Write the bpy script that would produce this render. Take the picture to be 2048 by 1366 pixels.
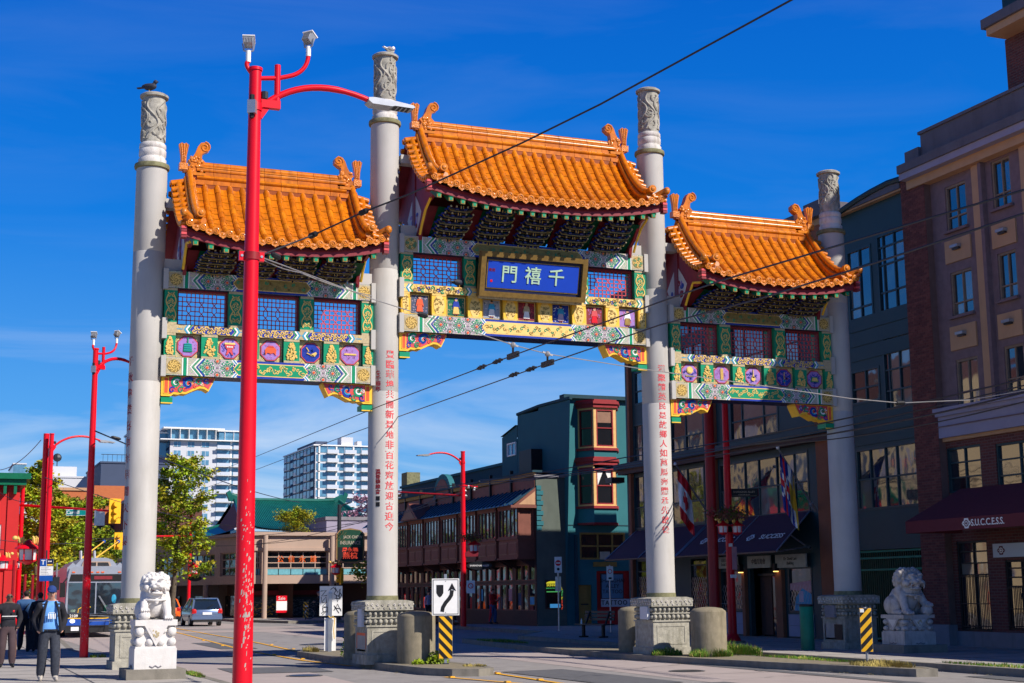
import bpy, math, random
from mathutils import Matrix, Vector
rnd = random.Random(7)
pi = math.pi
for o in list(bpy.data.objects): bpy.data.objects.remove(o)
SC = bpy.context.scene
COL = SC.collection

# ------------------------------------------------------------------ camera
FPX, YAW, PITCH, ROLL = 2902.16, .3812, .1711, -.0096
CAM = Vector((-13.8665, -33.7638, 1.63))
fwd = Vector((math.sin(YAW)*math.cos(PITCH), math.cos(YAW)*math.cos(PITCH), math.sin(PITCH)))
r0 = Vector((math.cos(YAW), -math.sin(YAW), 0)); u0 = r0.cross(fwd)
RGT = math.cos(ROLL)*r0 + math.sin(ROLL)*u0
UPV = -math.sin(ROLL)*r0 + math.cos(ROLL)*u0
cd = bpy.data.cameras.new('camera'); cam = bpy.data.objects.new('camera', cd); COL.objects.link(cam)
cd.sensor_width = 36; cd.lens = FPX/2048*36; cd.clip_start = .1; cd.clip_end = 5000
cam.matrix_world = Matrix(((RGT.x, UPV.x, -fwd.x, CAM.x), (RGT.y, UPV.y, -fwd.y, CAM.y), (RGT.z, UPV.z, -fwd.z, CAM.z), (0, 0, 0, 1)))
SC.camera = cam
def ray(x, y): return fwd + (x-1024)/FPX*RGT - (y-683)/FPX*UPV
def G(x, y, z=.05): d = ray(x, y); return CAM + d*((z-CAM.z)/d.z)      # a point seen at pixel x, y that lies at height z
def PX(x, y, X): d = ray(x, y); return CAM + d*((X-CAM.x)/d.x)           # ... on the street-side plane X
def PY(x, y, Y): d = ray(x, y); return CAM + d*((Y-CAM.y)/d.y)           # ... on the cross plane Y

# ------------------------------------------------------------------ light
SUN = Vector((1.06, -1.45, 1.40)).normalized()
w = bpy.data.worlds.new('World'); SC.world = w; w.use_nodes = True
nt = w.node_tree; nt.nodes.clear()
out = nt.nodes.new('ShaderNodeOutputWorld'); bg = nt.nodes.new('ShaderNodeBackground')
sky = nt.nodes.new('ShaderNodeTexSky'); sky.sky_type = 'NISHITA'; sky.sun_disc = False
sky.sun_elevation = math.asin(SUN.z); sky.sun_rotation = math.atan2(SUN.x, SUN.y)
sky.air_density = 1.0; sky.dust_density = .25; sky.ozone_density = 1.6
def N(t, **k):
    n = nt.nodes.new(t)
    for a, b in k.items(): setattr(n, a, b)
    return n
gam = N('ShaderNodeGamma'); gam.inputs['Gamma'].default_value = 1.0
hs = N('ShaderNodeHueSaturation'); hs.inputs['Saturation'].default_value = 1.45; hs.inputs['Value'].default_value = 1.0
tint = N('ShaderNodeMix', data_type='RGBA', blend_type='MULTIPLY'); tint.inputs[0].default_value = 1
tint.inputs[7].default_value = (.55, .85, 1.3, 1)
nt.links.new(sky.outputs[0], hs.inputs['Color']); nt.links.new(hs.outputs[0], tint.inputs[6])
# thin wisps of cirrus
tc = N('ShaderNodeTexCoord'); mp = N('ShaderNodeMapping'); mp.inputs['Scale'].default_value = (1.6, 1.6, 9)
mp.inputs['Rotation'].default_value = (.12, -.16, .3)
nz = N('ShaderNodeTexNoise'); nz.inputs['Scale'].default_value = 2.3; nz.inputs['Detail'].default_value = 9; nz.inputs['Roughness'].default_value = .55; nz.inputs['Distortion'].default_value = .6
rp = N('ShaderNodeValToRGB'); rp.color_ramp.elements[0].position = .46; rp.color_ramp.elements[1].position = .74
rp.color_ramp.elements[1].color = (.8, .8, .8, 1)
sx = N('ShaderNodeSeparateXYZ'); el = N('ShaderNodeMapRange'); el.inputs[1].default_value = .21; el.inputs[2].default_value = .05; el.inputs[3].default_value = .04; el.inputs[4].default_value = 1
mm = N('ShaderNodeMath', operation='MULTIPLY'); cl = N('ShaderNodeMix', data_type='RGBA'); cl.inputs[7].default_value = (8.6, 9.0, 9.5, 1)
# the polarised, saturated blue of the photograph's sky, the same all the way round
er = N('ShaderNodeValToRGB'); E = er.color_ramp.elements; E[0].position = 0; E[0].color = (.26, .52, .80, 1); E[1].position = 1; E[1].color = (.0, .010, .085, 1)
for p_, c_ in ((.03, (.23, .51, .83)), (.12, (.08, .36, .84)), (.25, (.0, .20, .76)), (.40, (.0, .125, .63)), (.55, (.0, .035, .26))): e = E.new(p_); e.color = (*c_, 1)
em = N('ShaderNodeVectorMath', operation='SCALE'); em.inputs[3].default_value = 1/.105
sm = N('ShaderNodeMix', data_type='RGBA'); sm.inputs[0].default_value = .82
nt.links.new(tc.outputs['Generated'], mp.inputs[0]); nt.links.new(mp.outputs[0], nz.inputs[0]); nt.links.new(nz.outputs[0], rp.inputs[0])
nt.links.new(tc.outputs['Generated'], sx.inputs[0]); nt.links.new(sx.outputs[2], el.inputs[0])
nt.links.new(rp.outputs[0], mm.inputs[0]); nt.links.new(el.outputs[0], mm.inputs[1])
nt.links.new(mm.outputs[0], cl.inputs[0]); nt.links.new(sx.outputs[2], er.inputs[0]); nt.links.new(er.outputs[0], em.inputs[0]); nt.links.new(tint.outputs[2], sm.inputs[6]); nt.links.new(em.outputs[0], sm.inputs[7]); nt.links.new(sm.outputs[2], cl.inputs[6])
nt.links.new(cl.outputs[2], bg.inputs[0]); nt.links.new(bg.outputs[0], out.inputs[0])
bg.inputs[1].default_value = .082
sd = bpy.data.lights.new('sun', 'SUN'); sd.energy = 4.9; sd.angle = math.radians(.5); sd.color = (1, .93, .84)
so = bpy.data.objects.new('sun', sd); COL.objects.link(so); so.rotation_euler = SUN.to_track_quat('Z', 'Y').to_euler()
SC.view_settings.view_transform = 'Standard'; SC.view_settings.look = 'None'; SC.view_settings.exposure = .36; SC.view_settings.gamma = 1
SC.view_settings.use_curve_mapping = False

# ------------------------------------------------------------------ materials
MATS = {}
def mk(name, col, rough=.6, metal=0, var=.12, scale=6, bump=0, bscale=40, emit=None, spec=.3, coat=0, stain=0, stcol=(.05, .045, .04), stscale=1.2, wave=None):
    """painted / stone / metal surface with small variation, fine relief and optional weather stains"""
    m = bpy.data.materials.new(name); m.use_nodes = True; t = m.node_tree; b = t.nodes['Principled BSDF']
    c = (*col, 1); b.inputs['Roughness'].default_value = rough; b.inputs['Metallic'].default_value = metal
    b.inputs['Specular IOR Level'].default_value = spec
    if coat: b.inputs['Coat Weight'].default_value = coat; b.inputs['Coat Roughness'].default_value = .08
    L = t.links.new
    tcn = t.nodes.new('ShaderNodeNewGeometry')
    n = t.nodes.new('ShaderNodeTexNoise'); n.inputs['Scale'].default_value = scale; n.inputs['Detail'].default_value = 6; L(tcn.outputs['Position'], n.inputs['Vector'])
    mx = t.nodes.new('ShaderNodeMix'); mx.data_type = 'RGBA'
    mr = t.nodes.new('ShaderNodeMapRange'); mr.inputs[1].default_value = .3; mr.inputs[2].default_value = .7; L(n.outputs[0], mr.inputs[0]); L(mr.outputs[0], mx.inputs[0])
    mx.inputs[6].default_value = (*[x*(1-var) for x in col], 1); mx.inputs[7].default_value = (*[min(1, x*(1+var)) for x in col], 1)
    src = mx.outputs[2]
    if stain:
        mpn = t.nodes.new('ShaderNodeMapping'); mpn.inputs['Scale'].default_value = (2.2, 2.2, .45); L(tcn.outputs['Position'], mpn.inputs[0])
        n2 = t.nodes.new('ShaderNodeTexNoise'); n2.inputs['Scale'].default_value = stscale; n2.inputs['Detail'].default_value = 8; n2.inputs['Roughness'].default_value = .65; L(mpn.outputs[0], n2.inputs['Vector'])
        r = t.nodes.new('ShaderNodeMapRange'); r.inputs[1].default_value = .5; r.inputs[2].default_value = .72; r.inputs[4].default_value = stain; L(n2.outputs[0], r.inputs[0])
        m2 = t.nodes.new('ShaderNodeMix'); m2.data_type = 'RGBA'; L(r.outputs[0], m2.inputs[0]); L(src, m2.inputs[6]); m2.inputs[7].default_value = (*stcol, 1); src = m2.outputs[2]
    L(src, b.inputs['Base Color'])
    if bump:
        n3 = t.nodes.new('ShaderNodeTexNoise'); n3.inputs['Scale'].default_value = bscale; n3.inputs['Detail'].default_value = 5; L(tcn.outputs['Position'], n3.inputs['Vector'])
        bp = t.nodes.new('ShaderNodeBump'); bp.inputs['Strength'].default_value = bump; bp.inputs['Distance'].default_value = .02; L(n3.outputs[0], bp.inputs['Height']); L(bp.outputs[0], b.inputs['Normal'])
    if emit: b.inputs['Emission Color'].default_value = (*emit[0], 1); b.inputs['Emission Strength'].default_value = emit[1]
    MATS[name] = m; return m
def glassmat(name, col, rough=.04, wav=.012, spec=1.0, metal=.0, ior=1.9):
    m = mk(name, col, rough, metal, var=.35, scale=.5, spec=spec)
    t = m.node_tree; b = t.nodes['Principled BSDF']; b.inputs['IOR'].default_value = ior
    g = t.nodes.new('ShaderNodeNewGeometry'); n = t.nodes.new('ShaderNodeTexNoise'); n.inputs['Scale'].default_value = .9; t.links.new(g.outputs['Position'], n.inputs[0])
    bp = t.nodes.new('ShaderNodeBump'); bp.inputs['Strength'].default_value = 1; bp.inputs['Distance'].default_value = wav; t.links.new(n.outputs[0], bp.inputs['Height']); t.links.new(bp.outputs[0], b.inputs['Normal'])
    return m
def brickmat(name, c1, c2, mortar, bw=.24, bh=.08, rough=.85):
    m = bpy.data.materials.new(name); m.use_nodes = True; t = m.node_tree; b = t.nodes['Principled BSDF']; b.inputs['Roughness'].default_value = rough; b.inputs['Specular IOR Level'].default_value = .2
    g = t.nodes.new('ShaderNodeNewGeometry'); s = t.nodes.new('ShaderNodeSeparateXYZ'); c = t.nodes.new('ShaderNodeCombineXYZ'); a = t.nodes.new('ShaderNodeMath'); a.operation = 'ADD'
    L = t.links.new; L(g.outputs['Position'], s.inputs[0]); L(s.outputs[0], a.inputs[0]); L(s.outputs[1], a.inputs[1]); L(a.outputs[0], c.inputs[0]); L(s.outputs[2], c.inputs[1])
    br = t.nodes.new('ShaderNodeTexBrick'); br.inputs['Scale'].default_value = 1; br.inputs['Brick Width'].default_value = bw; br.inputs['Row Height'].default_value = bh; br.inputs['Mortar Size'].default_value = .012
    br.inputs['Color1'].default_value = (*c1, 1); br.inputs['Color2'].default_value = (*c2, 1); br.inputs['Mortar'].default_value = (*mortar, 1)
    L(c.outputs[0], br.inputs['Vector']); L(br.outputs[0], b.inputs['Base Color'])
    bp = t.nodes.new('ShaderNodeBump'); bp.inputs['Strength'].default_value = .5; bp.inputs['Distance'].default_value = .01; bp.invert = True; L(br.outputs[1], bp.inputs['Height']); L(bp.outputs[0], b.inputs['Normal'])
    MATS[name] = m; return m
for a in [
    ('red_paint', (.68, .004, .016), .35, 0, .05, 3, .03, 90), ('red_dark', (.26, .012, .016), .45), ('maroon', (.22, .02, .03), .5, 0, .15), ('pink_red', (.62, .07, .08), .5),
    ('gold', (.72, .48, .13), .45, .0, .15, 14), ('gold_dark', (.30, .19, .05), .4, .35, .2, 12), ('yellow', (.85, .50, .04), .45, 0, .08), ('yellow_pale', (.80, .55, .17), .5, 0, .1), ('green', (.0, .26, .12), .42, 0, .1), ('green_dark', (.0, .12, .055), .45),
    ('blue', (.01, .035, .32), .4, 0, .1), ('blue_deep', (.0, .045, .44), .6, 0, .03), ('navy', (.010, .016, .06), .45), ('cyan', (.03, .30, .50), .45), ('white', (.82, .81, .78), .5, 0, .05), ('mint', (.42, .60, .42), .5), ('purple', (.33, .19, .50), .45, 0, .1), ('violet', (.45, .18, .50), .45), ('orange_red', (.75, .10, .03), .45),
    ('tan_gold', (.46, .37, .21), .5, 0, .2, 20), ('lilac', (.45, .35, .45), .5), ('black', (.012, .012, .014), .5), ('rubber', (.02, .02, .022), .8), ('steel', (.42, .43, .45), .35, .7), ('zinc', (.33, .34, .36), .42, .4), ('dark_metal', (.05, .05, .055), .4, .5),
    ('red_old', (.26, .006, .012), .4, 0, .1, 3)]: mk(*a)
for n_, c_ in dict(tile=(.56, .150, .001), tile_pale=(.63, .19, .003), tile_mid=(.46, .115, .001), tile_dark=(.30, .065, .002)).items():
    mk(n_, c_, .28, 0, .22, 7, .06, 25, coat=.10, spec=.4, stain=.6, stcol=(.20, .055, .006), stscale=2.2)
mk('glaze_relief', (.60, .18, .012), .28, 0, .25, 16, .9, 30, coat=.4)
mk('column_stone', (.455, .435, .405), .62, 0, .05, 1.6, .06, 60, stain=.55, stcol=(.33, .305, .27), stscale=.8)
mk('capital_stone', (.36, .34, .29), .8, 0, .25, 7, .5, 45, stain=.75, stcol=(.11, .11, .075), stscale=2.2)
mk('capital_white', (.62, .58, .54), .75, 0, .12, 5, .25, 40, stain=.75, stcol=(.15, .13, .08), stscale=1.6)
mk('moss_stone', (.20, .19, .10), .9, 0, .3, 8, .4, 40)
mk('pedestal_stone', (.36, .34, .28), .85, 0, .2, 9, .5, 50, stain=.7, stcol=(.08, .08, .05), stscale=2.0)
mk('concrete', (.24, .205, .14), .9, 0, .14, 7, .35, 60, stain=.7, stcol=(.11, .095, .055), stscale=2.4)
mk('curb_stone', (.22, .20, .165), .9, 0, .15, 5, .35, 50, stain=.5, stcol=(.08, .07, .05))
mk('marble', (.66, .63, .60), .55, 0, .06, 7, .2, 30, stain=.25, stcol=(.50, .44, .34), stscale=3)
mk('marble_dirty', (.46, .43, .41), .65, 0, .15, 7, .25, 30, stain=.7, stcol=(.13, .10, .07), stscale=2.6)
mk('road_pink', (.39, .328, .302), .9, 0, .06, 1.5, .15, 120, stain=.25, stcol=(.24, .21, .19), stscale=.8)
mk('road', (.285, .265, .25), .9, 0, .10, 2.5, .25, 140, stain=.55, stcol=(.15, .14, .14), stscale=.7)
mk('road_dark', (.12, .12, .125), .92, 0, .12, 6, .3, 140)
mk('sidewalk', (.38, .35, .315), .9, 0, .08, 3, .2, 120, stain=.4, stcol=(.22, .20, .18), stscale=1.3)
mk('line_yellow', (.80, .40, .02), .7, 0, .15, 9, stain=.4, stcol=(.3, .22, .12), stscale=4)
mk('grass', (.10, .20, .015), .8, 0, .35, 2); mk('dry_grass', (.34, .27, .08), .85, 0, .3, 3)
mk('leaf', (.25, .34, .014), .6, 0, .35, 1.5, spec=.3); mk('leaf_dark', (.075, .13, .012), .6, 0, .3, 1.5, spec=.3); mk('leaf_gold', (.38, .34, .018), .6, 0, .3, 1.5, spec=.3)
mk('blossom', (.42, .20, .28), .8); mk('bark', (.11, .085, .06), .95, 0, .3, 9, .8, 25)
glassmat('glass', (.012, .02, .03)); glassmat('glass_blue', (.02, .11, .22), ior=1.7); glassmat('glass_clear', (.10, .24, .36), .12, .004, ior=1.5); glassmat('shop_glass', (.010, .012, .016), .05, .02, ior=1.55)
mk('frame_bronze', (.17, .10, .022), .45, 0, .2, 10); glassmat('glass_blind', (.15, .14, .12)); glassmat('glass_dim', (.05, .06, .06), .06, .03)
m_ = mk('ornate', (.5, .4, .3), .5); t_ = m_.node_tree; n_ = [q for q in t_.nodes if q.type == 'TEX_NOISE'][0]; n_.inputs['Scale'].default_value = 34; n_.inputs['Detail'].default_value = 2; cr_ = t_.nodes.new('ShaderNodeValToRGB'); cr_.color_ramp.interpolation = 'CONSTANT'
for p_, c_ in ((.40, (.62, .52, .34)), (.47, (.16, .36, .24)), (.52, (.66, .58, .50)), (.57, (.50, .26, .28)), (.62, (.34, .26, .48))): e = cr_.color_ramp.elements.new(p_); e.color = (*c_, 1)
cr_.color_ramp.elements[0].color = (.10, .30, .22, 1); cr_.color_ramp.elements[-1].color = (.6, .5, .3, 1); t_.links.new(n_.outputs[0], cr_.inputs[0]); t_.links.new(cr_.outputs[0], t_.nodes['Principled BSDF'].inputs['Base Color'])
mk('brick_a', (.16, .05, .042), .9); mk('brick_b', (.125, .042, .038), .9); mk('brick_c', (.19, .062, .05), .9); mk('mortar', (.15, .09, .08), .9)
mk('blind', (.30, .29, .27), .7, 0, .1)
brickmat('brick_maroon', (.17, .052, .042), (.11, .038, .036), (.15, .085, .075))
brickmat('brick_orange', (.52, .15, .05), (.46, .125, .045), (.48, .17, .08)); brickmat('brick_brown', (.15, .065, .038), (.12, .055, .035), (.13, .075, .05), .3, .09)
mk('stucco_tan', (.50, .29, .16), .85, 0, .06, 2, stain=.2, stcol=(.22, .12, .08)); mk('frame_mauve', (.19, .125, .13), .75); mk('stucco_grey', (.13, .12, .14), .85, 0, .1, 2, stain=.4, stcol=(.06, .055, .06))
mk('stucco_lilac', (.31, .28, .36), .8, 0, .06, 2); mk('teal_panel', (.016, .048, .056), .5, 0, .08, 1.5); mk('teal_frame', (.016, .048, .058), .4); mk('tan_frame', (.24, .17, .12), .6)
mk('pier_brown', (.27, .095, .05), .85, 0, .08, 3, .1, 30); mk('awning_purple', (.080, .028, .042), .7, 0, .1); mk('awning_maroon', (.13, .022, .032), .75, 0, .08); mk('sign_cream', (.48, .42, .32), .6); mk('stone_grey', (.22, .21, .23), .85, 0, .1, 3, stain=.3)
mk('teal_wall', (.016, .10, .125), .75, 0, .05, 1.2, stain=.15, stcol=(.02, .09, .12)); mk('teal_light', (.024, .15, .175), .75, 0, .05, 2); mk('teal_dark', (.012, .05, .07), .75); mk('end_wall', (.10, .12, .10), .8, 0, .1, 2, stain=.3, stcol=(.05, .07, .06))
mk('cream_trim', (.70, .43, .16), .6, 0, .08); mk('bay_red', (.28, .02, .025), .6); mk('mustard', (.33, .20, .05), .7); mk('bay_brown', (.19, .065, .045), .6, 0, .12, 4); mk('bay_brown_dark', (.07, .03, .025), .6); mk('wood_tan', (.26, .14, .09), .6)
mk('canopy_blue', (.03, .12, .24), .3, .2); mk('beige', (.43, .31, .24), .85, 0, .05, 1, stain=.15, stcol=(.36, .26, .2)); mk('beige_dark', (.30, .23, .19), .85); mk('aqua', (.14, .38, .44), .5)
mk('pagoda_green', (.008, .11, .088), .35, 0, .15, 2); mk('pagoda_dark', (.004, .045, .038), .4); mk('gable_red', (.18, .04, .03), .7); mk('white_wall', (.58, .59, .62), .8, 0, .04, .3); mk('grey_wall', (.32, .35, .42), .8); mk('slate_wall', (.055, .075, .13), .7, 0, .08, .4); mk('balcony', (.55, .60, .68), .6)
mk('red_wall', (.55, .02, .02), .75, 0, .06, 1); mk('cream_wall', (.62, .46, .26), .8, 0, .05, .4); mk('cloth_black', (.018, .018, .024), .9, 0, .3, 12); mk('jeans', (.035, .04, .055), .9, 0, .25, 25); mk('jeans_blue', (.04, .10, .24), .9, 0, .2, 20)
mk('shirt_blue', (.13, .33, .72), .9, 0, .1, 14); mk('cap_blue', (.02, .05, .19), .85); mk('skin', (.55, .30, .21), .55, 0, .06, 20); mk('skin_dark', (.16, .08, .055), .5); mk('jacket_navy', (.03, .085, .20), .85); mk('jacket_red', (.48, .02, .02), .85); mk('shoe', (.42, .38, .33), .8); mk('trousers_brown', (.07, .045, .05), .9); mk('hair', (.025, .018, .014), .8)
mk('bus_silver', (.42, .45, .52), .3, .45, .04); mk('bus_blue', (.015, .07, .36), .3, coat=.5); mk('car_blue', (.17, .24, .40), .25, .5, .03, coat=.8); mk('headlamp', (.9, .9, .88), .2, emit=((1, .98, .9), 3.0)); mk('tail_red', (.5, .01, .01), .3); mk('plate', (.75, .76, .78), .5)
mk('signal_yellow', (.85, .45, .015), .45, 0, .06); mk('sign_teal', (.0, .25, .24), .4); mk('sign_blue', (.01, .08, .36), .4); mk('bin_green', (.0, .16, .10), .5, 0, .15, 4, stain=.3); mk('gate_green', (.008, .055, .03), .5); mk('wire', (.03, .03, .035), .5); mk('wire_pale', (.40, .38, .36), .4, .5)
mk('neon_yellow', (.6, .5, .02), .5, emit=((.9, .8, .05), .5)); mk('neon_green', (.1, .5, .1), .5, emit=((.15, .8, .2), .35)); mk('neon_red', (.6, .04, .02), .5, emit=((1, .10, .05), .45)); mk('neon_blue', (.05, .3, .6), .5, emit=((.1, .5, 1), .3)); mk('lamp_warm', (.8, .5, .1), .5, emit=((1, .6, .15), 2.0))
mk('lantern_glass', (.62, .60, .60), .3, 0, .06); mk('bird_grey', (.035, .038, .055), .7); mk('orange_paint', (.8, .12, .01), .5); mk('poster_dark', (.03, .05, .06), .5); mk('blinds_pink', (.5, .25, .28), .6)

# ------------------------------------------------------------------ mesh builder
def norm3(a): return Vector(a).normalized()
class MB:
    def __init__(s, M=None): s.v = []; s.f = []; s.m = []; s.M = M or Matrix.Identity(4); s.slots = []
    def mi(s, name):
        if name not in s.slots: s.slots.append(name)
        return s.slots.index(name)
    def add(s, vs, fs, m):
        b = len(s.v); k = s.mi(m); s.v += [s.M @ Vector(p) for p in vs]
        for f in fs: s.f.append([b+i for i in f]); s.m.append(k)
    def quad(s, a, b, c, d, m): s.add([a, b, c, d], [(0, 1, 2, 3)], m)
    def box(s, x0, x1, y0, y1, z0, z1, m):
        s.add([(x, y, z) for x in (x0, x1) for y in (y0, y1) for z in (z0, z1)], [(0, 1, 3, 2), (4, 6, 7, 5), (0, 4, 5, 1), (2, 3, 7, 6), (0, 2, 6, 4), (1, 5, 7, 3)], m)
    def bar(s, p, q, wd, m, h=None, up=(0, 0, 1)):
        p, q = Vector(p), Vector(q); d = (q-p).normalized(); a = d.cross(Vector(up))
        if a.length < 1e-4: a = d.cross(Vector((1, 0, 0)))
        a.normalize(); b = a.cross(d); a *= wd/2; b *= (h or wd)/2
        vs = [e+i*a+j*b for e in (p, q) for i, j in ((-1, -1), (1, -1), (1, 1), (-1, 1))]
        s.add(vs, [(0, 1, 5, 4), (1, 2, 6, 5), (2, 3, 7, 6), (3, 0, 4, 7), (0, 3, 2, 1), (4, 5, 6, 7)], m)
    def cyl(s, p, q, r0, r1=None, n=12, m='steel', caps=True):
        r1 = r0 if r1 is None else r1; s.tube([p, q], [r0, r1], n, m, caps)
    def tube(s, pts, r, n=8, m='steel', caps=True):
        pts = [Vector(p) for p in pts]; k = len(pts); rs = r if isinstance(r, (list, tuple)) else [r]*k
        vs = []; a = None
        for i, p in enumerate(pts):
            d = (pts[min(i+1, k-1)]-pts[max(i-1, 0)]); d.normalize()
            if a is None: a = d.cross(Vector((0, 0, 1))) if abs(d.z) < .95 else d.cross(Vector((0, 1, 0)))
            a = a - d*a.dot(d); a.normalize(); b = d.cross(a)
            vs += [p + (a*math.cos(2*pi*j/n)+b*math.sin(2*pi*j/n))*rs[i] for j in range(n)]
        fs = [(i*n+j, i*n+(j+1) % n, (i+1)*n+(j+1) % n, (i+1)*n+j) for i in range(k-1) for j in range(n)]
        if caps: fs += [tuple(range(n))[::-1], tuple((k-1)*n+j for j in range(n))]
        s.add(vs, fs, m)
    def lathe(s, prof, n=24, m='steel', c=(0, 0, 0)):
        vs = [(c[0]+r*math.cos(2*pi*j/n), c[1]+r*math.sin(2*pi*j/n), c[2]+z) for r, z in prof for j in range(n)]
        k = len(prof); fs = [(i*n+j, i*n+(j+1) % n, (i+1)*n+(j+1) % n, (i+1)*n+j) for i in range(k-1) for j in range(n)]
        if prof[0][0] > 1e-5: fs.append(tuple(range(n))[::-1])
        if prof[-1][0] > 1e-5: fs.append(tuple((k-1)*n+j for j in range(n)))
        s.add(vs, fs, m)
    def prism(s, poly, a0, a1, m, axis='y'):
        """poly of (u, v): axis y -> (x, z), axis x -> (y, z), axis z -> (x, y)"""
        def P(u, v, a): return {'y': (u, a, v), 'x': (a, u, v), 'z': (u, v, a)}[axis]
        n = len(poly); vs = [P(u, v, a0) for u, v in poly]+[P(u, v, a1) for u, v in poly]
        s.add(vs, [tuple(range(n)), tuple(range(2*n-1, n-1, -1))]+[(i, (i+1) % n, n+(i+1) % n, n+i) for i in range(n)], m)
    def sph(s, c, r, m, nu=10, nv=7):
        r = r if isinstance(r, (list, tuple)) else (r, r, r); vs = []
        for i in range(nv+1):
            t = pi*i/nv
            for j in range(nu): vs.append((c[0]+r[0]*math.sin(t)*math.cos(2*pi*j/nu), c[1]+r[1]*math.sin(t)*math.sin(2*pi*j/nu), c[2]+r[2]*math.cos(t)))
        s.add(vs, [(i*nu+j, (i+1)*nu+j, (i+1)*nu+(j+1) % nu, i*nu+(j+1) % nu) for i in range(nv) for j in range(nu)], m)
    def ribbon(s, pts, wd, y, th, m, w1=None):
        """flat strip following 2-D points (x, z), standing th proud of plane y (towards -y)"""
        n = len(pts); w1 = wd if w1 is None else w1; L = []; R_ = []
        for i in range(n):
            a = pts[max(i-1, 0)]; b = pts[min(i+1, n-1)]; dx, dz = b[0]-a[0], b[1]-a[1]; l = math.hypot(dx, dz) or 1
            h = (wd+(w1-wd)*i/(n-1))/2; L.append((pts[i][0]-dz/l*h, pts[i][1]+dx/l*h)); R_.append((pts[i][0]+dz/l*h, pts[i][1]-dx/l*h))
        vs = [(p[0], y-th, p[1]) for p in L]+[(p[0], y-th, p[1]) for p in R_]+[(p[0], y, p[1]) for p in L]+[(p[0], y, p[1]) for p in R_]
        fs = []
        for i in range(n-1): fs += [(i, i+1, n+i+1, n+i), (i, 2*n+i, 2*n+i+1, i+1), (n+i, n+i+1, 3*n+i+1, 3*n+i)]
        s.add(vs, fs, m)
    def disc(s, cx, cz, r, y, th, m, n=12, rz=None, a0=0):
        s.prism([(cx+r*math.cos(a0+2*pi*k/n), cz+(rz or r)*math.sin(a0+2*pi*k/n)) for k in range(n)], y-th, y, m)
    def build(s, name, parent=None, smooth=0, mesh_only=False):
        me = bpy.data.meshes.new(name); me.from_pydata(s.v, [], s.f)
        for k in s.slots: me.materials.append(MATS[k])
        me.polygons.foreach_set('material_index', s.m)
        if smooth:
            me.polygons.foreach_set('use_smooth', [True]*len(s.f)); me.update(); me.set_sharp_from_angle(angle=math.radians(smooth))
        me.update()
        if mesh_only: return me
        return link(name, me, parent)
def link(name, me, parent=None, M=None):
    o = bpy.data.objects.new(name, me); COL.objects.link(o)
    if parent: o.parent = parent
    if M: o.matrix_local = M
    return o
def tag(o, label=None, cat=None, group=None, kind=None):
    if label: o['label'] = label
    if cat: o['category'] = cat
    if group: o['group'] = group
    if kind: o['kind'] = kind
    return o
def thing(name, label, cat, loc=(0, 0, 0), rz=0, group=None):
    o = bpy.data.objects.new(name, None); COL.objects.link(o); o.location = loc; o.rotation_euler = (0, 0, rz); o.empty_display_size = .2
    return tag(o, label, cat, group)
def setting(o): o['kind'] = 'structure'; return o
def copy_tree(o, parent=None, loc=None, rz=None, label=None):
    kids = [c for c in TREE(o)]
    c = o.copy(); COL.objects.link(c); c.parent = parent
    if loc is not None: c.location = loc
    if rz is not None: c.rotation_euler = (0, 0, rz)
    if label: c['label'] = label
    for k in kids: copy_tree(k, c)
    return c
def TREE(o): return [c for c in bpy.data.objects if c.parent == o]
def T(x=0, y=0, z=0, rx=0, ry=0, rz=0, s=1): return Matrix.Translation((x, y, z)) @ Matrix.Rotation(rz, 4, 'Z') @ Matrix.Rotation(ry, 4, 'Y') @ Matrix.Rotation(rx, 4, 'X') @ Matrix.Scale(s, 4)
def lettering(txt, size, mat, M, parent=None, name='lettering', ext=.004, xs=1, bold=0, wrap=None, spacing=1):
    """words as flat raised letters; M places local x right, local y up, local z out. wrap=r bends them round a column of radius r"""
    cu = bpy.data.curves.new('t', 'FONT'); cu.body = txt; cu.size = size; cu.extrude = ext; cu.align_x = 'CENTER'; cu.align_y = 'CENTER'; cu.offset = bold; cu.resolution_u = 3; cu.space_character = spacing
    ob = bpy.data.objects.new('t', cu); COL.objects.link(ob)
    dg = bpy.context.evaluated_depsgraph_get(); me = bpy.data.meshes.new_from_object(ob.evaluated_get(dg)); bpy.data.objects.remove(ob)
    for v in me.vertices:
        x, y, z = v.co.x*xs, v.co.y, v.co.z
        if wrap: a = x/wrap; x, z = math.sin(a)*(wrap+z), math.cos(a)*(wrap+z)
        v.co = M @ Vector((x, y, z))
    me.materials.clear(); me.materials.append(MATS[mat]); me.name = name; me.update()
    return link(name, me, parent)
FRONT = Matrix(((1, 0, 0, 0), (0, 0, -1, 0), (0, 1, 0, 0), (0, 0, 0, 1)))    # letter plane facing -Y
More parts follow.
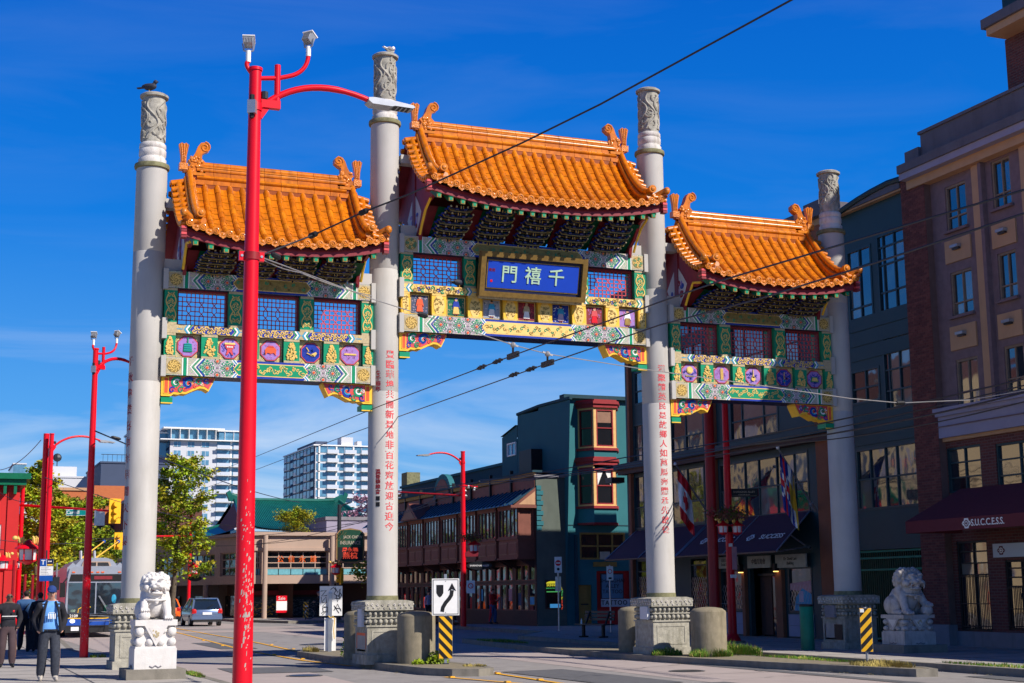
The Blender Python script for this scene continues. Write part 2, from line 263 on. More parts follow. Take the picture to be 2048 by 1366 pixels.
# frame whose local x runs right, local y into the wall, seen from the street: facing -X
def WX(X, Y0=0): return Matrix(((0, 1, 0, X), (-1, 0, 0, Y0), (0, 0, 1, 0), (0, 0, 0, 1)))
def WY(Y, X0=0): return Matrix(((1, 0, 0, X0), (0, 1, 0, Y), (0, 0, 1, 0), (0, 0, 0, 1)))
def wall(mb, x0, x1, z0, z1, holes, m, y=0, rev=.18):
    xs = sorted({x0, x1, *[h[0] for h in holes], *[h[1] for h in holes]}); zs = sorted({z0, z1, *[h[2] for h in holes], *[h[3] for h in holes]})
    xs = [x for x in xs if x0 <= x <= x1]; zs = [z for z in zs if z0 <= z <= z1]
    for i in range(len(xs)-1):
        for j in range(len(zs)-1):
            cx, cz = (xs[i]+xs[i+1])/2, (zs[j]+zs[j+1])/2
            if any(h[0] < cx < h[1] and h[2] < cz < h[3] for h in holes): continue
            mb.quad((xs[i], y, zs[j]), (xs[i+1], y, zs[j]), (xs[i+1], y, zs[j+1]), (xs[i], y, zs[j+1]), m)
    for a, b, c, d in [h[:4] for h in holes]:
        for p, q in (((a, c), (b, c)), ((b, c), (b, d)), ((b, d), (a, d)), ((a, d), (a, c))):
            mb.quad((p[0], y, p[1]), (q[0], y, q[1]), (q[0], y+rev, q[1]), (p[0], y+rev, p[1]), m)
def window(parent, M, a, b, c, d, xs=(), zs=(), fm='teal_frame', gm='glass', y=.08, fw=.06, bar=.04, sill=None, blinds=0, name='window', curtain=None):
    """framed window filling the opening a..b by c..d, divided at fractions xs, zs; every pane is a sub-part"""
    mb = MB(M)
    mb.box(a, a+fw, y-.05, y+.06, c, d, fm); mb.box(b-fw, b, y-.05, y+.06, c, d, fm); mb.box(a+fw, b-fw, y-.05, y+.06, c, c+fw, fm); mb.box(a+fw, b-fw, y-.05, y+.06, d-fw, d, fm)
    X = [a+fw]+[a+(b-a)*f for f in xs]+[b-fw]; Z = [c+fw]+[c+(d-c)*f for f in zs]+[d-fw]
    for x in X[1:-1]: mb.box(x-bar/2, x+bar/2, y-.03, y+.05, c+fw, d-fw, fm)
    for z in Z[1:-1]: mb.box(a+fw, b-fw, y-.028, y+.048, z-bar/2, z+bar/2, fm)
    if sill: mb.box(a-.06, b+.06, y-.2, y-.05, c-.07, c, sill)
    o = mb.build(name, parent)
    for i in range(len(X)-1):
        for j in range(len(Z)-1):
            p = MB(M); t = rnd.uniform(-.006, .006); g = gm
            if gm == 'glass': q_ = rnd.random(); g = 'glass_blind' if q_ < .16 else 'glass_dim' if q_ < .42 else gm
            p.add([(x, y+.015+k*.02+(t if x == X[i] else -t), z) for k in (0, 1) for x in (X[i], X[i+1]) for z in (Z[j], Z[j+1])], [(0, 2, 3, 1), (4, 5, 7, 6), (0, 4, 6, 2), (1, 3, 7, 5), (0, 1, 5, 4), (2, 6, 7, 3)], g)
            p.build('pane', o)
    return o
XF = 12.9
def fr(tl, br, X=XF):
    """opening on the street front (local x = -Y) from two picture corners"""
    p, q = PX(*tl, X), PX(*br, X); return (-p.y, -q.y, q.z, p.z)
# ------------------------------------------------------------------ the gate
gate = thing('ceremonial_gate', 'grand Chinese gate of four tall stone columns with three orange tiled roofs spanning the street', 'gate')
XA, XB, RC = 9.43, 3.73, .365
def scroll(mb, cx, cz, r, m, y, th=.008, wd=.02, a0=0, turns=1.6, sg=1, n=14):
    pts = []
    for i in range(n+1):
        t = i/n; a = a0+sg*turns*2*pi*t; q = r*(1-t*.88); pts.append((cx+q*math.cos(a), cz+q*math.sin(a)))
    mb.ribbon(pts, wd, y, th, m, wd*.6)
def squiggle(mb, x0, z0, x1, z1, m, y, n=14, wd=.016, th=.006, amp=.4):
    """filigree: short curls scattered in a rectangle"""
    for k in range(n):
        cx, cz = rnd.uniform(x0, x1), rnd.uniform(z0, z1); r = rnd.uniform(.25, .45)*amp*min(x1-x0, z1-z0)
        r = min(r, cx-x0+.01, x1-cx+.01, cz-z0+.01, z1-cz+.01)
        if r < .012: continue
        scroll(mb, cx, cz, r, m, y, th+rnd.uniform(0, .003), wd, rnd.uniform(0, 6.28), rnd.uniform(.6, 1.3), rnd.choice((-1, 1)), 8)
def rosette(mb, cx, cz, r, y, c1='green', c2='navy', clipz=None):
    """round flower of petals in rings, cut off by the beam edge"""
    def ok(z, q): return clipz is None or (clipz[0]+q <= z <= clipz[1]-q)
    k = 16
    for j in range(k):
        a = 2*pi*j/k; x, z = cx+r*.84*math.cos(a), cz+r*.84*math.sin(a)
        if ok(z, r*.12): mb.disc(x, z, r*.15, y, .004, 'lilac' if c1 != 'green' else 'green', 8); mb.disc(x, z, r*.08, y-.004, .003, 'white' if j % 2 else c1, 6)
    for j in range(12):
        a = 2*pi*(j+.5)/12; x, z = cx+r*.55*math.cos(a), cz+r*.55*math.sin(a)
        if ok(z, r*.09): mb.disc(x, z, r*.12, y, .005, c1, 6)
    for j in range(10):
        a = 2*pi*j/10; x, z = cx+r*.33*math.cos(a), cz+r*.33*math.sin(a)
        if ok(z, r*.07): mb.disc(x, z, r*.085, y, .005, c2, 5)
    if ok(cz, r*.1): mb.disc(cx, cz, r*.17, y, .012, 'orange_red', 8)
def painted_beam(name, x0, x1, z0, z1, yf, centre='gold_dark', ground='blue', fill='gold', star=2, label=None):
    """a big beam: end roundels, green bands, chevrons, rosettes and a long central cartouche"""
    mb = MB(); mb.box(x0, x1, yf, -yf, z0, z1, 'navy'); b = mb.build(name, gate)
    o = MB(); h = z1-z0; y = yf-.001; L = x1-x0; e = h*.92; zc = (z0+z1)/2
    o.box(x0, x1, y-.004, y, z0+.004, z1-.004, 'ornate')
    y -= .004
    for s in (1, -1):
        X = (lambda u: x0+u) if s == 1 else (lambda u: x1-u)
        def rect(u0, u1, za, zb, th, m): a, c = sorted((X(u0), X(u1))); o.box(a, c, y-th, y, za, zb, m)
        rect(0, .045, z0+.004, z1-.004, .006, 'blue'); rect(.045, .065, z0+.004, z1-.004, .006, 'white')
        rect(.08, .08+e*.9, z0+.03, z1-.03, .006, 'tan_gold'); cx = X(.08+e*.45)
        o.disc(cx, zc, h*.36, y-.006, .004, 'gold_dark', 18)
        for k in range(9):
            a = 2*pi*k/9; scroll(o, cx+h*.22*math.cos(a), zc+h*.22*math.sin(a), h*.11, 'gold' if ground != 'green' or k % 2 else 'green', y-.010, .006, .022, a, 1, s, 7)
        scroll(o, cx, zc, h*.14, 'gold', y-.010, .006, .03, 0, 1.2, s, 8)
        u = .09+e*.9
        rect(u, u+.022, z0+.004, z1-.004, .007, 'white'); rect(u+.03, u+.10, z0+.004, z1-.004, .007, 'green'); rect(u+.108, u+.128, z0+.004, z1-.004, .007, 'white')
        u += .17
        for k, cc in enumerate(('white', 'green', 'white', 'blue')):       # chevrons pointing outwards
            q = u+.05*k+.02
            o.ribbon([(X(q+h*.42), z1-.006), (X(q), zc), (X(q+h*.42), z0+.006)], .034 if cc != 'white' else .02, y, .005+.0015*k, cc)
        fu0 = u+.22+h*.05; n = star; rr = h*.44; uu = fu0+rr*.9
        rosette(o, X(uu), zc, rr, y, 'green', 'navy', (z0, z1))
        for k in range(1, n+1):
            uu2 = uu+rr*1.25*k
            if k % 2: rosette(o, X(uu2), z1-.05, rr, y, 'lilac', 'navy', (z0, z1)); rosette(o, X(uu2), z0+.05, rr, y, 'lilac', 'navy', (z0, z1))
            else: rosette(o, X(uu2), zc, rr, y, 'green', 'navy', (z0, z1))
        ce = uu+rr*1.25*n+rr*.55
        for k, cc in enumerate(('white', 'cyan', 'white')):
            q = ce+.035*k
            o.ribbon([(X(q), z1-.006), (X(q+h*.42), zc), (X(q), z0+.006)][::-1], .022, y, .005+.0015*k, cc)
        if s == 1: cs = ce
    c0, c1 = x0+cs+.14, x1-cs-.14; pt = h*.42
    def hexa(i, m, th): o.prism([(c0+pt*(-.0)+i*.3, z1-.006-i), (c1-i*.3, z1-.006-i), (c1+pt-i*1.3, zc), (c1-i*.3, z0+.006+i), (c0+i*.3, z0+.006+i), (c0-pt+i*1.3, zc)][::-1], y-th, y, m)
    hexa(0, 'blue' if ground != 'green' else 'blue', .004); hexa(h*.12, 'yellow_pale' if centre != 'gold' else 'orange_red', .007); hexa(h*.17, centre, .010)
    n = int((c1-c0)/.055)
    for k in range(n):
        x = c0+.04+(c1-c0-.08)*k/(n-1)+rnd.uniform(-.02, .02); z = zc+h*.16*math.sin(k*1.1)+rnd.uniform(-.03, .03)
        scroll(o, x, z, h*.13*rnd.uniform(.7, 1.2), (fill if k % 4 else 'green') if centre == 'gold_dark' else (('gold_dark', 'gold', 'green')[k % 3] if centre != 'green' else fill), y-.010, .007, .026, rnd.uniform(0, 6), 1.0, rnd.choice((-1, 1)), 7)
    o.build('painted_front', b); 
    if label: b['label'] = label
    return b
def cloud_beam(x0, x1, z0, z1, yf, pale):
    b = MB(); b.box(x0, x1, yf, -yf, z0, z1, 'gold_dark'); b = b.build('cloud_beam', gate)
    o = MB(); y = yf-.001; zc = (z0+z1)/2; h = z1-z0; L = x1-x0
    o.box(x0, x1, y-.004, y, z0+.003, z1-.003, 'yellow_pale' if pale else 'tan_gold'); y -= .004
    seg = [(0, .12), (.20, .36), (.44, .64), (.72, .88)] if L > 3 else [(.18, .82)]
    segs = [(.13, .31), (.40, .60), (.69, .87)] if L > 3 else [(.16, .84)]
    for a, c in segs:
        a, c = x0+L*a, x0+L*c
        o.prism([(a, z0+.015), (c, z0+.015), (c+h*.35, zc), (c, z1-.015), (a, z1-.015), (a-h*.35, zc)], y-.004, y, 'blue' if not pale else 'yellow_pale')
        n = max(4, int((c-a)/.10))
        for k in range(n*2): scroll(o, a+(c-a)*(k+.5)/(2*n), zc+(.17 if k % 2 else -.17)*h, h*.29, 'gold' if not pale else ('gold_dark', 'gold', 'blue', 'gold_dark', 'green')[k % 5], y-.004, .010, .032, k*1.3, 1.1, 1 if k % 2 else -1, 8)
        for sx, xx in ((-1, a-h*.35), (1, c+h*.35)):
            for k, cc in enumerate(('green', 'white', 'cyan')): o.ribbon([(xx+sx*(.03+k*.045-h*.35), z1-.004), (xx+sx*(.03+k*.045), zc), (xx+sx*(.03+k*.045-h*.35), z0+.004)], .036, y, .005, cc)
            o.ribbon([(xx+sx*.16, zc), (xx+sx*.30, zc)], .02, y, .004, 'cyan')
            for q in (-1, 1): o.disc(xx+sx*.24, zc+q*h*.27, h*.13, y, .004, 'gold', 7)
    o.build('painted_front', b)
def green_post(x0, x1, z0, z1, yf, tall=True, m='green', g='gold', ped=True):
    b = MB(); b.box(x0, x1, yf, -yf, z0, z1, m); b = b.build('carved_post' if tall else 'carved_block', gate)
    o = MB(); y = yf-.002; cx = (x0+x1)/2; wd = x1-x0; h = z1-z0
    o.box(x0+.004, x1-.004, y-.008, y, z0, z0+.055, 'tan_gold' if m != 'yellow' else g); o.box(x0+.004, x1-.004, y-.008, y, z1-.055, z1, 'tan_gold' if m != 'yellow' else g)
    if tall:
        for s in (-1, 1):
            o.ribbon([(cx+s*wd*(.16+.22*abs(math.sin(t*pi*2.0+.4))), z0+.1+(h-.2)*t) for t in [i/16 for i in range(17)]], .024, y, .012, g)
            for k in range(4): scroll(o, cx+s*wd*.2, z0+h*(.2+.2*k), wd*.16, g, y, .010, .02, pi/2, 1.2, s, 9)
        for k in range(5): scroll(o, cx, z0+h*(.18+.16*k), wd*.13, g, y, .010, .02, 0, 1, 1, 7)
    elif m == 'yellow':
        o.prism([(cx+wd*.38*math.cos(a), (z0+z1)/2+h*.4*math.sin(a)*(1+.25*abs(math.sin(a))**3)) for a in [2*pi*i/20 for i in range(20)]], y-.006, y, 'yellow_pale')
        squiggle(o, cx-wd*.3, z0+h*.18, cx+wd*.3, z1-h*.18, 'gold_dark', y-.006, 26, .012, .006, .40)
    else:
        for k in range(110):                                            # a leafy gold bouquet, wide below and pointed above
            t = rnd.random(); hw = wd*.33*(1-abs(t*1.25-.35)**1.6*.95); zz = z0+.07+(h-.16)*t
            o.disc(cx+rnd.uniform(-1, 1)*max(.01, hw), zz, rnd.uniform(.015, .026), y, rnd.uniform(.008, .03), g, 5, None, rnd.random()*3)
    o.build('gold_relief', b)
def lattice(x0, x1, z0, z1, yc=-.05):
    f = MB(); w_ = .045
    f.box(x0, x0+w_, yc-.08, yc+.08, z0, z1, 'maroon'); f.box(x1-w_, x1, yc-.08, yc+.08, z0, z1, 'maroon'); f.box(x0+w_, x1-w_, yc-.08, yc+.08, z0, z0+w_, 'maroon'); f.box(x0+w_, x1-w_, yc-.08, yc+.08, z1-w_, z1, 'maroon')
    b = f.build('lattice_window', gate); o = MB(); x0 += w_; x1 -= w_; z0 += w_; z1 -= w_; W, H = x1-x0, z1-z0
    nx = max(9, int(W/.105)//2*2+1); nz_ = 7; dx, dz = W/nx, H/nz_
    P = lambda i, j: (x0+i*dx, z0+j*dz)
    def seg(i0, j0, i1, j1): a, c = P(i0, j0), P(i1, j1); o.bar((a[0], yc, a[1]), (c[0], yc, c[1]), .017, 'pink_red', .03, (0, 1, 0))
    ni, nj = nx, nz_
    octs = [i for i in range(2, ni-2, 3)]
    def in_oct(i, j): return any(abs(i-(c+.5)) <= 1 and abs(j-jj) <= .6 for c in octs for jj in (2, 5))
    for i in range(1, ni):
        for j in range(nj):
            if i in octs and j in (2, 4): seg(i, j, i+1, j+1); continue
            if (i-1) in octs and j in (2, 4): seg(i, j, i-1, j+1); continue
            if j in (0, nj-1) and i in (1, ni-1): continue
            seg(i, j, i, j+1)
    for j in range(1, nj):
        for i in range(ni):
            if i in octs and j in (3,): continue
            if (i in (0, ni-1)) and j in (1, nj-1) and False: continue
            seg(i, j, i+1, j)
    o.build('fretwork', b)
def instrument(o, k, cx, cz, r, y):
    g = 'gold'; D = lambda x, z, q, m=g, n=10, th=.02: o.disc(cx+x*r, cz+z*r, q*r, y, th, m, n)
    def poly(pts, m, th=.02): o.prism([(cx+a*r, cz+b*r) for a, b in pts], y-th, y, m)
    if k == 0: poly([(-.42, -.5), (.42, -.5), (.36, .15), (.2, .3), (-.2, .3), (-.36, .15)], 'green'); poly([(-.05, .3), (.05, .3), (.05, .85), (-.05, .85)], 'green'); [poly([(-.36, -.4+q*.2), (.36, -.4+q*.2), (.36, -.34+q*.2), (-.36, -.34+q*.2)], 'cyan', .028) for q in range(4)]
    elif k == 1: poly([(-.5, .45), (.5, .45), (.38, .05), (.22, -.12), (.35, -.6), (.2, -.6), (0, -.3), (-.2, -.6), (-.35, -.6), (-.22, -.12), (-.38, .05)], 'pink_red'); poly([(-.52, .38), (.52, .38), (.46, .55), (-.46, .55)], 'yellow_pale', .03); [D(q*.2, .15, .08, 'white', 8, .03) for q in (-1, 0, 1)]
    elif k == 2: poly([(-.35, .35), (.35, .35), (.55, .1), (.5, -.45), (.3, -.2), (0, -.3), (-.3, -.2), (-.5, -.45), (-.55, .1)], 'orange_red'); poly([(-.3, .35), (.3, .35), (.22, .48), (-.22, .48)], 'pink_red', .03)
    elif k == 3: o.ribbon([(cx-.45*r, cz+.5*r), (cx-.2*r, cz+.15*r), (cx-.4*r, cz-.05*r), (cx+.3*r, cz-.3*r)], .02, y, .02, g); poly([(-.1, -.2), (.5, .1), (.6, -.05), (.4, -.35), (0, -.3)], 'gold')
    elif k == 4: poly([(-.6, -.03), (.6, -.03), (.62, .12), (-.58, .14)], 'gold')
    elif k == 5: D(0, .3, .38, 'gold', 16); D(0, .3, .28, 'yellow_pale', 16, .03); poly([(-.5, -.4), (.5, -.4), (.5, -.3), (-.5, -.3)], g)
    elif k == 6: [poly([(q*.12-.04, -.6), (q*.12+.04, -.6), (q*.12+.04, .7-abs(q)*.08), (q*.12-.04, .7-abs(q)*.08)], g) for q in (-1, 0, 1)]
    elif k == 7: D(0, -.3, .26, g, 14); poly([(-.15, -.2), (.15, -.2), (.04, .25), (.04, .7), (-.04, .7), (-.04, .25)], g)
    elif k == 8: poly([(-.04, -.6), (.04, -.6), (.03, .6), (-.03, .6)], g); D(0, -.35, .16, 'cyan', 8); D(0, .1, .08, g, 8)
    else: poly([(-.55, -.3), (.55, -.3), (.33, .25), (-.33, .25)], 'green'); poly([(-.42, -.22), (.42, -.22), (.26, .17), (-.26, .17)], 'gold', .028)
def medallion(x0, x1, z0, z1, yf, k):
    b = MB(); yf += .10; b.box(x0, x1, yf, -yf, z0, z1, 'tan_gold'); b = b.build('painted_medallion', gate); b['label'] = 'octagonal panel painted with '+['a green bronze bell', 'a red and white drum', 'an orange chime', 'a gold horn', 'a gold zither', 'a gold gong on a stand', 'three gold pipes', 'a gold lute', 'a gold fiddle', 'a green and gold hammered zither'][k]
    o = MB(); cx, cz = (x0+x1)/2, (z0+z1)/2; r = min(x1-x0, z1-z0)/2*.95; y = yf-.002
    squiggle(o, x0+.01, z0+.01, x1-.01, z1-.01, 'yellow_pale', y, 60, .016, .004, .22)
    o.disc(cx, cz, r, y, .012, 'navy', 8, None, pi/8); o.disc(cx, cz, r*.95, y, .016, 'pink_red', 8, None, pi/8); o.disc(cx, cz, r*.86, y, .020, 'blue' if k in (3, 8) else 'purple', 8, None, pi/8)
    for q in range(26):
        a = rnd.uniform(0, 6.28); d = rnd.uniform(.15, .68)*r
        scroll(o, cx+d*math.cos(a), cz+d*math.sin(a), r*.13, 'violet' if k % 2 == 0 else 'blue', y-.02, .005, .018, a, .9, 1, 6)
    instrument(o, k, cx, cz, r*.92, y-.022); o.build('relief', b)
def portrait(x0, x1, z0, z1, yf, k):
    b = MB(); yf += .10; b.box(x0, x1, yf, -yf, z0, z1, 'gold_dark'); b = b.build('picture_panel', gate)
    bgc = ['slate_wall', 'green_dark', 'grey_wall', 'maroon', 'blue', 'maroon', 'purple'][k]; dress = [('orange_red', 'orange_red'), ('blue', 'gold'), ('cyan', 'white'), ('tan_gold', 'white'), ('cyan', 'lilac'), ('pink_red', 'red_paint'), ('white', 'gold_dark')][k]
    b['label'] = 'framed panel with a costumed figure in '+['a long red robe', 'blue and gold layers', 'a blue shawl and white skirt', 'a pale layered robe', 'pale blue and lilac', 'a crimson dress', 'a cream gown'][k]
    o = MB(); y = yf-.002; o.box(x0+.035, x1-.035, y-.006, y, z0+.035, z1-.035, 'gold'); o.box(x0+.055, x1-.055, y-.010, y, z0+.055, z1-.055, bgc); cx = (x0+x1)/2; h = z1-z0-.14; zb = z0+.07; y -= .010
    for q in range(34): xx, zz = rnd.uniform(x0+.08, x1-.08), rnd.uniform(z0+.08, z1-.08); scroll(o, xx, zz, .022, ['lilac', 'tan_gold', 'cyan', 'pink_red', 'white', 'violet', 'pink_red'][k] if k != 2 else rnd.choice(('navy', 'white')), y, .003, .010, q, .8, 1, 5)
    def poly(pts, m, th): o.prism([(cx+a*h, zb+b_*h) for a, b_ in pts], y-th, y, m)
    poly([(-.20, .08), (.20, .08), (.15, .42), (.12, .55), (-.12, .55), (-.15, .42)], dress[1], .018); poly([(-.14, .5), (-.24, .38), (-.15, .8), (0, .84), (.15, .8), (.24, .38), (.14, .5)], dress[0], .022); poly([(-.1, 0), (-.03, 0), (-.03, .09), (-.1, .09)], 'maroon', .018); poly([(.03, 0), (.1, 0), (.1, .09), (.03, .09)], 'maroon', .018)
    o.disc(cx, zb+.90*h, .038, y, .024, 'skin', 10); poly([(-.07, .93), (.07, .93), (.05, 1.02), (-.05, 1.02)], dress[0] if k % 2 else 'hair', .028)
    o.build('figure_relief', b)
def corbel(x, s, z, yf):
    """carved brace under the lower beam, leaning on the column"""
    L, H = 1.22, .47; mb = MB(); X = lambda u: x+s*u
    low = [(0, -.47), (.22, -.47), (.28, -.42), (.38, -.43), (.46, -.40), (.56, -.41), (.64, -.37), (.76, -.31), (.88, -.26), (.98, -.27), (1.08, -.33), (1.22, -.05), (1.22, 0)]
    out_ = [(X(0), z)]+[(X(a), z+b) for a, b in low]; inn = [(X(.05), z-.02)]+[(X(a if a > .05 else .05), z+b+.055) for a, b in low[:-1]]+[(X(1.14), z-.02)]
    if s == 1: out_.reverse(); inn.reverse()
    mb.prism(out_, yf+.08, -yf-.08, 'yellow'); b = mb.build('corbel', gate); o = MB(); y = yf+.078
    o.prism(inn, y-.004, y, 'pink_red'); a, c = sorted((X(.05), X(.17))); o.box(a, c, y-.010, y, z-.42, z-.03, 'yellow'); a, c = sorted((X(.07), X(.15))); o.box(a, c, y-.012, y, z-.40, z-.05, 'orange_red')
    a, c = sorted((X(.0), X(.26))); o.box(a, c, y-.02, -y, z-.62, z-.50, 'green'); o.box(a, c, y-.028, y, z-.645, z-.62, 'yellow')
    for u, v, r, m in ((.34, -.16, .14, 'green'), (.34, -.16, .09, 'white'), (.62, -.17, .15, 'blue'), (.62, -.17, .10, 'cyan'), (.62, -.17, .05, 'orange_red'), (.86, -.12, .09, 'green'), (1.02, -.10, .07, 'blue'), (.25, -.33, .08, 'blue'), (.45, -.32, .08, 'green'), (.53, -.30, .05, 'orange_red'), (.78, -.22, .06, 'orange_red'), (.34, -.16, .05, 'green')):
        scroll(o, X(u), z+v, r, m, y-.005, .010, r*.42, s*.8, 1.1, s, 12)
    for k in range(34):
        u = rnd.uniform(.22, 1.08); v = -rnd.uniform(.04, .34 if u < .6 else .20); scroll(o, X(u), z+v, rnd.uniform(.03, .055), ('green', 'white', 'blue', 'yellow_pale', 'orange_red', 'cyan')[k % 6], y-.004, .007, .018, k, 1, s, 7)
    o.build('scrollwork', b)
def inscription(col, txt, X, zt, pitch, ang, size, m='red_paint', xs=1.1):
    for k, ch in enumerate(txt):
        M = T(X, 0, zt-k*pitch) @ Matrix.Rotation(ang, 4, 'Z') @ FRONT
        lettering(ch, size*rnd.uniform(.88, .98), m, M @ T(0, 0, 0), col, 'character', .006, xs, .0035, RC*.985+.004)
def relief(mb, X, z0, z1, r, m):
    """dragon and cloud carving wrapped round the capital"""
    for k in range(26):
        a0 = rnd.uniform(0, 2*pi); zc = rnd.uniform(z0+.12, z1-.12); rr = rnd.uniform(.09, .17); sg = rnd.choice((-1, 1)); pts = []
        for i in range(11):
            t = i/10; a = sg*1.25*2*pi*t*.75+k; q = rr*(1-t*.8); pts.append((a0+q*math.cos(a)/r, zc+q*math.sin(a)*1.15))
        mb.tube([(X+(r+.004)*math.cos(a), (r+.004)*math.sin(a), z) for a, z in pts], [.026]*8+[.02, .015, .01], 5, m)
    for k in range(7):
        a0 = 2*pi*k/7; mb.tube([(X+(r+.006)*math.cos(a0+.5*math.sin(t*7+k)), (r+.006)*math.sin(a0+.5*math.sin(t*7+k)), z0+.08+(z1-z0-.16)*t) for t in [i/16 for i in range(17)]], .03, 5, m)
CH_B = '豐臨華埠共開新景地非百花齊放迎古迎今'; CH_C = '漢聚精英民是故鄉人如萬馬奔騰承先啟後'
for X, ring, top in ((-XA, 11.62, 13.36), (-XB, 13.34, 15.11), (XB, 13.34, 15.11), (XA, 11.62, 13.36)):
    mb = MB(); joints = [1.5, 6.46, 9.5, ring-.10]
    prof = [(RC+.02, 1.47), (RC+.02, 1.52)]
    for j, z in enumerate(joints[1:]):
        if z < ring-.2: prof += [(RC, z-.01), (RC-.006, z), (RC, z+.01)]
    prof = [(RC+.015, 1.44), (RC+.01, 1.55), (RC, 1.62)]+prof[2:]+[(RC-.01, ring-.10)]
    mb.lathe(prof, 40, 'column_stone', (X, 0, 0)); c = mb.build('column', gate, 40); mb = MB(); mb.lathe([(RC+.018, 1.43), (RC+.022, 1.46), (RC+.013, 1.54), (RC+.008, 1.58)], 32, 'moss_stone', (X, 0, 0)); mb.build('mossy_foot', c, 40)
    mb = MB(); mb.lathe([(RC-.02, ring-.12), (RC+.035, ring-.10), (RC+.045, ring-.05), (RC+.035, ring), (.30, ring+.02)], 36, 'moss_stone', (X, 0, 0)); mb.build('collar', c, 40)
    mb = MB(); r = .295; z = ring+.02
    mb.lathe([(r+.02, z), (r+.03, z+.10), (r, z+.14), (r-.005, z+.17), (r+.018, z+.20), (r+.018, z+.33), (r-.008, z+.36), (r+.015, z+.39), (r+.012, z+.47), (r-.01, z+.50)], 32, 'capital_white', (X, 0, 0)); mb.build('moulded_neck', c, 50)
    mb = MB(); mb.lathe([(r-.03, z+.50), (r-.03, top-.10)], 32, 'capital_stone', (X, 0, 0)); relief(mb, X, z+.5, top-.1, r-.03, 'capital_stone'); mb.build('carved_capital', c, 60)
    mb = MB(); mb.lathe([(r-.01, top-.10), (r+.035, top-.09), (r+.04, top-.04), (r-.02, top), (r*.6, top+.03), (.001, top+.045)], 32, 'capital_stone', (X, 0, 0)); mb.build('cap', c, 50)
    if X == -XB:
        inscription(c, CH_B, X, 7.34, .2445, .17, .222, 'pink_red'); inscription(c, '冬千禧年', X, 6.89, .13, -.65, .13, 'red_dark'); inscription(c, '溫哥華總會', X, 4.50, .12, -.62, .13, 'red_dark')
        s = MB(T(X, 0, 0) @ Matrix.Rotation(-.62, 4, 'Z'))
        for q in (0, 1): s.box(-.05, .05, -RC-.008, -RC+.02, 3.82-q*.14, 3.92-q*.14, 'black')
        s.build('seal_mark', c)
    if X == XB: inscription(c, CH_C, X, 7.35, .246, .0, .218, 'pink_red')
    if X == -XA: inscription(c, '千秋偉業喜事年華開天下泰', X, 6.9, .37, -1.28, .25, 'red_dark')
    if X == XA: inscription(c, '乾坤世紀', X, 6.1, .16, 1.0, .12, 'red_dark'); inscription(c, '溫埠中華門', X, 4.7, .17, 1.0, .12, 'red_dark')
    # pedestal
    hw = .51; mb = MB()
    mb.box(X-hw-.05, X+hw+.05, -hw-.05, hw+.05, 0, .22, 'pedestal_stone'); mb.box(X-hw, X+hw, -hw, hw, .22, .86, 'pedestal_stone'); mb.box(X-hw-.03, X+hw+.03, -hw-.03, hw+.03, .86, .90, 'pedestal_stone')
    mb.box(X-hw+.03, X+hw-.03, -hw+.03, hw-.03, .90, 1.24, 'pedestal_stone'); mb.box(X-hw-.02, X+hw+.02, -hw-.02, hw+.02, 1.055, 1.085, 'pedestal_stone')
    mb.prism([(X-hw-.08, 1.24), (X+hw+.08, 1.24), (X+hw+.08, 1.44), (X+.42, 1.475), (X-.42, 1.475), (X-hw-.08, 1.44)], -hw-.08, hw+.08, 'pedestal_stone'); p = mb.build('pedestal', gate)
    o = MB()
    for rz in (0, -pi/2, pi/2):
        o.M = T(X, 0, 0) @ Matrix.Rotation(rz, 4, 'Z')
        for k in range(8):
            u = -hw+.06+k*(2*hw-.12)/7
            o.sph((u, -hw-.005, 1.16), (.045, .05, .055), 'pedestal_stone', 8, 5); o.sph((u, -hw+.0, .98), (.055, .055, .06), 'pedestal_stone', 8, 5)
        for k in range(9):
            u = -hw-.02+k*(2*hw+.04)/8; scroll(o, u-.02, 1.37, .035, 'capital_white', -hw-.08, .02, .016, k, 1, 1, 6); scroll(o, u+.02, 1.30, .028, 'capital_white', -hw-.08, .02, .014, k+2, 1, -1, 6)
        o.box(-hw+.10, -hw+.14, -hw-.012, -hw, .30, .78, 'pedestal_stone'); o.box(hw-.14, hw-.10, -hw-.012, -hw, .30, .78, 'pedestal_stone'); o.box(-hw+.14, hw-.14, -hw-.012, -hw, .74, .78, 'pedestal_stone'); o.box(-hw+.14, hw-.14, -hw-.012, -hw, .30, .34, 'pedestal_stone')
    o.build('carved_frieze', p, 50)['kind'] = 'stuff'
    o = MB()                                                         # patched and scratched plaster
    if X == -XB: o.box(X-hw-.10, X-hw-.03, -.35, -.02, .86, 1.28, 'white_wall'); o.box(X-hw-.008, X-hw, -.42, .36, .36, .72, 'orange_red'); o.box(X-hw-.012, X-hw-.006, -.38, .3, .30, .66, 'sidewalk')
    if X == XB: o.box(X-hw-.11, X-hw-.03, -.40, .0, .92, 1.24, 'white_wall')
    if X == XA: o.box(X-hw-.10, X-hw-.03, -.2, .25, .88, 1.2, 'stone_grey'); o.box(X-hw-.012, X-hw, -.1, .42, .3, .72, 'sidewalk'); o.box(X-hw-.022, X-hw-.010, -.42, -.05, .3, .70, 'black')
    if o.v: o.build('patch', p)
YF = -.27
painted = {}
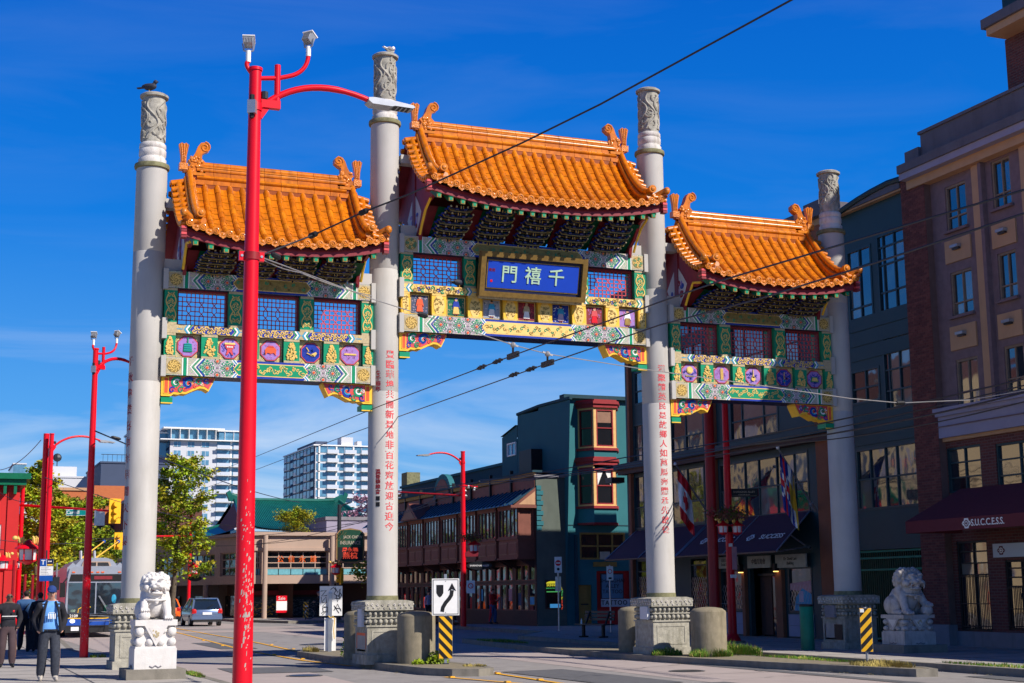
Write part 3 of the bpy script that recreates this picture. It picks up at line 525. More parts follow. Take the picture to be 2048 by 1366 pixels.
for s in (-1, 1):
    x0, x1 = (-XA+RC, -XB-RC) if s < 0 else (XB+RC, XA-RC)
    x0 -= .02; x1 += .02; L = x1-x0
    painted_beam('upper_beam', x0, x1, 8.66, 9.06, YF-.03, 'gold_dark', 'blue', 'gold_dark')
    painted_beam('lower_beam', x0, x1, 6.61, 7.03, YF-.05, 'green', 'blue', 'gold')
    cloud_beam(x0+.02, x1-.02, 7.60, 7.80, YF-.02, False)
    px_ = [0, .30, 1.47, 1.81, 3.17, 3.51, 4.68, 4.98]; k = L/4.98
    for i in range(0, 8, 2): green_post(x0+px_[i]*k+.005, x0+px_[i+1]*k-.005, 7.80, 8.66, YF)
    for i in range(1, 7, 2): lattice(x0+px_[i]*k, x0+px_[i+1]*k, 7.80, 8.66)
    u = x0+.01; mo = 0 if s < 0 else 5
    for i in range(11):
        w_ = .28 if i in (0, 10) else (.40 if i % 2 == 0 else .56); w_ *= L/4.96
        if i % 2 == 0: green_post(u+.012, u+w_-.012, 7.03, 7.60, YF-.01, False)
        else: medallion(u, u+w_, 7.03, 7.60, YF, mo+i//2)
        u += w_
    corbel(x0, 1, 6.61, YF); corbel(x1, -1, 6.61, YF)
x0, x1 = -XB+RC-.02, XB-RC+.02
painted_beam('upper_beam', x0, x1, 9.96, 10.38, YF-.03, 'gold_dark', 'green', 'gold_dark', 3)
painted_beam('lower_beam', x0, x1, 7.96, 8.39, YF-.05, 'yellow_pale', 'blue', 'gold', 4)
for a, b in ((x0+.02, x0+1.98), (x1-1.98, x1-.02)): cloud_beam(a, b, 8.96, 9.16, YF-.02, True)
mb = MB(); mb.box(x0+1.98, x1-1.98, YF-.02, -YF, 8.96, 9.16, 'gold_dark'); mb.build('cloud_beam', gate)
for a, b in ((0, .33), (1.66, 1.98), (4.78, 5.10), (6.43, 6.76)): green_post(x0+a+.005, x0+b-.005, 9.16, 9.96, YF)
lattice(x0+.33, x0+1.66, 9.16, 9.96); lattice(x0+5.10, x0+6.43, 9.16, 9.96)
mb = MB(); mb.box(x0+1.98, x0+4.78, -.1, .1, 9.16, 9.96, 'green_dark'); mb.build('back_panel', gate)
u = x0+.01
for i in range(15):
    w_ = .235 if i in (0, 14) else (.40 if i % 2 == 0 else .55); w_ *= 6.74/6.72
    if i % 2 == 0: green_post(u+.01, u+w_-.01, 8.39, 8.96, YF-.01, False, 'yellow', 'gold')
    else: portrait(u, u+w_, 8.39, 8.96, YF, i//2)
    u += w_
corbel(x0, 1, 7.96, YF); corbel(x1, -1, 7.96, YF)
for X, zs in ((-XA, (8.86, 7.7, 6.82)), (-XB, (8.86, 7.7, 6.82, 10.17, 9.06, 8.17)), (XB, (8.86, 7.7, 6.82, 10.17, 9.06, 8.17)), (XA, (8.86, 7.7, 6.82))):
    for z in zs:                                                    # stone sleeves where the beams enter the columns
        s = (1 if X < 0 else -1) if abs(X) > 5 else (0 if z > 9.5 or z in (9.06, 8.17) else 0)
        sides = [(1 if X < 0 else -1)] if abs(X) > 5 else ([(-1 if X < 0 else 1)] if z in (8.86, 7.7, 6.82) else [(1 if X < 0 else -1)])
        for s in sides:
            mb = MB(); a, b = sorted((X+s*(RC-.06), X+s*(RC+.05))); mb.box(a, b, YF-.075, -YF+.05, z-.24, z+.24, 'column_stone'); mb.build('beam_sleeve', gate)
# name plaque, leaning forward
PM = T(0, -.50, 8.94) @ Matrix.Rotation(math.radians(13), 4, 'X')
mb = MB(PM); HW, HH = 1.45, 1.12
for a, b, c, d in ((-HW, HW, 0, .13), (-HW, HW, HH-.13, HH), (-HW, -HW+.13, .13, HH-.13), (HW-.13, HW, .13, HH-.13)): mb.box(a, b, -.12, .10, c, d, 'frame_bronze')
mb.box(-HW+.13, HW-.13, -.02, .10, .13, HH-.13, 'navy')
pl = mb.build('name_plaque', gate); pl['label'] = 'blue plaque in a heavy gilt frame with three pale green characters'
mb = MB(PM); mb.box(-HW+.19, HW-.19, -.035, -.021, .20, HH-.20, 'gold_dark'); mb.box(-HW+.215, HW-.215, -.045, -.036, .225, HH-.225, 'blue_deep'); mb.build('panel', pl)
for k, ch in enumerate('門禧千'): lettering(ch, .46, 'mint', PM @ T((k-1)*.64-.02, -.05, .56) @ FRONT, pl, 'character', .014, 1.0, .005)
lettering('庚辰', .09, 'red_dark', PM @ T(-1.13, -.05, .66) @ FRONT, pl, 'signature', .003)
mb = MB(PM); mb.box(-1.16, -1.10, -.05, -.045, .36, .42, 'red_paint'); mb.build('seal_mark', pl)
mb = MB(PM); mb.box(-HW+.05, HW-.05, -.02, .14, -.07, 0, 'tan_gold'); mb.build('plaque_shelf', pl)

# ---- roofs
NT = [0]
def roof(cx, half, zr, ze, lift, rows, courses, clusters, indiv):
    """gabled roof with upturned corners: zr foot of the ridge, ze eave at mid span, lift at the corners"""
    E_ = 1.85
    def Z(x, t): u = abs(x-cx)/half; return ze+(zr-ze)*max(0, 1-t)**1.55+lift*(u**2.4)*t**1.5+.05*lift*max(0, t-.8)*5
    def S(x, t, sg=-1): return Vector((x, sg*(.08+(E_-.08)*t), Z(x, t)))
    rf = MB(); sf_ = MB(); nx, ntt = 20, 10
    for sg in (-1, 1):
        for i in range(nx):
            for j in range(ntt):
                a, b = cx-half+2*half*i/nx, cx-half+2*half*(i+1)/nx; t0, t1 = j/ntt, (j+1)/ntt
                q = [S(a, t0, sg), S(b, t0, sg), S(b, t1, sg), S(a, t1, sg)]; d = Vector((0, 0, -.10))
                rf.add(q, [(0, 1, 2, 3)], 'tile_dark'); sf_.add([p+d*1.3 for p in q], [(3, 2, 1, 0)], 'maroon')
    r = rf.build('roof', gate); sf_.build('soffit', r)
    # tiles: half-round rows with troughs of flat tiles between
    tm = MB(); R_ = .078; n = 6; Lt = 1.0
    for k in range(n):
        a0, a1 = pi*k/n, pi*(k+1)/n
        for r0, r1, y0, y1 in ((R_, R_*.93, 0, 1),):
            tm.add([(math.cos(a0)*R_*.94, 0, math.sin(a0)*R_*.94), (math.cos(a1)*R_*.94, 0, math.sin(a1)*R_*.94), (math.cos(a1)*R_, 1, math.sin(a1)*R_), (math.cos(a0)*R_, 1, math.sin(a0)*R_)], [(0, 1, 2, 3)], 'tile')
            tm.add([(math.cos(a0)*R_, 1, math.sin(a0)*R_), (math.cos(a1)*R_, 1, math.sin(a1)*R_), (math.cos(a1)*R_*.66, 1, math.sin(a1)*R_*.66), (math.cos(a0)*R_*.66, 1, math.sin(a0)*R_*.66)], [(0, 1, 2, 3)], 'tile_dark')
    barrel = [tm]; pitch = 2*(half-.12)/rows
    me_b = tm.build('roof_tile', mesh_only=True, smooth=50)
    me_b2 = me_b.copy(); me_b2.materials[0] = MATS['tile_pale']; me_b3 = me_b.copy(); me_b3.materials[0] = MATS['tile_mid']; PK = (me_b, me_b, me_b2, me_b3)
    pm = MB(); w_ = pitch/2
    for k in range(4):
        u0, u1 = -w_+2*w_*k/4, -w_+2*w_*(k+1)/4; f = lambda u: .035*(u/w_)**2
        pm.add([(u0, 0, f(u0)), (u1, 0, f(u1)), (u1, 1, f(u1)+.012), (u0, 1, f(u0)+.012)], [(0, 1, 2, 3)], 'tile'); pm.add([(u0, 1, f(u0)+.012), (u1, 1, f(u1)+.012), (u1, 1, f(u1)-.04), (u0, 1, f(u0)-.04)], [(0, 1, 2, 3)], 'black')
    me_p = pm.build('trough_tile', mesh_only=True, smooth=50)
    def frame(x, t0, t1, sg, up=.0):
        a, b = S(x, t0, sg), S(x, t1, sg); d = b-a; L = d.length; dy = d/L; dx = (S(x+.05, (t0+t1)/2, sg)-S(x-.05, (t0+t1)/2, sg)).normalized()
        if sg > 0: dx = -dx
        nz_ = dx.cross(dy).normalized(); 
        if nz_.z < 0: nz_ = -nz_
        dx = dy.cross(nz_); a = a+nz_*up
        return Matrix(((dx.x, dy.x*L, nz_.x, a.x), (dx.y, dy.y*L, nz_.y, a.y), (dx.z, dy.z*L, nz_.z, a.z), (0, 0, 0, 1)))
    rest = MB(); vt = [list(v.co) for v in me_b.vertices]; ft = [list(p.vertices) for p in me_b.polygons]; mt = [p.material_index for p in me_b.polygons]
    def bake(me, M, nm):
        b = len(rest.v); rest.v += [M @ v.co for v in me.vertices]
        for p in me.polygons: rest.f.append([b+i for i in p.vertices]); rest.m.append(rest.mi(me.materials[p.material_index].name))
    for i in range(rows+1):
        x = cx-half+.12+pitch*i
        for j in range(courses):
            t0, t1 = j/courses, (j+1.06)/courses
            for sg in (-1, 1):
                M = frame(x+rnd.uniform(-.006, .006), t0, min(1.02, t1), sg, .015+rnd.uniform(0, .006))
                if sg < 0 and NT[0] < 298 and indiv(i, j): link('roof_tile', rnd.choice(PK), r, M); NT[0] += 1
                else: bake(rnd.choice(PK), M, 0)
                if i < rows and sg < 0: bake(me_p, frame(x+pitch/2, t0, min(1.03, t1+.01), sg, .012), 0)
    o = rest.build('tile_courses', r, 50); o['kind'] = 'stuff'
    # eave ends: round antefixes and drip tiles
    ea = MB(); ea.cyl((0, -.03, .02), (0, .02, .02), .092, n=14, m='tile_pale'); ea.tube([(.055*math.cos(a), -.035, .02+.055*math.sin(a)) for a in [2*pi*q/10 for q in range(11)]], .012, 5, 'glaze_relief'); ea.sph((0, -.035, .02), (.025, .012, .025), 'glaze_relief', 6, 4); me_a = ea.build('round_eave_tile', mesh_only=True, smooth=40)
    ea = MB(); h = .13; ea.prism([(-pitch*.38, .02), (-pitch*.30, -h*.55), (-pitch*.12, -h*.8), (0, -h), (pitch*.12, -h*.8), (pitch*.30, -h*.55), (pitch*.38, .02)], -.02, .01, 'glaze_relief'); ea.sph((0, -.02, -.03), (.05, .012, .035), 'tile', 8, 5); me_d = ea.build('drip_tile', mesh_only=True, smooth=40)
    for i in range(rows+1):
        x = cx-half+.12+pitch*i; link('round_eave_tile', me_a, r, Matrix.Translation(S(x, 1.02)))
        if i < rows: link('drip_tile', me_d, r, Matrix.Translation(S(x+pitch/2, 1.02)))
    # verge tiles along both gables
    for s in (-1, 1):
        vg = MB(); xe = cx+s*half; vg.cyl((-s*.34, 0, .08), (s*.06, 0, -.01), .075, n=10, m='tile'); vg.sph((s*.062, 0, -.01), (.02, .05, .05), 'tile_pale', 6, 4); me_v = vg.build('verge_tile', mesh_only=True, smooth=50)
        for sg in (-1, 1):
            for k in range(13): link('verge_tile', me_v, r, Matrix.Translation(S(xe, k/12.5, sg)))
        # vertical ridge rolling down towards the eave
        vr = MB(); xv = cx+s*(half-.36)
        for sg in (-1, 1):
            pts = [S(xv, t, sg)+Vector((0, 0, .0)) for t in [q/14*.90 for q in range(15)]]
            e = pts[-1]; pts += [e+Vector((0, sg*.14, .02))] 
            for dz, rr, m, dx in ((.06, .10, 'tile_dark', 0), (.15, .075, 'tile', .03), (.15, .075, 'tile', -.03), (.245, .055, 'tile_dark', 0), (.31, .080, 'tile', 0)):
                vr.tube([p+Vector((dx*2.2, 0, dz)) for p in pts], rr, 8, m)
            for k in range(0, 15, 2): vr.cyl(pts[k]+Vector((0, -.006, .31)), pts[k]+Vector((0, .006, .31)), .087, n=10, m='tile_dark')
            e = pts[-1]; vr.cyl(e+Vector((0, -.02*0, .31)), e+Vector((0, sg*.10, .31)), .10, n=12, m='tile_pale'); vr.sph(e+Vector((0, sg*.11, .31)), (.06, .02, .06), 'glaze_relief', 8, 5)
            c = S(cx+s*(half-.22), .93, sg); c2 = S(cx+s*(half+.02), 1.05, sg)
            vr.tube([e+Vector((0, 0, .1)), c+Vector((s*.02, 0, .16)), c2+Vector((0, 0, .20))], [.08, .085, .07], 8, 'tile'); vr.tube([e+Vector((0, 0, .03)), c+Vector((s*.02, 0, .05)), c2+Vector((0, 0, .07))], [.09, .09, .07], 8, 'tile_dark'); vr.sph(c2+Vector((0, 0, .17)), (.09, .09, .10), 'glaze_relief', 8, 6)
        vr.build('hip_ridge', r, 50)
    # main ridge
    hr = half-.52; mr = MB(); L = 2*hr; n = max(6, round(L/.42))
    mr.box(cx-hr, cx+hr, -.16, .16, zr-.16, zr+.02, 'tile_dark')
    mr.build('ridge', r, 45)
    for k in range(n):
        mr = MB(); a, b = cx-hr+L*k/n+.004, cx-hr+L*(k+1)/n-.004; q = rnd.choice(('tile', 'tile', 'tile_pale'))
        mr.box(a, b, -.17, .17, zr+.02, zr+.12, q); mr.cyl((a, -.13, zr+.18), (b, -.13, zr+.18), .062, n=8, m=q); mr.cyl((a, .13, zr+.18), (b, .13, zr+.18), .062, n=8, m=q); mr.box(a, b, -.12, .12, zr+.12, zr+.30, q)
        mr.box(a, b, -.10, .10, zr+.30, zr+.42, 'tile'); mr.cyl((a, -.08, zr+.39), (b, -.08, zr+.39), .052, n=8, m=q); mr.box(a, b, -.13, .13, zr+.435, zr+.465, 'tile_pale'); mr.cyl((a, 0, zr+.52), (b, 0, zr+.52), .085, n=10, m=q); mr.build('ridge_tile', r, 45)
    for s in (-1, 1):                                                # curled dragon-fish finial and its fan tail
        x = cx+s*(hr+.0); f = MB(); b = zr+.0
        f.box(x-.17, x+.17, -.19, .19, b, b+.10, 'tile'); f.box(x-.14, x+.14, -.15, .15, b+.10, b+.22, 'tile_dark'); f.box(x-.18, x+.18, -.19, .19, b+.22, b+.29, 'tile_pale')
        body = [(-.20, .29), (.16, .29), (.19, .42), (.13, .52), (.20, .60), (.10, .68), (.03, .80), (-.02, .95), (-.09, 1.05), (-.20, 1.08), (-.29, 1.0), (-.29, .89), (-.20, .82), (-.13, .78), (-.12, .66), (-.20, .58), (-.16, .48), (-.23, .40)]
        if s > 0: body = [(-a, c) for a, c in body][::-1]
        f.prism([(x+a*-1, b+c) for a, c in body][::-1], -.10, .10, 'tile')
        cxx, czz = x-s*-.0+( .19*s*-1 if False else 0), b
        sc = (x+(.19 if s < 0 else -.19), b+.95)
        for yy in (-.10, .10): 
            pts = [(sc[0]+(.13*(1-t*.85))*math.cos(-s*(pi*.5)+s*t*9.5), yy, sc[1]+(.13*(1-t*.85))*math.sin(-s*(pi*.5)+s*t*9.5)) for t in [q/18 for q in range(19)]]; f.tube(pts, .022, 5, 'glaze_relief')
        for k in range(16): f.sph((x+rnd.uniform(-.13, .13), -.10, b+rnd.uniform(.32, .68)), (rnd.uniform(.03, .06), .03, rnd.uniform(.03, .06)), 'glaze_relief', 7, 5)
        xt = x+s*.30; f.prism([(xt-.06, b+.50), (xt+.06, b+.50), (xt+.07, b+.72), (xt+.12, b+.98), (xt+.05, b+1.03), (xt, b+1.0), (xt-.05, b+1.03), (xt-.12, b+.98), (xt-.07, b+.72)], -.06, .06, 'tile')
        for k in range(3): f.tube([(xt+(k-1)*.03, -.065, b+.56), (xt+(k-1)*.04, -.065, b+.76), (xt+(k-1)*.07, -.065, b+1.0)], .014, 5, 'glaze_relief')
        f.box(xt-.10, xt+.10, -.10, .10, b+.36, b+.52, 'glaze_relief'); f.bar((xt, 0, b+.40), (x, 0, b+.36), .16, 'tile_dark', .16)
        f.build('ridge_finial', r, 45)
    # fascia, rafter ends, soffit battens
    fa = MB()
    for i in range(nx):
        a, c = cx-half+.05+2*(half-.05)*i/nx, cx-half+.05+2*(half-.05)*(i+1)/nx; A, C_ = S(a, .955), S(c, .955)
        fa.add([A+Vector((0, -.0, -.07)), C_+Vector((0, 0, -.07)), C_+Vector((0, 0, -.27)), A+Vector((0, 0, -.27)), A+Vector((0, .08, -.07)), C_+Vector((0, .08, -.07)), C_+Vector((0, .08, -.27)), A+Vector((0, .08, -.27))], [(0, 1, 2, 3), (4, 7, 6, 5), (3, 2, 6, 7)], 'maroon')
    for s in (-1, 1):
        A = S(cx+s*half, 1.0)
        for q in range(4): fa.box(A.x-.06, A.x+.06, A.y-.02-.0*q, A.y+.16, A.z-.14-.07*q, A.z-.085-.07*q, 'maroon' if q % 2 else 'pink_red')
    fa.build('fascia', r)
    nr = rows-2
    for k in range(nr):
        x = cx-half+.28+(2*half-.56)*k/(nr-1); p = S(x, .86); M = MB()
        p = S(x, .93); M.bar(p+Vector((0, -.02, -.345)), S(x, .62)+Vector((0, 0, -.26)), .13, 'green_dark', .13); M.box(p.x-.055, p.x+.055, p.y-.035, p.y-.02, p.z-.40, p.z-.29, 'mustard'); M.box(p.x-.036, p.x+.036, p.y-.042, p.y-.034, p.z-.382, p.z-.308, 'green'); M.build('rafter_end', r)
    # bracket clusters flaring out from the beam
    zb = ze-.85 if clusters == 5 else ze-.58
    for k in range(clusters):
        x = cx+(k-(clusters-1)/2)*(2*(half-.45)/clusters); M = MB(); tiers = 6; zt = ze-.16; dz = (zt-zb)/tiers
        for j in range(tiers):
            z = zb+dz*j; yo = -.18-.22*j; hw = .20+.24*math.sin(pi*(j+.9)/7)
            for yy in (yo, yo+.22):
                pts = [(x-hw, z+dz*.62), (x-hw+.05, z+dz*.05), (x-hw*.45, z-dz*.12), (x+hw*.45, z-dz*.12), (x+hw-.05, z+dz*.05), (x+hw, z+dz*.62), (x+hw-.1, z+dz*.60), (x+hw*.3, z+dz*.45), (x-hw*.3, z+dz*.45), (x-hw+.1, z+dz*.60)]
                M.prism(pts, yy-.035, yy+.035, 'navy')
                M.ribbon([p for p in pts[:6]], .026, yy-.035, .006, 'gold_dark')
                for q in (-1, 0, 1): M.box(x+q*(hw-.03)-.042, x+q*(hw-.03)+.042, yy-.045, yy+.045, z+dz*.60, z+dz*.92, 'blue' if q else 'navy')
            for q in (-2, -1, 1, 2): M.box(x+q*hw*.36-.035, x+q*hw*.36+.035, yo-.06-.02*abs(q), yo+.08, z+dz*.1, z+dz*.42, ('navy', 'blue')[q % 2]); M.box(x+q*hw*.36-.038, x+q*hw*.36+.038, yo-.066-.02*abs(q), yo-.06, z+dz*.1, z+dz*.16, 'gold_dark'); M.bar((x+q*hw*.36, yo+.1, z), (x+q*hw*.46, yo-.14, z+dz*.7), .04, 'navy', dz*.3); M.box(x+q*hw*.46-.02, x+q*hw*.46+.02, yo-.155, yo-.14, z+dz*.5, z+dz*.9, 'tan_gold')
            M.bar((x, -.05, z+dz*.35), (x, yo-.15, z+dz*.62), .07, 'navy', dz*.5); M.box(x-.036, x-.024, yo-.16, yo-.13, z+dz*.3, z+dz*.85, 'gold'); M.box(x+.024, x+.036, yo-.16, yo-.13, z+dz*.3, z+dz*.85, 'gold')
            M.box(x-hw*.6, x+hw*.6, .1, .16, z, z+dz*.8, 'navy')
        M.build('bracket_cluster', r)
    mb = MB(); n = clusters*4
    for k in range(n):                                                # painted boards behind the brackets
        a = cx-half+.25+(2*half-.5)*k/n; b = a+(2*half-.5)/n-.01; mb.add([(a, -.12, zb+.12+.06*(k % 2)), (b, -.12, zb+.12+.06*(k % 2)), (b, -.95, ze-.1), (a, -.95, ze-.1)], [(0, 1, 2, 3), (3, 2, 1, 0)], 'green_dark' if k % 2 else 'maroon')
    mb.box(cx-half+.2, cx+half-.2, -.10, .10, zb+.30, zr-.3, 'maroon'); mb.build('eave_board', r)
    # gable boards
    for s in (-1, 1):
        xg = cx+s*(half-.27); M = MB()
        out_ = [(-.10, zb+.02), (-.34, zb+.02), (-.42, zb+.30), (-.62, zb+.42), (-.80, zb+.62), (-.95, ze-.05), (-1.35, ze+.02), (-1.72, Z(xg, .93)-.12), (-1.5, Z(xg, .73)-.1), (-1.0, Z(xg, .49)-.08), (-.5, Z(xg, .24)-.08), (0, Z(xg, 0)-.08)]
        full = out_+[(-y, z) for y, z in out_[::-1]]
        M.prism(full, xg-.04, xg+.04, 'maroon', 'x')
        g = M.build('gable_board', r); M = MB()
        cz = zb+.55
        xo = xg+s*.041
        M.prism([(-.15, cz-.35), (-.40, cz-.1), (-.55, cz+.15), (-.30, cz+.45), (0, cz+.75), (.30, cz+.45), (.55, cz+.15), (.40, cz-.1), (.15, cz-.35)], min(xo, xo+s*.008), max(xo, xo+s*.008), 'white_wall', 'x'); xo += s*.008
        for q in range(14): 
            yy, zz = rnd.uniform(-.3, .3), cz+rnd.uniform(-.2, .4); M.sph((xo, yy, zz), (.012, rnd.uniform(.05, .12), rnd.uniform(.04, .10)), rnd.choice(('blue', 'purple', 'lilac', 'red_dark')), 8, 5)
        M.tube([(xo, -.46, cz-.42), (xo, -.62, cz-.2), (xo, -.9, cz+.1), (xo, -1.3, ze-.0)], .035, 6, 'yellow'); M.tube([(xo, .46, cz-.42), (xo, .62, cz-.2), (xo, .9, cz+.1), (xo, 1.3, ze-.0)], .035, 6, 'yellow')
        M.build('painted_motif', g)
        for z0_, z1_ in ((zr-.62, zr-.40), (zb+.12, zb+.42)): M = MB(); M.box(min(xg, cx+s*(half+.17)), max(xg, cx+s*(half+.17)), -.14, .14, z0_, z1_, 'column_stone'); M.build('roof_bearing', r)
    return r
rndA = rnd.random()
ra = roof(0, 3.17, 12.90, 11.11, .36, 22, 12, 5, lambda i, j: i <= 9)
rb = roof(-6.58, 2.35, 11.22, 9.53, .30, 15, 11, 4, lambda i, j: True)
rc = roof(6.58, 2.35, 11.22, 9.53, .30, 15, 11, 4, lambda i, j: False)
# ------------------------------------------------------------------ ground
RZ, SZ = -.10, .05
def sheet(name, pts, z, m, kind='structure'):
    mb = MB(); mb.add([(x, y, z) for x, y in pts], [tuple(range(len(pts)))], m); o = mb.build(name); o['kind'] = kind; return o
def slab(name, pts, z0, z1, m, edge='curb_stone', par=None):
    mb = MB(); n = len(pts)
    a = sum(pts[i][0]*pts[(i+1) % n][1]-pts[(i+1) % n][0]*pts[i][1] for i in range(n))
    if a < 0: pts = pts[::-1]
    cx, cy = sum(p[0] for p in pts)/n, sum(p[1] for p in pts)/n
    inner = []
    for i in range(n):                                               # kerb band 16 cm wide along the edge
        p, q, r = Vector(pts[i-1]), Vector(pts[i]), Vector(pts[(i+1) % n]); d1, d2 = (q-p).normalized(), (r-q).normalized(); b = (Vector((-d1.y, d1.x))+Vector((-d2.y, d2.x))); b = b.normalized() if b.length > 1e-4 else Vector((-d1.y, d1.x)); inner.append(q+b*.17)
    mb.add([(x, y, z1) for x, y in inner], [tuple(range(n))], m)
    mb.add([(x, y, z1+.004) for x, y in pts]+[(x, y, z1+.004) for x, y in inner]+[(x, y, z0-.02) for x, y in pts], [f for i in range(n) for f in ((i, (i+1) % n, n+(i+1) % n, n+i), (2*n+i, 2*n+(i+1) % n, (i+1) % n, i))], edge)
    o = mb.build(name, par); o['kind'] = 'structure'; return o
sheet('ground', [(-1500, -1500), (1500, -1500), (1500, 1500), (-1500, 1500)], RZ-.02, 'road_dark')
sheet('road', [(-60, -60), (60, -60), (60, 160), (-60, 160)], RZ, 'road')
sheet('concrete_lane', [(-.2, -26), (3.3, -26), (3.3, 60), (1.5, 60)], RZ+.004, 'road_pink')
sheet('concrete_lane', [(-8.6, 9), (-4.2, 14), (-2.6, 40), (-1.0, 70), (-8.6, 70)], RZ+.004, 'road_pink')
sheet('concrete_lane', [(-8.6, -14), (-6.2, -14), (-5.6, 3.0), (-8.6, 6.5)], RZ+.004, 'road_pink')
sheet('crossing_band', [(-9, 36), (20, 33), (20, 37), (-9, 40.5)], RZ+.008, 'road_pink')
sheet('crossing_band', [(-9, 44), (20, 41), (20, 44), (-9, 48)], RZ+.008, 'road_pink')
for p in ([(-7.4, -1.0), (-5.2, -1.2), (-5.1, 1.4), (-7.3, 1.7)], [(-4.9, 14), (-3.7, 14), (-3.5, 21), (-4.7, 21)], [(4.9, -14), (5.9, -14), (5.9, -9.8), (5.3, -9.8)], [(-1.9, -9), (-.3, -8.6), (-.4, -3), (-2.0, -3.3)], [(-3.2, -12), (.6, -12), (.4, -8.9), (-2.9, -9.3)], [(3.0, -14), (3.4, -14), (3.4, -2), (3.0, -2)]): sheet('asphalt_patch', p, RZ+.012, 'road_dark')
def road_line(pts, wd, name='lane_line', m='line_yellow', z=RZ+.016):
    mb = MB()
    for i in range(len(pts)-1):
        a, b = Vector((*pts[i], 0)), Vector((*pts[i+1], 0)); d = (b-a).normalized(); n = Vector((-d.y, d.x, 0))*wd/2
        mb.add([(p.x, p.y, z) for p in (a-n, b-n, b+n, a+n)], [(0, 1, 2, 3)], m)
    o = mb.build(name); o['kind'] = 'structure'
road_line([(-1.1, 52), (-1.9, 34), (-2.5, 20), (-3.35, 8.6)], .12); road_line([(-2.35, 44), (-2.9, 34), (-4.4, 13.3), (-4.5, 4.6), (-4.2, 1)], .12)
road_line([(-3.75, -4.6), (-3.05, -8.2), (-2.8, -14)], .12); road_line([(-2.35, -3.9), (-2.5, -7.6), (-2.4, -14)], .12)
for x, y in ((-4.35, 5.3), (-4.4, 8.5), (-4.42, 11.8), (-3.4, 8.4), (-2.9, 12.5), (-2.6, 17), (-3.7, -4.9), (-2.38, -4.1), (-3.3, -7), (-2.45, -6.6), (-4.3, 17), (-3.9, 23)):
    mb = MB(); mb.prism([(x-.06, RZ+.016), (x+.06, RZ+.016), (x+.04, RZ+.04), (x-.04, RZ+.04)], y-.06, y+.06, 'line_yellow'); o = mb.build('road_stud'); o['kind'] = 'structure'
for c in ((-1.35, 16.5), (-6.2, -2.5), (1.6, -5.2), (-5.4, 8.5)):
    mb = MB(); mb.lathe([(.33, 0), (.33, .006), (.01, .006)], 20, 'dark_metal', (c[0], c[1], RZ+.016)); mb.lathe([(.40, 0), (.40, .002), (.33, .002)], 20, 'road_dark', (c[0], c[1], RZ+.014)); o = mb.build('manhole_cover'); o['kind'] = 'structure'
def joints(parent_pts, y0, y1, st, x0, x1, z):
    mb = MB(); y = y0
    while y < y1: mb.box(x0, x1, y-.012, y+.012, z+.001, z+.004, 'road_dark'); y += st
    for x in (x0+(x1-x0)*.33, x0+(x1-x0)*.66): mb.box(x-.012, x+.012, y0, y1, z+.005, z+.008, 'road_dark')
    o = mb.build('pavement_joint'); o['kind'] = 'structure'
slab('sidewalk', [(-40, -30), (-8.5, -30), (-8.6, -4), (-8.6, 3.5), (-8.8, 7.0), (-9.55, 11), (-9.6, 12.5), (-8.95, 25), (-8.7, 34), (-9.5, 37), (-40, 37)], RZ, SZ, 'sidewalk')
joints(None, -12, 30, 1.5, -14.5, -9.0, SZ)
slab('sidewalk', [(6.15, -30), (40, -30), (40, 37), (11.5, 37), (10.2, 34), (9.6, 22), (6.6, 17), (6.15, 8)], RZ, SZ, 'sidewalk')
joints(None, -18, 28, 1.5, 6.4, 12.8, SZ)
slab('sidewalk', [(6.6, 54), (60, 50), (60, 120), (3, 120), (5.0, 62)], RZ, SZ, 'sidewalk'); slab('sidewalk', [(-60, 52), (-9.3, 52), (-9.0, 120), (-60, 120)], RZ, SZ, 'sidewalk')
slab('traffic_island', [(-3.75, 7.9), (-4.05, 7.2), (-4.15, 2), (-4.05, -1.6), (-3.85, -3.6), (-3.5, -4.35), (-3.0, -4.6), (-2.55, -4.3), (-2.35, -3.4), (-2.45, 2), (-2.8, 7.5), (-3.3, 8.2)], RZ, SZ, 'concrete')
slab('traffic_island', [(3.7, 15), (3.2, 11), (2.75, 5), (2.8, .2), (3.1, -2.5), (3.55, -5), (4.45, -9.4), (4.9, -9.5), (5.15, -8.8), (5.1, -4), (4.95, 2), (4.95, 9), (4.7, 14)], RZ, SZ, 'concrete')

# ------------------------------------------------------------------ plants on the ground
def blades(name, label, cx, cy, rx, ry, n, h, m, z=SZ, cat='weeds'):
    mb = MB()
    for k in range(n):
        a, d = rnd.uniform(0, 6.28), math.sqrt(rnd.random()); x, y = cx+rx*d*math.cos(a), cy+ry*d*math.sin(a); H = h*rnd.uniform(.5, 1.1)*(1.1-d*.5); l = Vector((rnd.uniform(-.5, .5), rnd.uniform(-.5, .5), 1)).normalized()*H; w_ = rnd.uniform(.006, .014); s = Vector((math.cos(a), math.sin(a), 0))*w_
        p = Vector((x, y, z)); b = Vector((rnd.uniform(-1, 1), rnd.uniform(-1, 1), 0))*H*.25
        mb.add([p-s, p+s, p+l*.6+s*.7, p+l*.6-s*.7, p+l+b], [(0, 1, 2, 3), (3, 2, 4)], m if rnd.random() < .8 else 'dry_grass')
    o = mb.build(name); tag(o, label, cat, kind='stuff'); return o
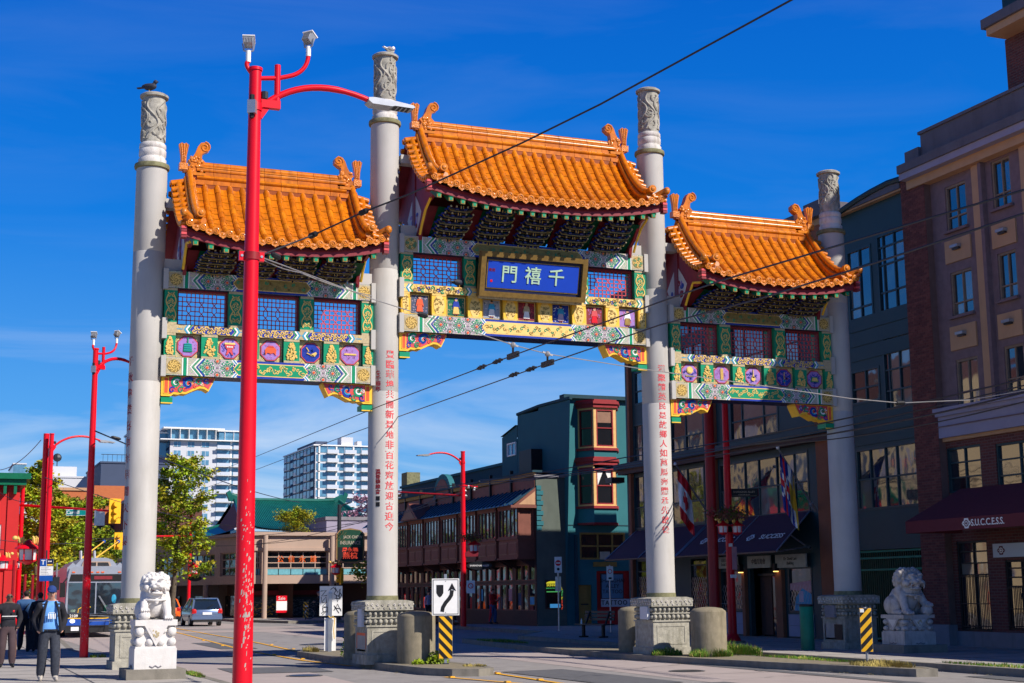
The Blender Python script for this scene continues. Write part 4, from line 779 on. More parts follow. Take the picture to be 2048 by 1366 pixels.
def leafy(name, label, cx, cy, r, h, n, m, z=SZ):
    mb = MB()
    for k in range(n):
        d = Vector((rnd.gauss(0, 1), rnd.gauss(0, 1), abs(rnd.gauss(0, 1)))).normalized()*rnd.random()**.4; c = Vector((cx+d.x*r, cy+d.y*r, z+d.z*h)); leaf(mb, c, rnd.uniform(.02, .045), m)
    for k in range(5): mb.tube([(cx, cy, z), (cx+rnd.uniform(-r, r)*.6, cy+rnd.uniform(-r, r)*.6, z+h*.8)], [.008, .004], 4, 'leaf_dark')
    return tag(mb.build(name), label, 'weeds')
def leaf(mb, c, s, m):
    a = Vector((rnd.gauss(0, 1), rnd.gauss(0, 1), rnd.gauss(0, 1))).normalized(); b = a.cross(Vector((rnd.gauss(0, 1), rnd.gauss(0, 1), rnd.gauss(0, 1)))).normalized()
    mb.add([c-a*s, c+b*s*.6, c+a*s, c-b*s*.6], [(0, 1, 2, 3)], m)

# ------------------------------------------------------------------ bollards
def bollard(x, y, label, r=.44, h=1.17):
    mb = MB(T(x, y, SZ)); mb.lathe([(r, -.03), (r, h-.12), (r-.01, h-.09), (r*.8, h-.03), (r*.4, h), (.001, h+.01)], 36, 'concrete'); o = mb.build('concrete_bollard', None, 40)
    return tag(o, label, 'bollard', 'concrete bollards guarding the gate columns')
bollard(-3.30, -1.30, 'weathered concrete bollard in front of the second column pedestal, ferns at its foot')
bollard(-3.75, 1.75, 'shaded concrete bollard behind the second column pedestal, beside the graffiti sign', .42)
bollard(4.10, -1.75, 'concrete bollard in front of the third column pedestal with grass round its foot')
bollard(3.80, 1.75, 'concrete bollard behind the third column pedestal, half shadowed and near the bench', .42)
blades('grass_tuft', 'bright green grass growing round the foot of the bollard before the third column', 3.95, -2.1, .55, .45, 900, .26, 'grass')
blades('grass_tuft', 'tall bright grass patch on the island beside the pair of red poles', 5.0, -1.0, .75, 1.2, 1500, .34, 'grass'); blades('grass_tuft', 'low grass strip along the far edge of the long island', 5.0, -4.5, .12, 2.6, 900, .10, 'grass')
blades('grass_tuft', 'short grass at the left foot of the third column pedestal', 3.35, -.95, .4, .35, 500, .24, 'grass')
blades('dry_grass_tuft', 'dry yellow weeds around the striped marker at the island nose', 4.7, -7.9, .4, 1.0, 700, .17, 'dry_grass'); blades('dry_grass_tuft', 'yellow straw tuft at the left tip of the median island', -3.75, 6.8, .2, .5, 350, .2, 'dry_grass')
blades('dry_grass_tuft', 'sparse yellow weeds by the keep right sign on the island nose', -2.65, -3.4, .25, .4, 160, .08, 'dry_grass'); blades('grass_tuft', 'green weeds along the kerb beside the white lion plinth', -8.75, -3.6, .09, 1.2, 500, .10, 'grass')
blades('grass_tuft', 'grass strip at the kerb of the right pavement', 6.5, -10, .12, 2.4, 900, .10, 'grass'); blades('grass_tuft', 'small weed at the foot of the shaded red lamp post', -9.55, 6.4, .2, .2, 160, .14, 'grass'); blades('grass_tuft', 'thin grass on the shaded end of the long island', 3.6, 11, .3, 2.2, 700, .12, 'grass')
leafy('fern', 'large green fern at the foot of the front bollard', -3.02, -1.92, .26, .30, 420, 'leaf'); leafy('fern', 'small round fern right of the front bollard', -2.68, -1.45, .13, .16, 160, 'leaf'); leafy('fern', 'low fern at the left foot of the front bollard', -3.45, -1.95, .16, .12, 160, 'leaf')
leafy('leafy_weed', 'tall leafy weed against the median bollard beside the white post', -3.75, 2.9, .22, .62, 260, 'leaf_dark'); leafy('leafy_weed', 'broad leaved weed between the bollard and the red poles', 4.45, -1.25, .18, .42, 220, 'leaf')
mb = MB(T(-2.55, -4.0, RZ+.02)); mb.add([(0, 0, 0), (.12, .03, .02), (.2, 0, .0), (.14, -.08, .05), (.05, -.1, .01)], [(0, 1, 3, 4), (1, 2, 3)], 'white'); tag(mb.build('litter'), 'crumpled white paper scrap on the road by the island nose', 'litter')
mb = MB()                                                            # cracks in the road
for k in range(26):
    x, y = rnd.uniform(-8, 5), rnd.choice((rnd.uniform(-9, 2), rnd.uniform(2, 30))); a = rnd.choice((0, pi/2))+rnd.uniform(-.3, .3); P = [(x, y)]
    for q in range(rnd.randint(5, 16)): a += rnd.uniform(-.35, .35); x += .3*math.cos(a); y += .3*math.sin(a); P.append((x, y))
    for i in range(len(P)-1):
        d = Vector((P[i+1][0]-P[i][0], P[i+1][1]-P[i][1])).normalized(); nn = Vector((-d.y, d.x))*rnd.uniform(.006, .02); mb.add([(P[i][0]-nn.x, P[i][1]-nn.y, RZ+.015), (P[i+1][0]-nn.x, P[i+1][1]-nn.y, RZ+.015), (P[i+1][0]+nn.x, P[i+1][1]+nn.y, RZ+.015), (P[i][0]+nn.x, P[i][1]+nn.y, RZ+.015)], [(0, 1, 2, 3)], 'road_dark')
o = mb.build('road_crack'); o['kind'] = 'structure'
mb = MB()                                                            # grit, dry leaves and scraps gathered along the kerbs
for k in range(900):
    X_, Y_ = rnd.choice(((-8.45, rnd.uniform(-9, 3)), (-4.25, rnd.uniform(-3, 7)), (-2.2, rnd.uniform(-4, 6)), (2.7+.0, rnd.uniform(-3, 12)), (4.0, rnd.uniform(-9, -4)), (6.0, rnd.uniform(-12, 4)))); x, y = X_+rnd.gauss(0, .18), Y_; q = rnd.uniform(.008, .03)
    mb.add([(x-q, y, RZ+.022), (x, y-q, RZ+.024), (x+q, y, RZ+.03), (x, y+q, RZ+.022)], [(0, 1, 2, 3)], rnd.choice(('bark', 'dry_grass', 'road_dark', 'bark', 'sidewalk')))
tag(mb.build('gutter_grit'), 'dry leaves and grit gathered along the kerbs', 'litter', kind='stuff')
# ------------------------------------------------------------------ red poles and lamps
def led_head(mb, p, d, L=.56):
    M0 = mb.M; d = Vector(d).normalized(); a = math.atan2(d.y, d.x); mb.M = T(*p) @ Matrix.Rotation(a, 4, 'Z') @ Matrix.Rotation(math.radians(3), 4, 'Y')
    mb.prism([(-.08, -.02), (-.02, -.06), (.26, -.055), (.30, -.04), (L, -.035), (L+.03, -.015), (L, .01), (.3, .03), (0, .035), (-.08, .02)], -.11, .11, 'steel'); mb.box(.30, L-.03, -.09, .09, -.042, -.034, 'black')
    for k in range(4): mb.box(.34+k*.06, .36+k*.06, -.09, .09, -.046, -.038, 'zinc')
    mb.M = M0
def curve(a, b, c, n=10):
    a, b, c = Vector(a), Vector(b), Vector(c); return [a*(1-t)**2+b*2*t*(1-t)+c*t*t for t in [i/n for i in range(n+1)]]
def floodlight(p, tilt, az, parent):
    M = T(*p) @ Matrix.Rotation(az, 4, 'Z') @ Matrix.Scale(.52, 4); mb = MB(M)
    for s in (-1, 1): mb.bar((s*.12, 0, .0), (s*.155, 0, .20), .02, 'zinc', .035)
    mb.bar((-.12, 0, 0), (.12, 0, 0), .03, 'zinc'); o = mb.build('flood_light', parent)
    M2 = M @ T(0, 0, .22) @ Matrix.Rotation(tilt, 4, 'X'); mb = MB(M2)
    mb.prism([(-.14, -.13), (.14, -.13), (.10, .10), (-.10, .10)], -.10, .10, 'zinc', 'y')
    for k in range(6): mb.box(-.11+.04*k, -.098+.04*k, -.125, .125, -.1, .12, 'steel')
    mb.box(-.16, .16, -.14, .14, -.155, -.13, 'white'); mb.box(-.12, .12, -.11, .11, -.165, -.155, 'black'); mb.build('lamp_housing', o)
def red_lamp(name, label, x, y, H, r0, r1, arm_dir, flood=True, extra=None, armL=1.55, z=SZ, fl=.72):
    t = thing(name, label, 'street lamp', (x, y, z), 0, 'red street lamps'); H -= z
    mb = MB(); mb.tube([(0, 0, 0), (0, 0, H*.5), (0, 0, H)], [r0, (r0+r1)/2, r1], 24, 'red_paint'); mb.lathe([(r1+.015, H-.02), (r1+.015, H+.02), (.001, H+.03)], 20, 'red_paint'); mb.build('pole', t, 40)
    ad = Vector(arm_dir).normalized(); zb = H-.42
    mb = MB(); p0 = ad*r1+Vector((0, 0, zb-.10)); pts = curve(p0, p0+ad*armL*.40+Vector((0, 0, armL*.38)), p0+ad*armL+Vector((0, 0, armL*.17)), 14)
    mb.tube(pts, [.045]*11+[.038]*4, 12, 'red_paint'); arm = mb.build('lamp_arm', t, 40)
    mb = MB(); mb.lathe([(r1+.018, zb-.16), (r1+.018, zb-.06)], 20, 'red_paint'); mb.bar(ad*(r1-.02)+Vector((0, 0, zb-.24)), ad*(r1+.08)+Vector((0, 0, zb-.08)), .05, 'red_paint', .09); mb.tube([ad*(r1+.05)+Vector((0, 0, zb+.02)), ad*(r1+.05)+Vector((0, 0, zb+.12))], .05, 8, 'dark_metal'); mb.build('bracket', t, 40)
    mb = MB(); led_head(mb, pts[-1]+Vector((0, 0, .0)), ad); mb.build('lamp_head', t)
    if flood:
        sd_ = ad; H2 = H
        mb = MB(); mb.tube(curve(-sd_*r1*.6+Vector((0, 0, H-.06)), -sd_*.16+Vector((0, 0, H+.06)), -sd_*.10+Vector((0, 0, H+.10)), 8), .030, 10, 'red_paint'); mb.cyl(-sd_*.10+Vector((0, 0, H+.09)), -sd_*.10+Vector((0, 0, H+.25)), .034, n=12, m='white')
        mb.tube([sd_*r1*.5+Vector((0, 0, H-.12)), sd_*.45*fl+Vector((0, 0, H-.08))]+curve(sd_*.62*fl+Vector((0, 0, H-.04)), sd_*.98*fl+Vector((0, 0, H+.04)), sd_*fl+Vector((0, 0, H+.30)), 8), .030, 10, 'red_paint'); mb.cyl(sd_*fl+Vector((0, 0, H+.28)), sd_*fl+Vector((0, 0, H+.42)), .034, n=12, m='white')
        mb.cyl(sd_*.30+Vector((0, 0, H-.45)), sd_*.30+Vector((0, 0, H+.10)), .042, n=10, m='red_paint'); mb.bar(sd_*r1+Vector((0, 0, H-.47)), sd_*.34+Vector((0, 0, H-.47)), .09, 'red_paint', .11)
        mb.build('flood_bracket', t, 40)
        floodlight(-sd_*.10+Vector((0, 0, H+.25)), math.radians(150), YAW*-1+.1, t); floodlight(sd_*fl+Vector((0, 0, H+.42)), math.radians(152), YAW*-1-.5, t)
        mb = MB(Matrix.Rotation(-YAW-.1, 4, 'Z')); mb.box(-.05, .06, -r1-.10, -r1-.01, H-.66, H-.48, 'steel'); mb.cyl((0, -r1-.05, H-.48), (0, -r1-.05, H-.40), .035, n=8, m='black'); mb.cyl((0, -r1-.05, H-.72), (0, -r1-.05, H-.66), .03, n=8, m='black'); mb.build('photocell_box', t)
    return t

L1 = red_lamp('street_lamp', 'nearest tall red lamp post crossing the whole left roof, curved arm to the right', -10.12, -15.25, 8.58, .128, .08, (1, 0, 0))
mb = MB(); mb.lathe([(.110, 5.905), (.110, 6.005)], 24, 'red_dark')
for s_ in (-1, 1): mb.box(s_*.13-.035, s_*.13+.035, -.03, .03, 5.895, 6.015, 'red_paint'); mb.cyl((s_*.13, -.04, 5.955), (s_*.13, -.03, 5.955), .018, n=8, m='steel')
mb.build('wire_clamp', L1, 40)
mb = MB()                                                            # scraped paint
for k in range(120):
    z = rnd.choice((rnd.gauss(1.75, .12), rnd.gauss(1.1, .15), rnd.gauss(2.35, .2), rnd.gauss(1.45, .1), rnd.uniform(.5, 3.0), rnd.uniform(.5, 5) if k % 5 == 0 else 1.3)); a = rnd.gauss(-1.5, .35); q = .128-(.048*z/8.5)+.0015; h = rnd.uniform(.006, .05)*(1.6 if z < 2 else 1); wd = rnd.uniform(.004, .02)/q
    mb.add([(q*math.cos(a+u), q*math.sin(a+u), z+v) for u, v in ((0, 0), (wd, h*.2), (wd*1.2, h), (wd*.3, h*.8))], [(0, 1, 2, 3)], 'sidewalk')
mb.build('paint_scrapes', L1)
L2 = red_lamp('street_lamp', 'slim red lamp post on the left pavement beside the bus, dark and shaded below', -9.9, 6.54, 8.25, .115, .07, (.75, .66, 0), fl=.8)
mb = MB(); mb.add([(.118*math.cos(a+u), .118*math.sin(a+u), z+v) for k in range(60) for a, z in ((rnd.uniform(-2.6, -.4), rnd.uniform(.3, 2.2)),) for u, v in ((0, 0), (.08, 0), (.10, .03), (0, .025))], [(4*k, 4*k+1, 4*k+2, 4*k+3) for k in range(60)], 'sidewalk'); mb.build('paint_scrapes', L2)
def at(x, y, D): return CAM+ray(x, y)*D
q = at(87, 1250, 58.6); L3 = red_lamp('street_lamp', 'red lamp post left of the bus with its arm reaching right behind the slim post', q.x, q.y, 8.25, .13, .085, (1, .25, 0), False, armL=2.0)
q = G(927, 1253); L4 = red_lamp('street_lamp', 'red lamp post before the brown bay windowed shops, its arm reaching left', q.x, q.y, 8.36, .14, .10, (-1, -.1, 0), False, armL=1.75)
def red_pole(label, x, y, H, r0, r1, base=True, name='red_pole', paint='red_paint'):
    t = thing(name, label, 'pole', (x, y, SZ), 0, 'plain red poles'); mb = MB(); mb.tube([(0, 0, 0), (0, 0, H-SZ)], [r0, r1], 18, paint); mb.build('pole', t, 40)
    if base: mb = MB(); mb.box(-.28, .28, -.28, .28, -.0, .05, 'curb_stone'); mb.lathe([(r0*1.9, .05), (r0*1.7, .12), (r0*1.1, .26)], 18, 'red_paint'); mb.build('base_flange', t, 40)
    return t
q = at(76, 1250, 58.9); RP1 = red_pole('bright orange-red pole touching the left side of the farther lamp post', q.x, q.y, 8.3, .14, .12, False)
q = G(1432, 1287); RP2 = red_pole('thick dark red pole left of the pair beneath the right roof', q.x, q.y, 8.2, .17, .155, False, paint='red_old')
q = G(1466, 1285); RP3 = red_pole('thinner red pole of the pair, with a flared foot and stickers', q.x, q.y, 8.25, .14, .09)
mb = MB(); mb.box(-.24, .24, -.20, -.12, 3.35, 3.8, 'black'); mb.build('control_box', RP3)
mb = MB(); mb.box(-.02, .14, -.175, -.15, 2.2, 2.9, 'blinds_pink'); mb.box(-.12, .0, -.175, -.15, 2.9, 3.0, 'white'); mb.box(-.10, .1, -.18, -.15, 1.95, 2.05, 'white'); mb.build('sticker', RP3)
q = at(33, 1250, 77); SP = red_pole('red signal pole at far left carrying the long mast arm with the street name', q.x, q.y, 8.2, .13, .10, False, 'signal_pole')
q = G(376, 1240); RP4 = red_pole('red pole with a lantern in front of the ginkgo tree by the blue car', q.x, q.y, 7.2, .12, .10, False)
for px_, D in ((46, 62), (61, 64), (22, 70), (106, 66)):
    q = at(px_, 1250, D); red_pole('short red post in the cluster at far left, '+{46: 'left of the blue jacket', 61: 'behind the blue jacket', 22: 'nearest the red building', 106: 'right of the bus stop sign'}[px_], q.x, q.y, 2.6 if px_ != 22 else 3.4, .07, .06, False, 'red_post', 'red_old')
# wires: span wires, trolley contact wires with their hangers, far cables
def wire(name, label, pts, r=.012, m='wire', sag=0, cat='wire', group=None, n=12):
    P = []
    for i in range(len(pts)-1):
        a, b = Vector(pts[i]), Vector(pts[i+1])
        for k in range(n+(i == len(pts)-2)):
            t = k/n; P.append(a+(b-a)*t-Vector((0, 0, sag*4*t*(1-t))))
    mb = MB(); mb.tube(P, r, 5, m); return tag(mb.build(name), label, cat, group)
A = at(545, 512, 20.6); CL = Vector((-10.12+.13, -15.25, SZ+5.955))
h1, h2 = at(1026, 690, 24.2), at(1095, 708, 24.4); SE = at(1800, 806, 27.5); S2 = at(1940, 800, 27.6); S3 = at(2120, 768, 26)
span = [CL, at(640, 558, 21.3), at(744, 598, 22.1), at(845, 630, 22.9), h1, h2, at(1284, 738, 25.2), at(1500, 768, 26.2), at(1700, 797, 27.1), SE, S2, S3]
wire('span_wire', 'pale steel span wire from the near lamp post across the gate to the right building', span, .009, 'wire_pale', 0, group='span wires', n=2)
wire('span_wire', 'second strand twisted beside the pale span wire at the near lamp post', [CL+Vector((0, 0, -.02)), at(600, 545, 21), at(744, 592, 22.1)], .008, 'wire_pale', .03, group='span wires', n=5)
wire('feeder_wire', 'black cable running from the near lamp post up across the middle roof', [CL+Vector((0, 0, .03)), at(626, 470, 20.9), at(727, 424, 20.6), at(820, 388, 20.2), at(1046, 285, 19), at(1200, 209, 18), at(1590, -4, 16), at(1800, -120, 15)], .013, 'wire', 0, n=2)
def insulator(p, label, d=(1, 0, 0), L=.16):
    d = Vector(d).normalized(); p = Vector(p); mb = MB(); mb.tube([p-d*L/2, p-d*L*.3, p+d*L*.3, p+d*L/2], [.02, .045, .045, .02], 8, 'black'); tag(mb.build('insulator'), label, 'insulator', 'insulators on the wires')
insulator(at(626, 470, 20.9), 'black insulator on the cable before the left roof eave', (at(727, 424, 20.6)-at(626, 470, 20.9))); insulator(at(727, 424, 20.6), 'black insulator near the right corner of the left roof', (at(727, 424, 20.6)-at(626, 470, 20.9))); insulator(at(845, 630, 22.9), 'black insulator on the pale wire before the first picture panel', h1-at(744, 598, 22.1), .2); insulator(at(552, 512, 20.6), 'black insulator close to the near lamp post clamp', (1, .4, -.3)); insulator(SE+Vector((.0, 0, .0)), 'white ended insulator on the pale wire right of the gate', S2-SE, .2)
c1 = [at(330, 982, 90), at(510, 914, 60), at(760, 812, 34), at(1026, 711, 24.25), at(1320, 604, 18.2), at(1440, 562, 16.6), at(1690, 487, 13.9), at(2048, 380, 11.6), at(2200, 330, 10)]
c2 = [at(330, 1005, 95), at(516, 938, 64), at(700, 868, 41), at(1095, 727, 24.45), at(1320, 650, 19.4), at(1518, 598, 16.6), at(1750, 526, 14), at(2048, 427, 11.8), at(2200, 372, 10)]
wire('trolley_wire', 'left trolley contact wire passing under the middle span', c1, .011, 'wire', 0, group='trolley contact wires', n=2); wire('trolley_wire', 'right trolley contact wire passing under the middle span', c2, .011, 'wire', 0, group='trolley contact wires', n=2)
for h, c, nm in ((h1, c1[3], 'left'), (h2, c2[3], 'right')):
    t = thing('wire_hanger', nm+' hanger holding a trolley wire below the middle span', 'wire hanger', h, 0, 'trolley wire hangers'); d = (c1[4]-c1[2]).normalized(); M = MB(); e = Vector(c)-h
    M.cyl((0, 0, .03), e, .018, n=6, m='dark_metal'); M.sph((0, 0, 0), (.05, .05, .05), 'wire_pale', 8, 6); M.bar(Vector((-.09, 0, .03)), Vector((.09, 0, -.02)), .03, 'wire_pale'); M.build('stem', t); M = MB(); M.bar(e-d*.28, e+d*.28, .05, 'black', .09); M.build('clamp', t)
    for k, (f, L) in enumerate(((-.9, .5), (-1.9, .5))):
        M = MB(); p = e-d*(-f)*1.0; p = e+d*f; 
        for q_ in range(4): M.bar(p+d*(q_*.1-.2), p+d*(q_*.1-.14), .03, 'black', .06+.02*(q_ % 2))
        M.bar(p-d*.28, p+d*.28, .03, 'black', .035); M.build('splice', t)
for k, (a, b, c, r) in enumerate((((790, 982, 60), (1250, 915, 45), (2100, 746, 26), .018), ((960, 960, 58), (1380, 905, 40), (2100, 758, 26), .014), ((960, 966, 58), (1500, 890, 36), (2100, 772, 26), .02), ((870, 978, 60), (1600, 885, 34), (2100, 790, 26), .014))):
    wire('overhead_cable', ['topmost', 'second', 'third', 'lowest'][k]+' of the four dark cables crossing the right hand buildings', [at(*a), at(*b), at(*c)], r, 'wire', .12, group='dark cables crossing the right buildings')
for k, (a, b) in enumerate((((190, 862, 38), (600, 1005, 90)), ((0, 940, 70), (82, 880, 58.6)), ((90, 955, 58), (420, 1042, 95)), ((330, 985, 95), (420, 1075, 95)), ((0, 985, 72), (90, 1000, 60)), ((380, 1040, 95), (690, 1062, 92)), ((380, 1092, 96), (700, 1066, 92)), ((420, 1075, 94), (735, 1040, 92)), ((500, 1090, 92), (800, 1020, 80)), ((690, 1050, 91), (925, 985, 67)), ((780, 1030, 80), (925, 965, 67)), ((0, 1080, 70), (240, 1075, 75)), ((150, 1075, 75), (300, 1060, 95)))):
    wire('overhead_cable', ['wire from the shaded red lamp post sloping behind the first column', 'cable from the sky at far left to the red lamp post', 'cable sloping from the far lamp post past the ginkgo', 'short steep cable by the ginkgo tree', 'cable at far left above the red building', 'cable across the green tiled roof', 'lower cable over the beige parapet', 'cable sagging to the insurance sign', 'cable from the beige building towards the shops', 'cable from the sign pole to the lamp by the shops', 'thin cable left of the lamp by the shops', 'trolley cable above the bus', 'trolley cable right of the bus'][k], [at(*a), at(*b)], .016 if k else .02, 'wire', .25, group='distant overhead cables')
insulator(at(232, 876, 42), 'double black insulator on the wire right of the shaded lamp post', (1, .2, -.2), .3)
# ------------------------------------------------------------------ buildings on the right side of the street
SM = WX(XF)                                   # street-front frame: local x = -Y
def FX(x, y, X=XF): p = PX(x, y, X); return -p.y, p.z
def facade_box(mb, x0, x1, z0, z1, y0, y1, m): mb.box(x0, x1, y0, y1, z0, z1, m)
yA, _ = FX(1832, 600)                       # pier edges
bb = thing('brick_building', 'tall brown brick and stucco building at the right edge with a maroon awning', 'building', (XF, 0, 0))
def B(M=SM): return MB(T(-XF, 0, 0) @ M)
LM = T(-XF, 0, 0) @ SM
ZT = 14.55; XL = FX(1880, 700)[0]; XP = FX(1832, 700)[0]; XE = 8.2
wins = []
for tl, br in (((1889, 376), (1936, 450)), ((1981, 325), (2025, 407)), ((1900, 547), (1949, 623)), ((1994, 509), (2038, 592)), ((1911, 721), (1961, 805)), ((2007, 694), (2053, 780)), ((1892, 897), (1966, 980)), ((1990, 888), (2090, 975)), ((1912, 1083), (1985, 1263)), ((2009, 1120), (2080, 1262))):
    wins.append(fr(tl, br))
more = []
for i in (0, 2, 4): a, b, c, d = wins[i+1]; more += [(a+2.1, b+2.1, c, d)]
more = [m for m in more if m[1] < XE-.2]
mb = B(); up = wins[:6]+more
zb = FX(1888, 885)[1]; z2 = FX(1878, 822)[1]
wall(mb, XL, XE, z2, ZT-.9, up, 'frame_mauve'); wall(mb, XL, XE, .45, zb, wins[6:10], 'brick_maroon')
mb.box(XL-.02, XE, 0-.06, .5, 0, .45, 'stone_grey'); mb.quad((XE, 0, 0), (XE, 16, 0), (XE, 16, ZT), (XE, 0, ZT), 'brick_maroon'); mb.quad((XL-2, .4, ZT-.3), (XE, .4, ZT-.3), (XE, 16, ZT-.3), (XL-2, 16, ZT-.3), 'stucco_grey'); mb.quad((XP, 16, 0), (XE, 16, 0), (XE, 16, ZT), (XP, 16, ZT), 'brick_maroon')
mb.build('wall', bb)
mb = B(); mb.box(XP, XL, -.22, .5, 0, ZT-.6, 'mortar'); mb.box(XP-.04, XL+.04, -.3, .5, 0, .62, 'stone_grey'); cp = mb.build('corner_pier', bb)
BW, BHt = (XL-XP)/5, .0785; bms = []
for cc in ('brick_a', 'brick_b', 'brick_c'): q_ = MB(LM.to_3x3().to_4x4()); q_.box(.006, BW-.006, -.016, .0, .006, BHt-.006, cc); bms.append(q_.build('brick', mesh_only=True))
rest_b = MB(LM); nbk = 0; row = 0; zb_ = .64
while zb_+BHt < ZT-.62:
    off = BW/2*(row % 2)
    for k in range(-1, 5):
        a = XP+off+k*BW; b = a+BW
        if a < XP-.001 or b > XL+.001:
            a, b = max(a, XP), min(b, XL)
            if b-a < .03: continue
            rest_b.box(a+.006, b-.006, -.236, -.22, zb_+.006, zb_+BHt-.006, rnd.choice(('brick_a', 'brick_b', 'brick_c'))); continue
        if nbk < 300 and row < 62: link('brick', rnd.choice(bms), cp, Matrix.Translation(LM @ Vector((a, -.22, zb_)))); nbk += 1
        else: rest_b.box(a+.006, b-.006, -.236-rnd.uniform(0, .004), -.22, zb_+.006, zb_+BHt-.006, rnd.choice(('brick_a', 'brick_b', 'brick_c')))
    zb_ += BHt; row += 1
rest_b.build('brick_courses', cp)['kind'] = 'stuff'
for i, (a, b, c, d) in enumerate(wins):
    if i >= 6 and i < 8: window(bb, LM, a, b, c, d, (.5,), (.33, .66), 'teal_frame')
    elif i >= 8: window(bb, LM, a, b, c, d, (.5,), (.62, .75, .88), 'black', sill=None)
    else: window(bb, LM, a, b, c, d, (.5,), (.30,), 'tan_frame', sill='frame_mauve')
for a, b, c, d in more: window(bb, LM, a, b, c, d, (.5,), (.30,), 'tan_frame')
for a, b in ((wins[0][0]-.1, wins[0][1]+.1), (wins[1][0]-.1, wins[1][1]+.1), (wins[1][0]+2.0, wins[1][1]+2.2)):          # tan panels between the floors, and a tan strip
    if b > XE: continue
    for c, d in ((wins[0][3]+.35, ZT-1.0), (wins[2][3]+.28, wins[0][2]-.28), (wins[4][3]+.28, wins[2][2]-.28)):
        if d-c < .3: continue
        m = B(); m.box(a, b, -.05, 0, c, d, 'stucco_tan'); m.build('stucco_panel', bb); m = B()
        if c < wins[0][3]: m.box((a+b)/2-.16, (a+b)/2+.16, -.20, -.05, (c+d)/2+.05, (c+d)/2+.13, 'zinc'); m.box((a+b)/2-.14, (a+b)/2+.14, -.14, -.05, (c+d)/2+.0, (c+d)/2+.05, 'dark_metal'); m.build('vent_hood', bb)
for a in ((wins[0][1]+wins[1][0])/2, (wins[1][1]+.65)): 
    m = B(); m.box(a-.17, a+.17, -.10, 0, z2+.05, ZT-1.0, 'stucco_tan'); m.box(a+.17, a+.30, -.16, 0, z2, ZT-1.0, 'frame_mauve'); m.build('stucco_strip', bb)
m = B(); m.box(XL+.0, XE, -.22, .0, zb+.10, z2-.22, 'stucco_lilac'); m.box(XL, XE, -.32, 0, z2-.22, z2-.10, 'stucco_lilac'); m.box(XL, XE, -.40, 0, z2-.10, z2, 'stucco_lilac'); m.box(XL, XE, -.26, 0, zb+.40, zb+.43, 'frame_mauve'); m.box(XL, XE, -.1, 0, zb, zb+.10, 'stucco_tan'); m.build('belt_cornice', bb)
zc = FX(1825, 340)[1]
m = B(); XC = FX(1826, 320)[0]
m.box(XC, XE, -.30, .6, ZT-1.25, ZT-1.0, 'stucco_tan'); m.box(XC, XE, -.55, .6, ZT-1.0, ZT-.8, 'stucco_lilac'); m.box(XC, XE, -.62, .6, ZT-.8, ZT-.55, 'stucco_grey'); m.build('cornice', bb)
xs_ = FX(1852, 285)[0]; zt_ = FX(1852, 271)[1]
m = B(); m.box(xs_, XE, -.2, .35, ZT-.55, zt_, 'stucco_grey'); m.box(xs_-.05, XE, -.26, .4, zt_, zt_+.09, 'stucco_grey'); m.box(XC, xs_, -.3, .4, ZT-.55, ZT-.10, 'stucco_grey'); m.build('parapet', bb)
# corner tower above the parapet
tx, tz = FX(2017, 188, XF+1.0); m = B(); tz1 = FX(2017, 77, XF+1.0)[1]
m.box(tx, tx+3.0, 1.0, 4, ZT-.6, tz1, 'brick_maroon'); m.build('tower', bb)
m = B(); a, za = FX(1978, 62, XF+.4); m.box(a, a+4.2, .3, 4.6, tz1, tz1+.22, 'stucco_tan'); m.box(a-.1, a+4.2, .2, 4.7, tz1+.22, tz1+.5, 'stucco_grey'); m.box(tx, tx+3, 1.0, 4, tz1+.5, tz1+2.6, 'teal_panel'); m.build('tower_cap', bb)
# maroon awning
aw = 1.9; az0 = PX(1812, 1067, XF-aw); m = B(); xa_, zlo = -PX(1812, 1067, XF-aw).y, PX(1812, 1067, XF-aw).z; zhi = FX(1892, 990)[1]; 
m.add([(xa_, -aw, zlo+.32), (XE, -aw, zlo+.32), (XE, -.24, zhi+.1), (xa_+.3, -.24, zhi+.1)], [(0, 1, 2, 3)], 'awning_maroon'); m.add([(xa_, -aw, zlo), (XE, -aw, zlo), (XE, -aw, zlo+.32), (xa_, -aw, zlo+.32)], [(0, 1, 2, 3)], 'awning_maroon'); m.add([(xa_, -aw, zlo), (xa_, -aw, zlo+.32), (xa_+.3, -.24, zhi+.1), (xa_+.3, -.24, zlo)], [(0, 1, 2, 3)], 'awning_maroon')
aww = m.build('awning', bb)
def logo(M, parent, s, m_='white'):
    o = MB(M); o.prism([(-.5*s, 0), (-.36*s, .16*s), (-.28*s, .16*s), (-.2*s, .36*s), (.2*s, .36*s), (.28*s, .16*s), (.36*s, .16*s), (.5*s, 0), (.36*s, -.16*s), (.28*s, -.16*s), (.2*s, -.36*s), (-.2*s, -.36*s), (-.28*s, -.16*s), (-.36*s, -.16*s)][::-1], -.004, 0, m_)
    dk = 'awning_maroon' if m_ == 'white' else 'white'
    o.disc(0, 0, .24*s, -.004, .003, dk, 16); o.disc(0, 0, .17*s, -.007, .003, m_, 14); o.box(-.10*s, .10*s, -.012, -.010, -.06*s, .06*s, dk); o.box(-.02*s, .02*s, -.014, -.012, -.14*s, .14*s, dk); o.box(-.42*s, -.26*s, -.006, -.004, -.015*s, .015*s, dk); o.box(.26*s, .42*s, -.006, -.004, -.015*s, .015*s, dk)
    return o.build('emblem', parent)
lx = -PX(1933, 1046, XF-aw).y; lz = zlo+.16; logo(LM @ T(lx, -aw-.003, lz), aww, .36)
tx_ = -PX(1975, 1046, XF-aw).y; lettering('S.U.C.C.E.S.S.', .24, 'white', LM @ T(tx_, -aw-.004, lz) @ FRONT, aww, bold=.003, xs=.95)
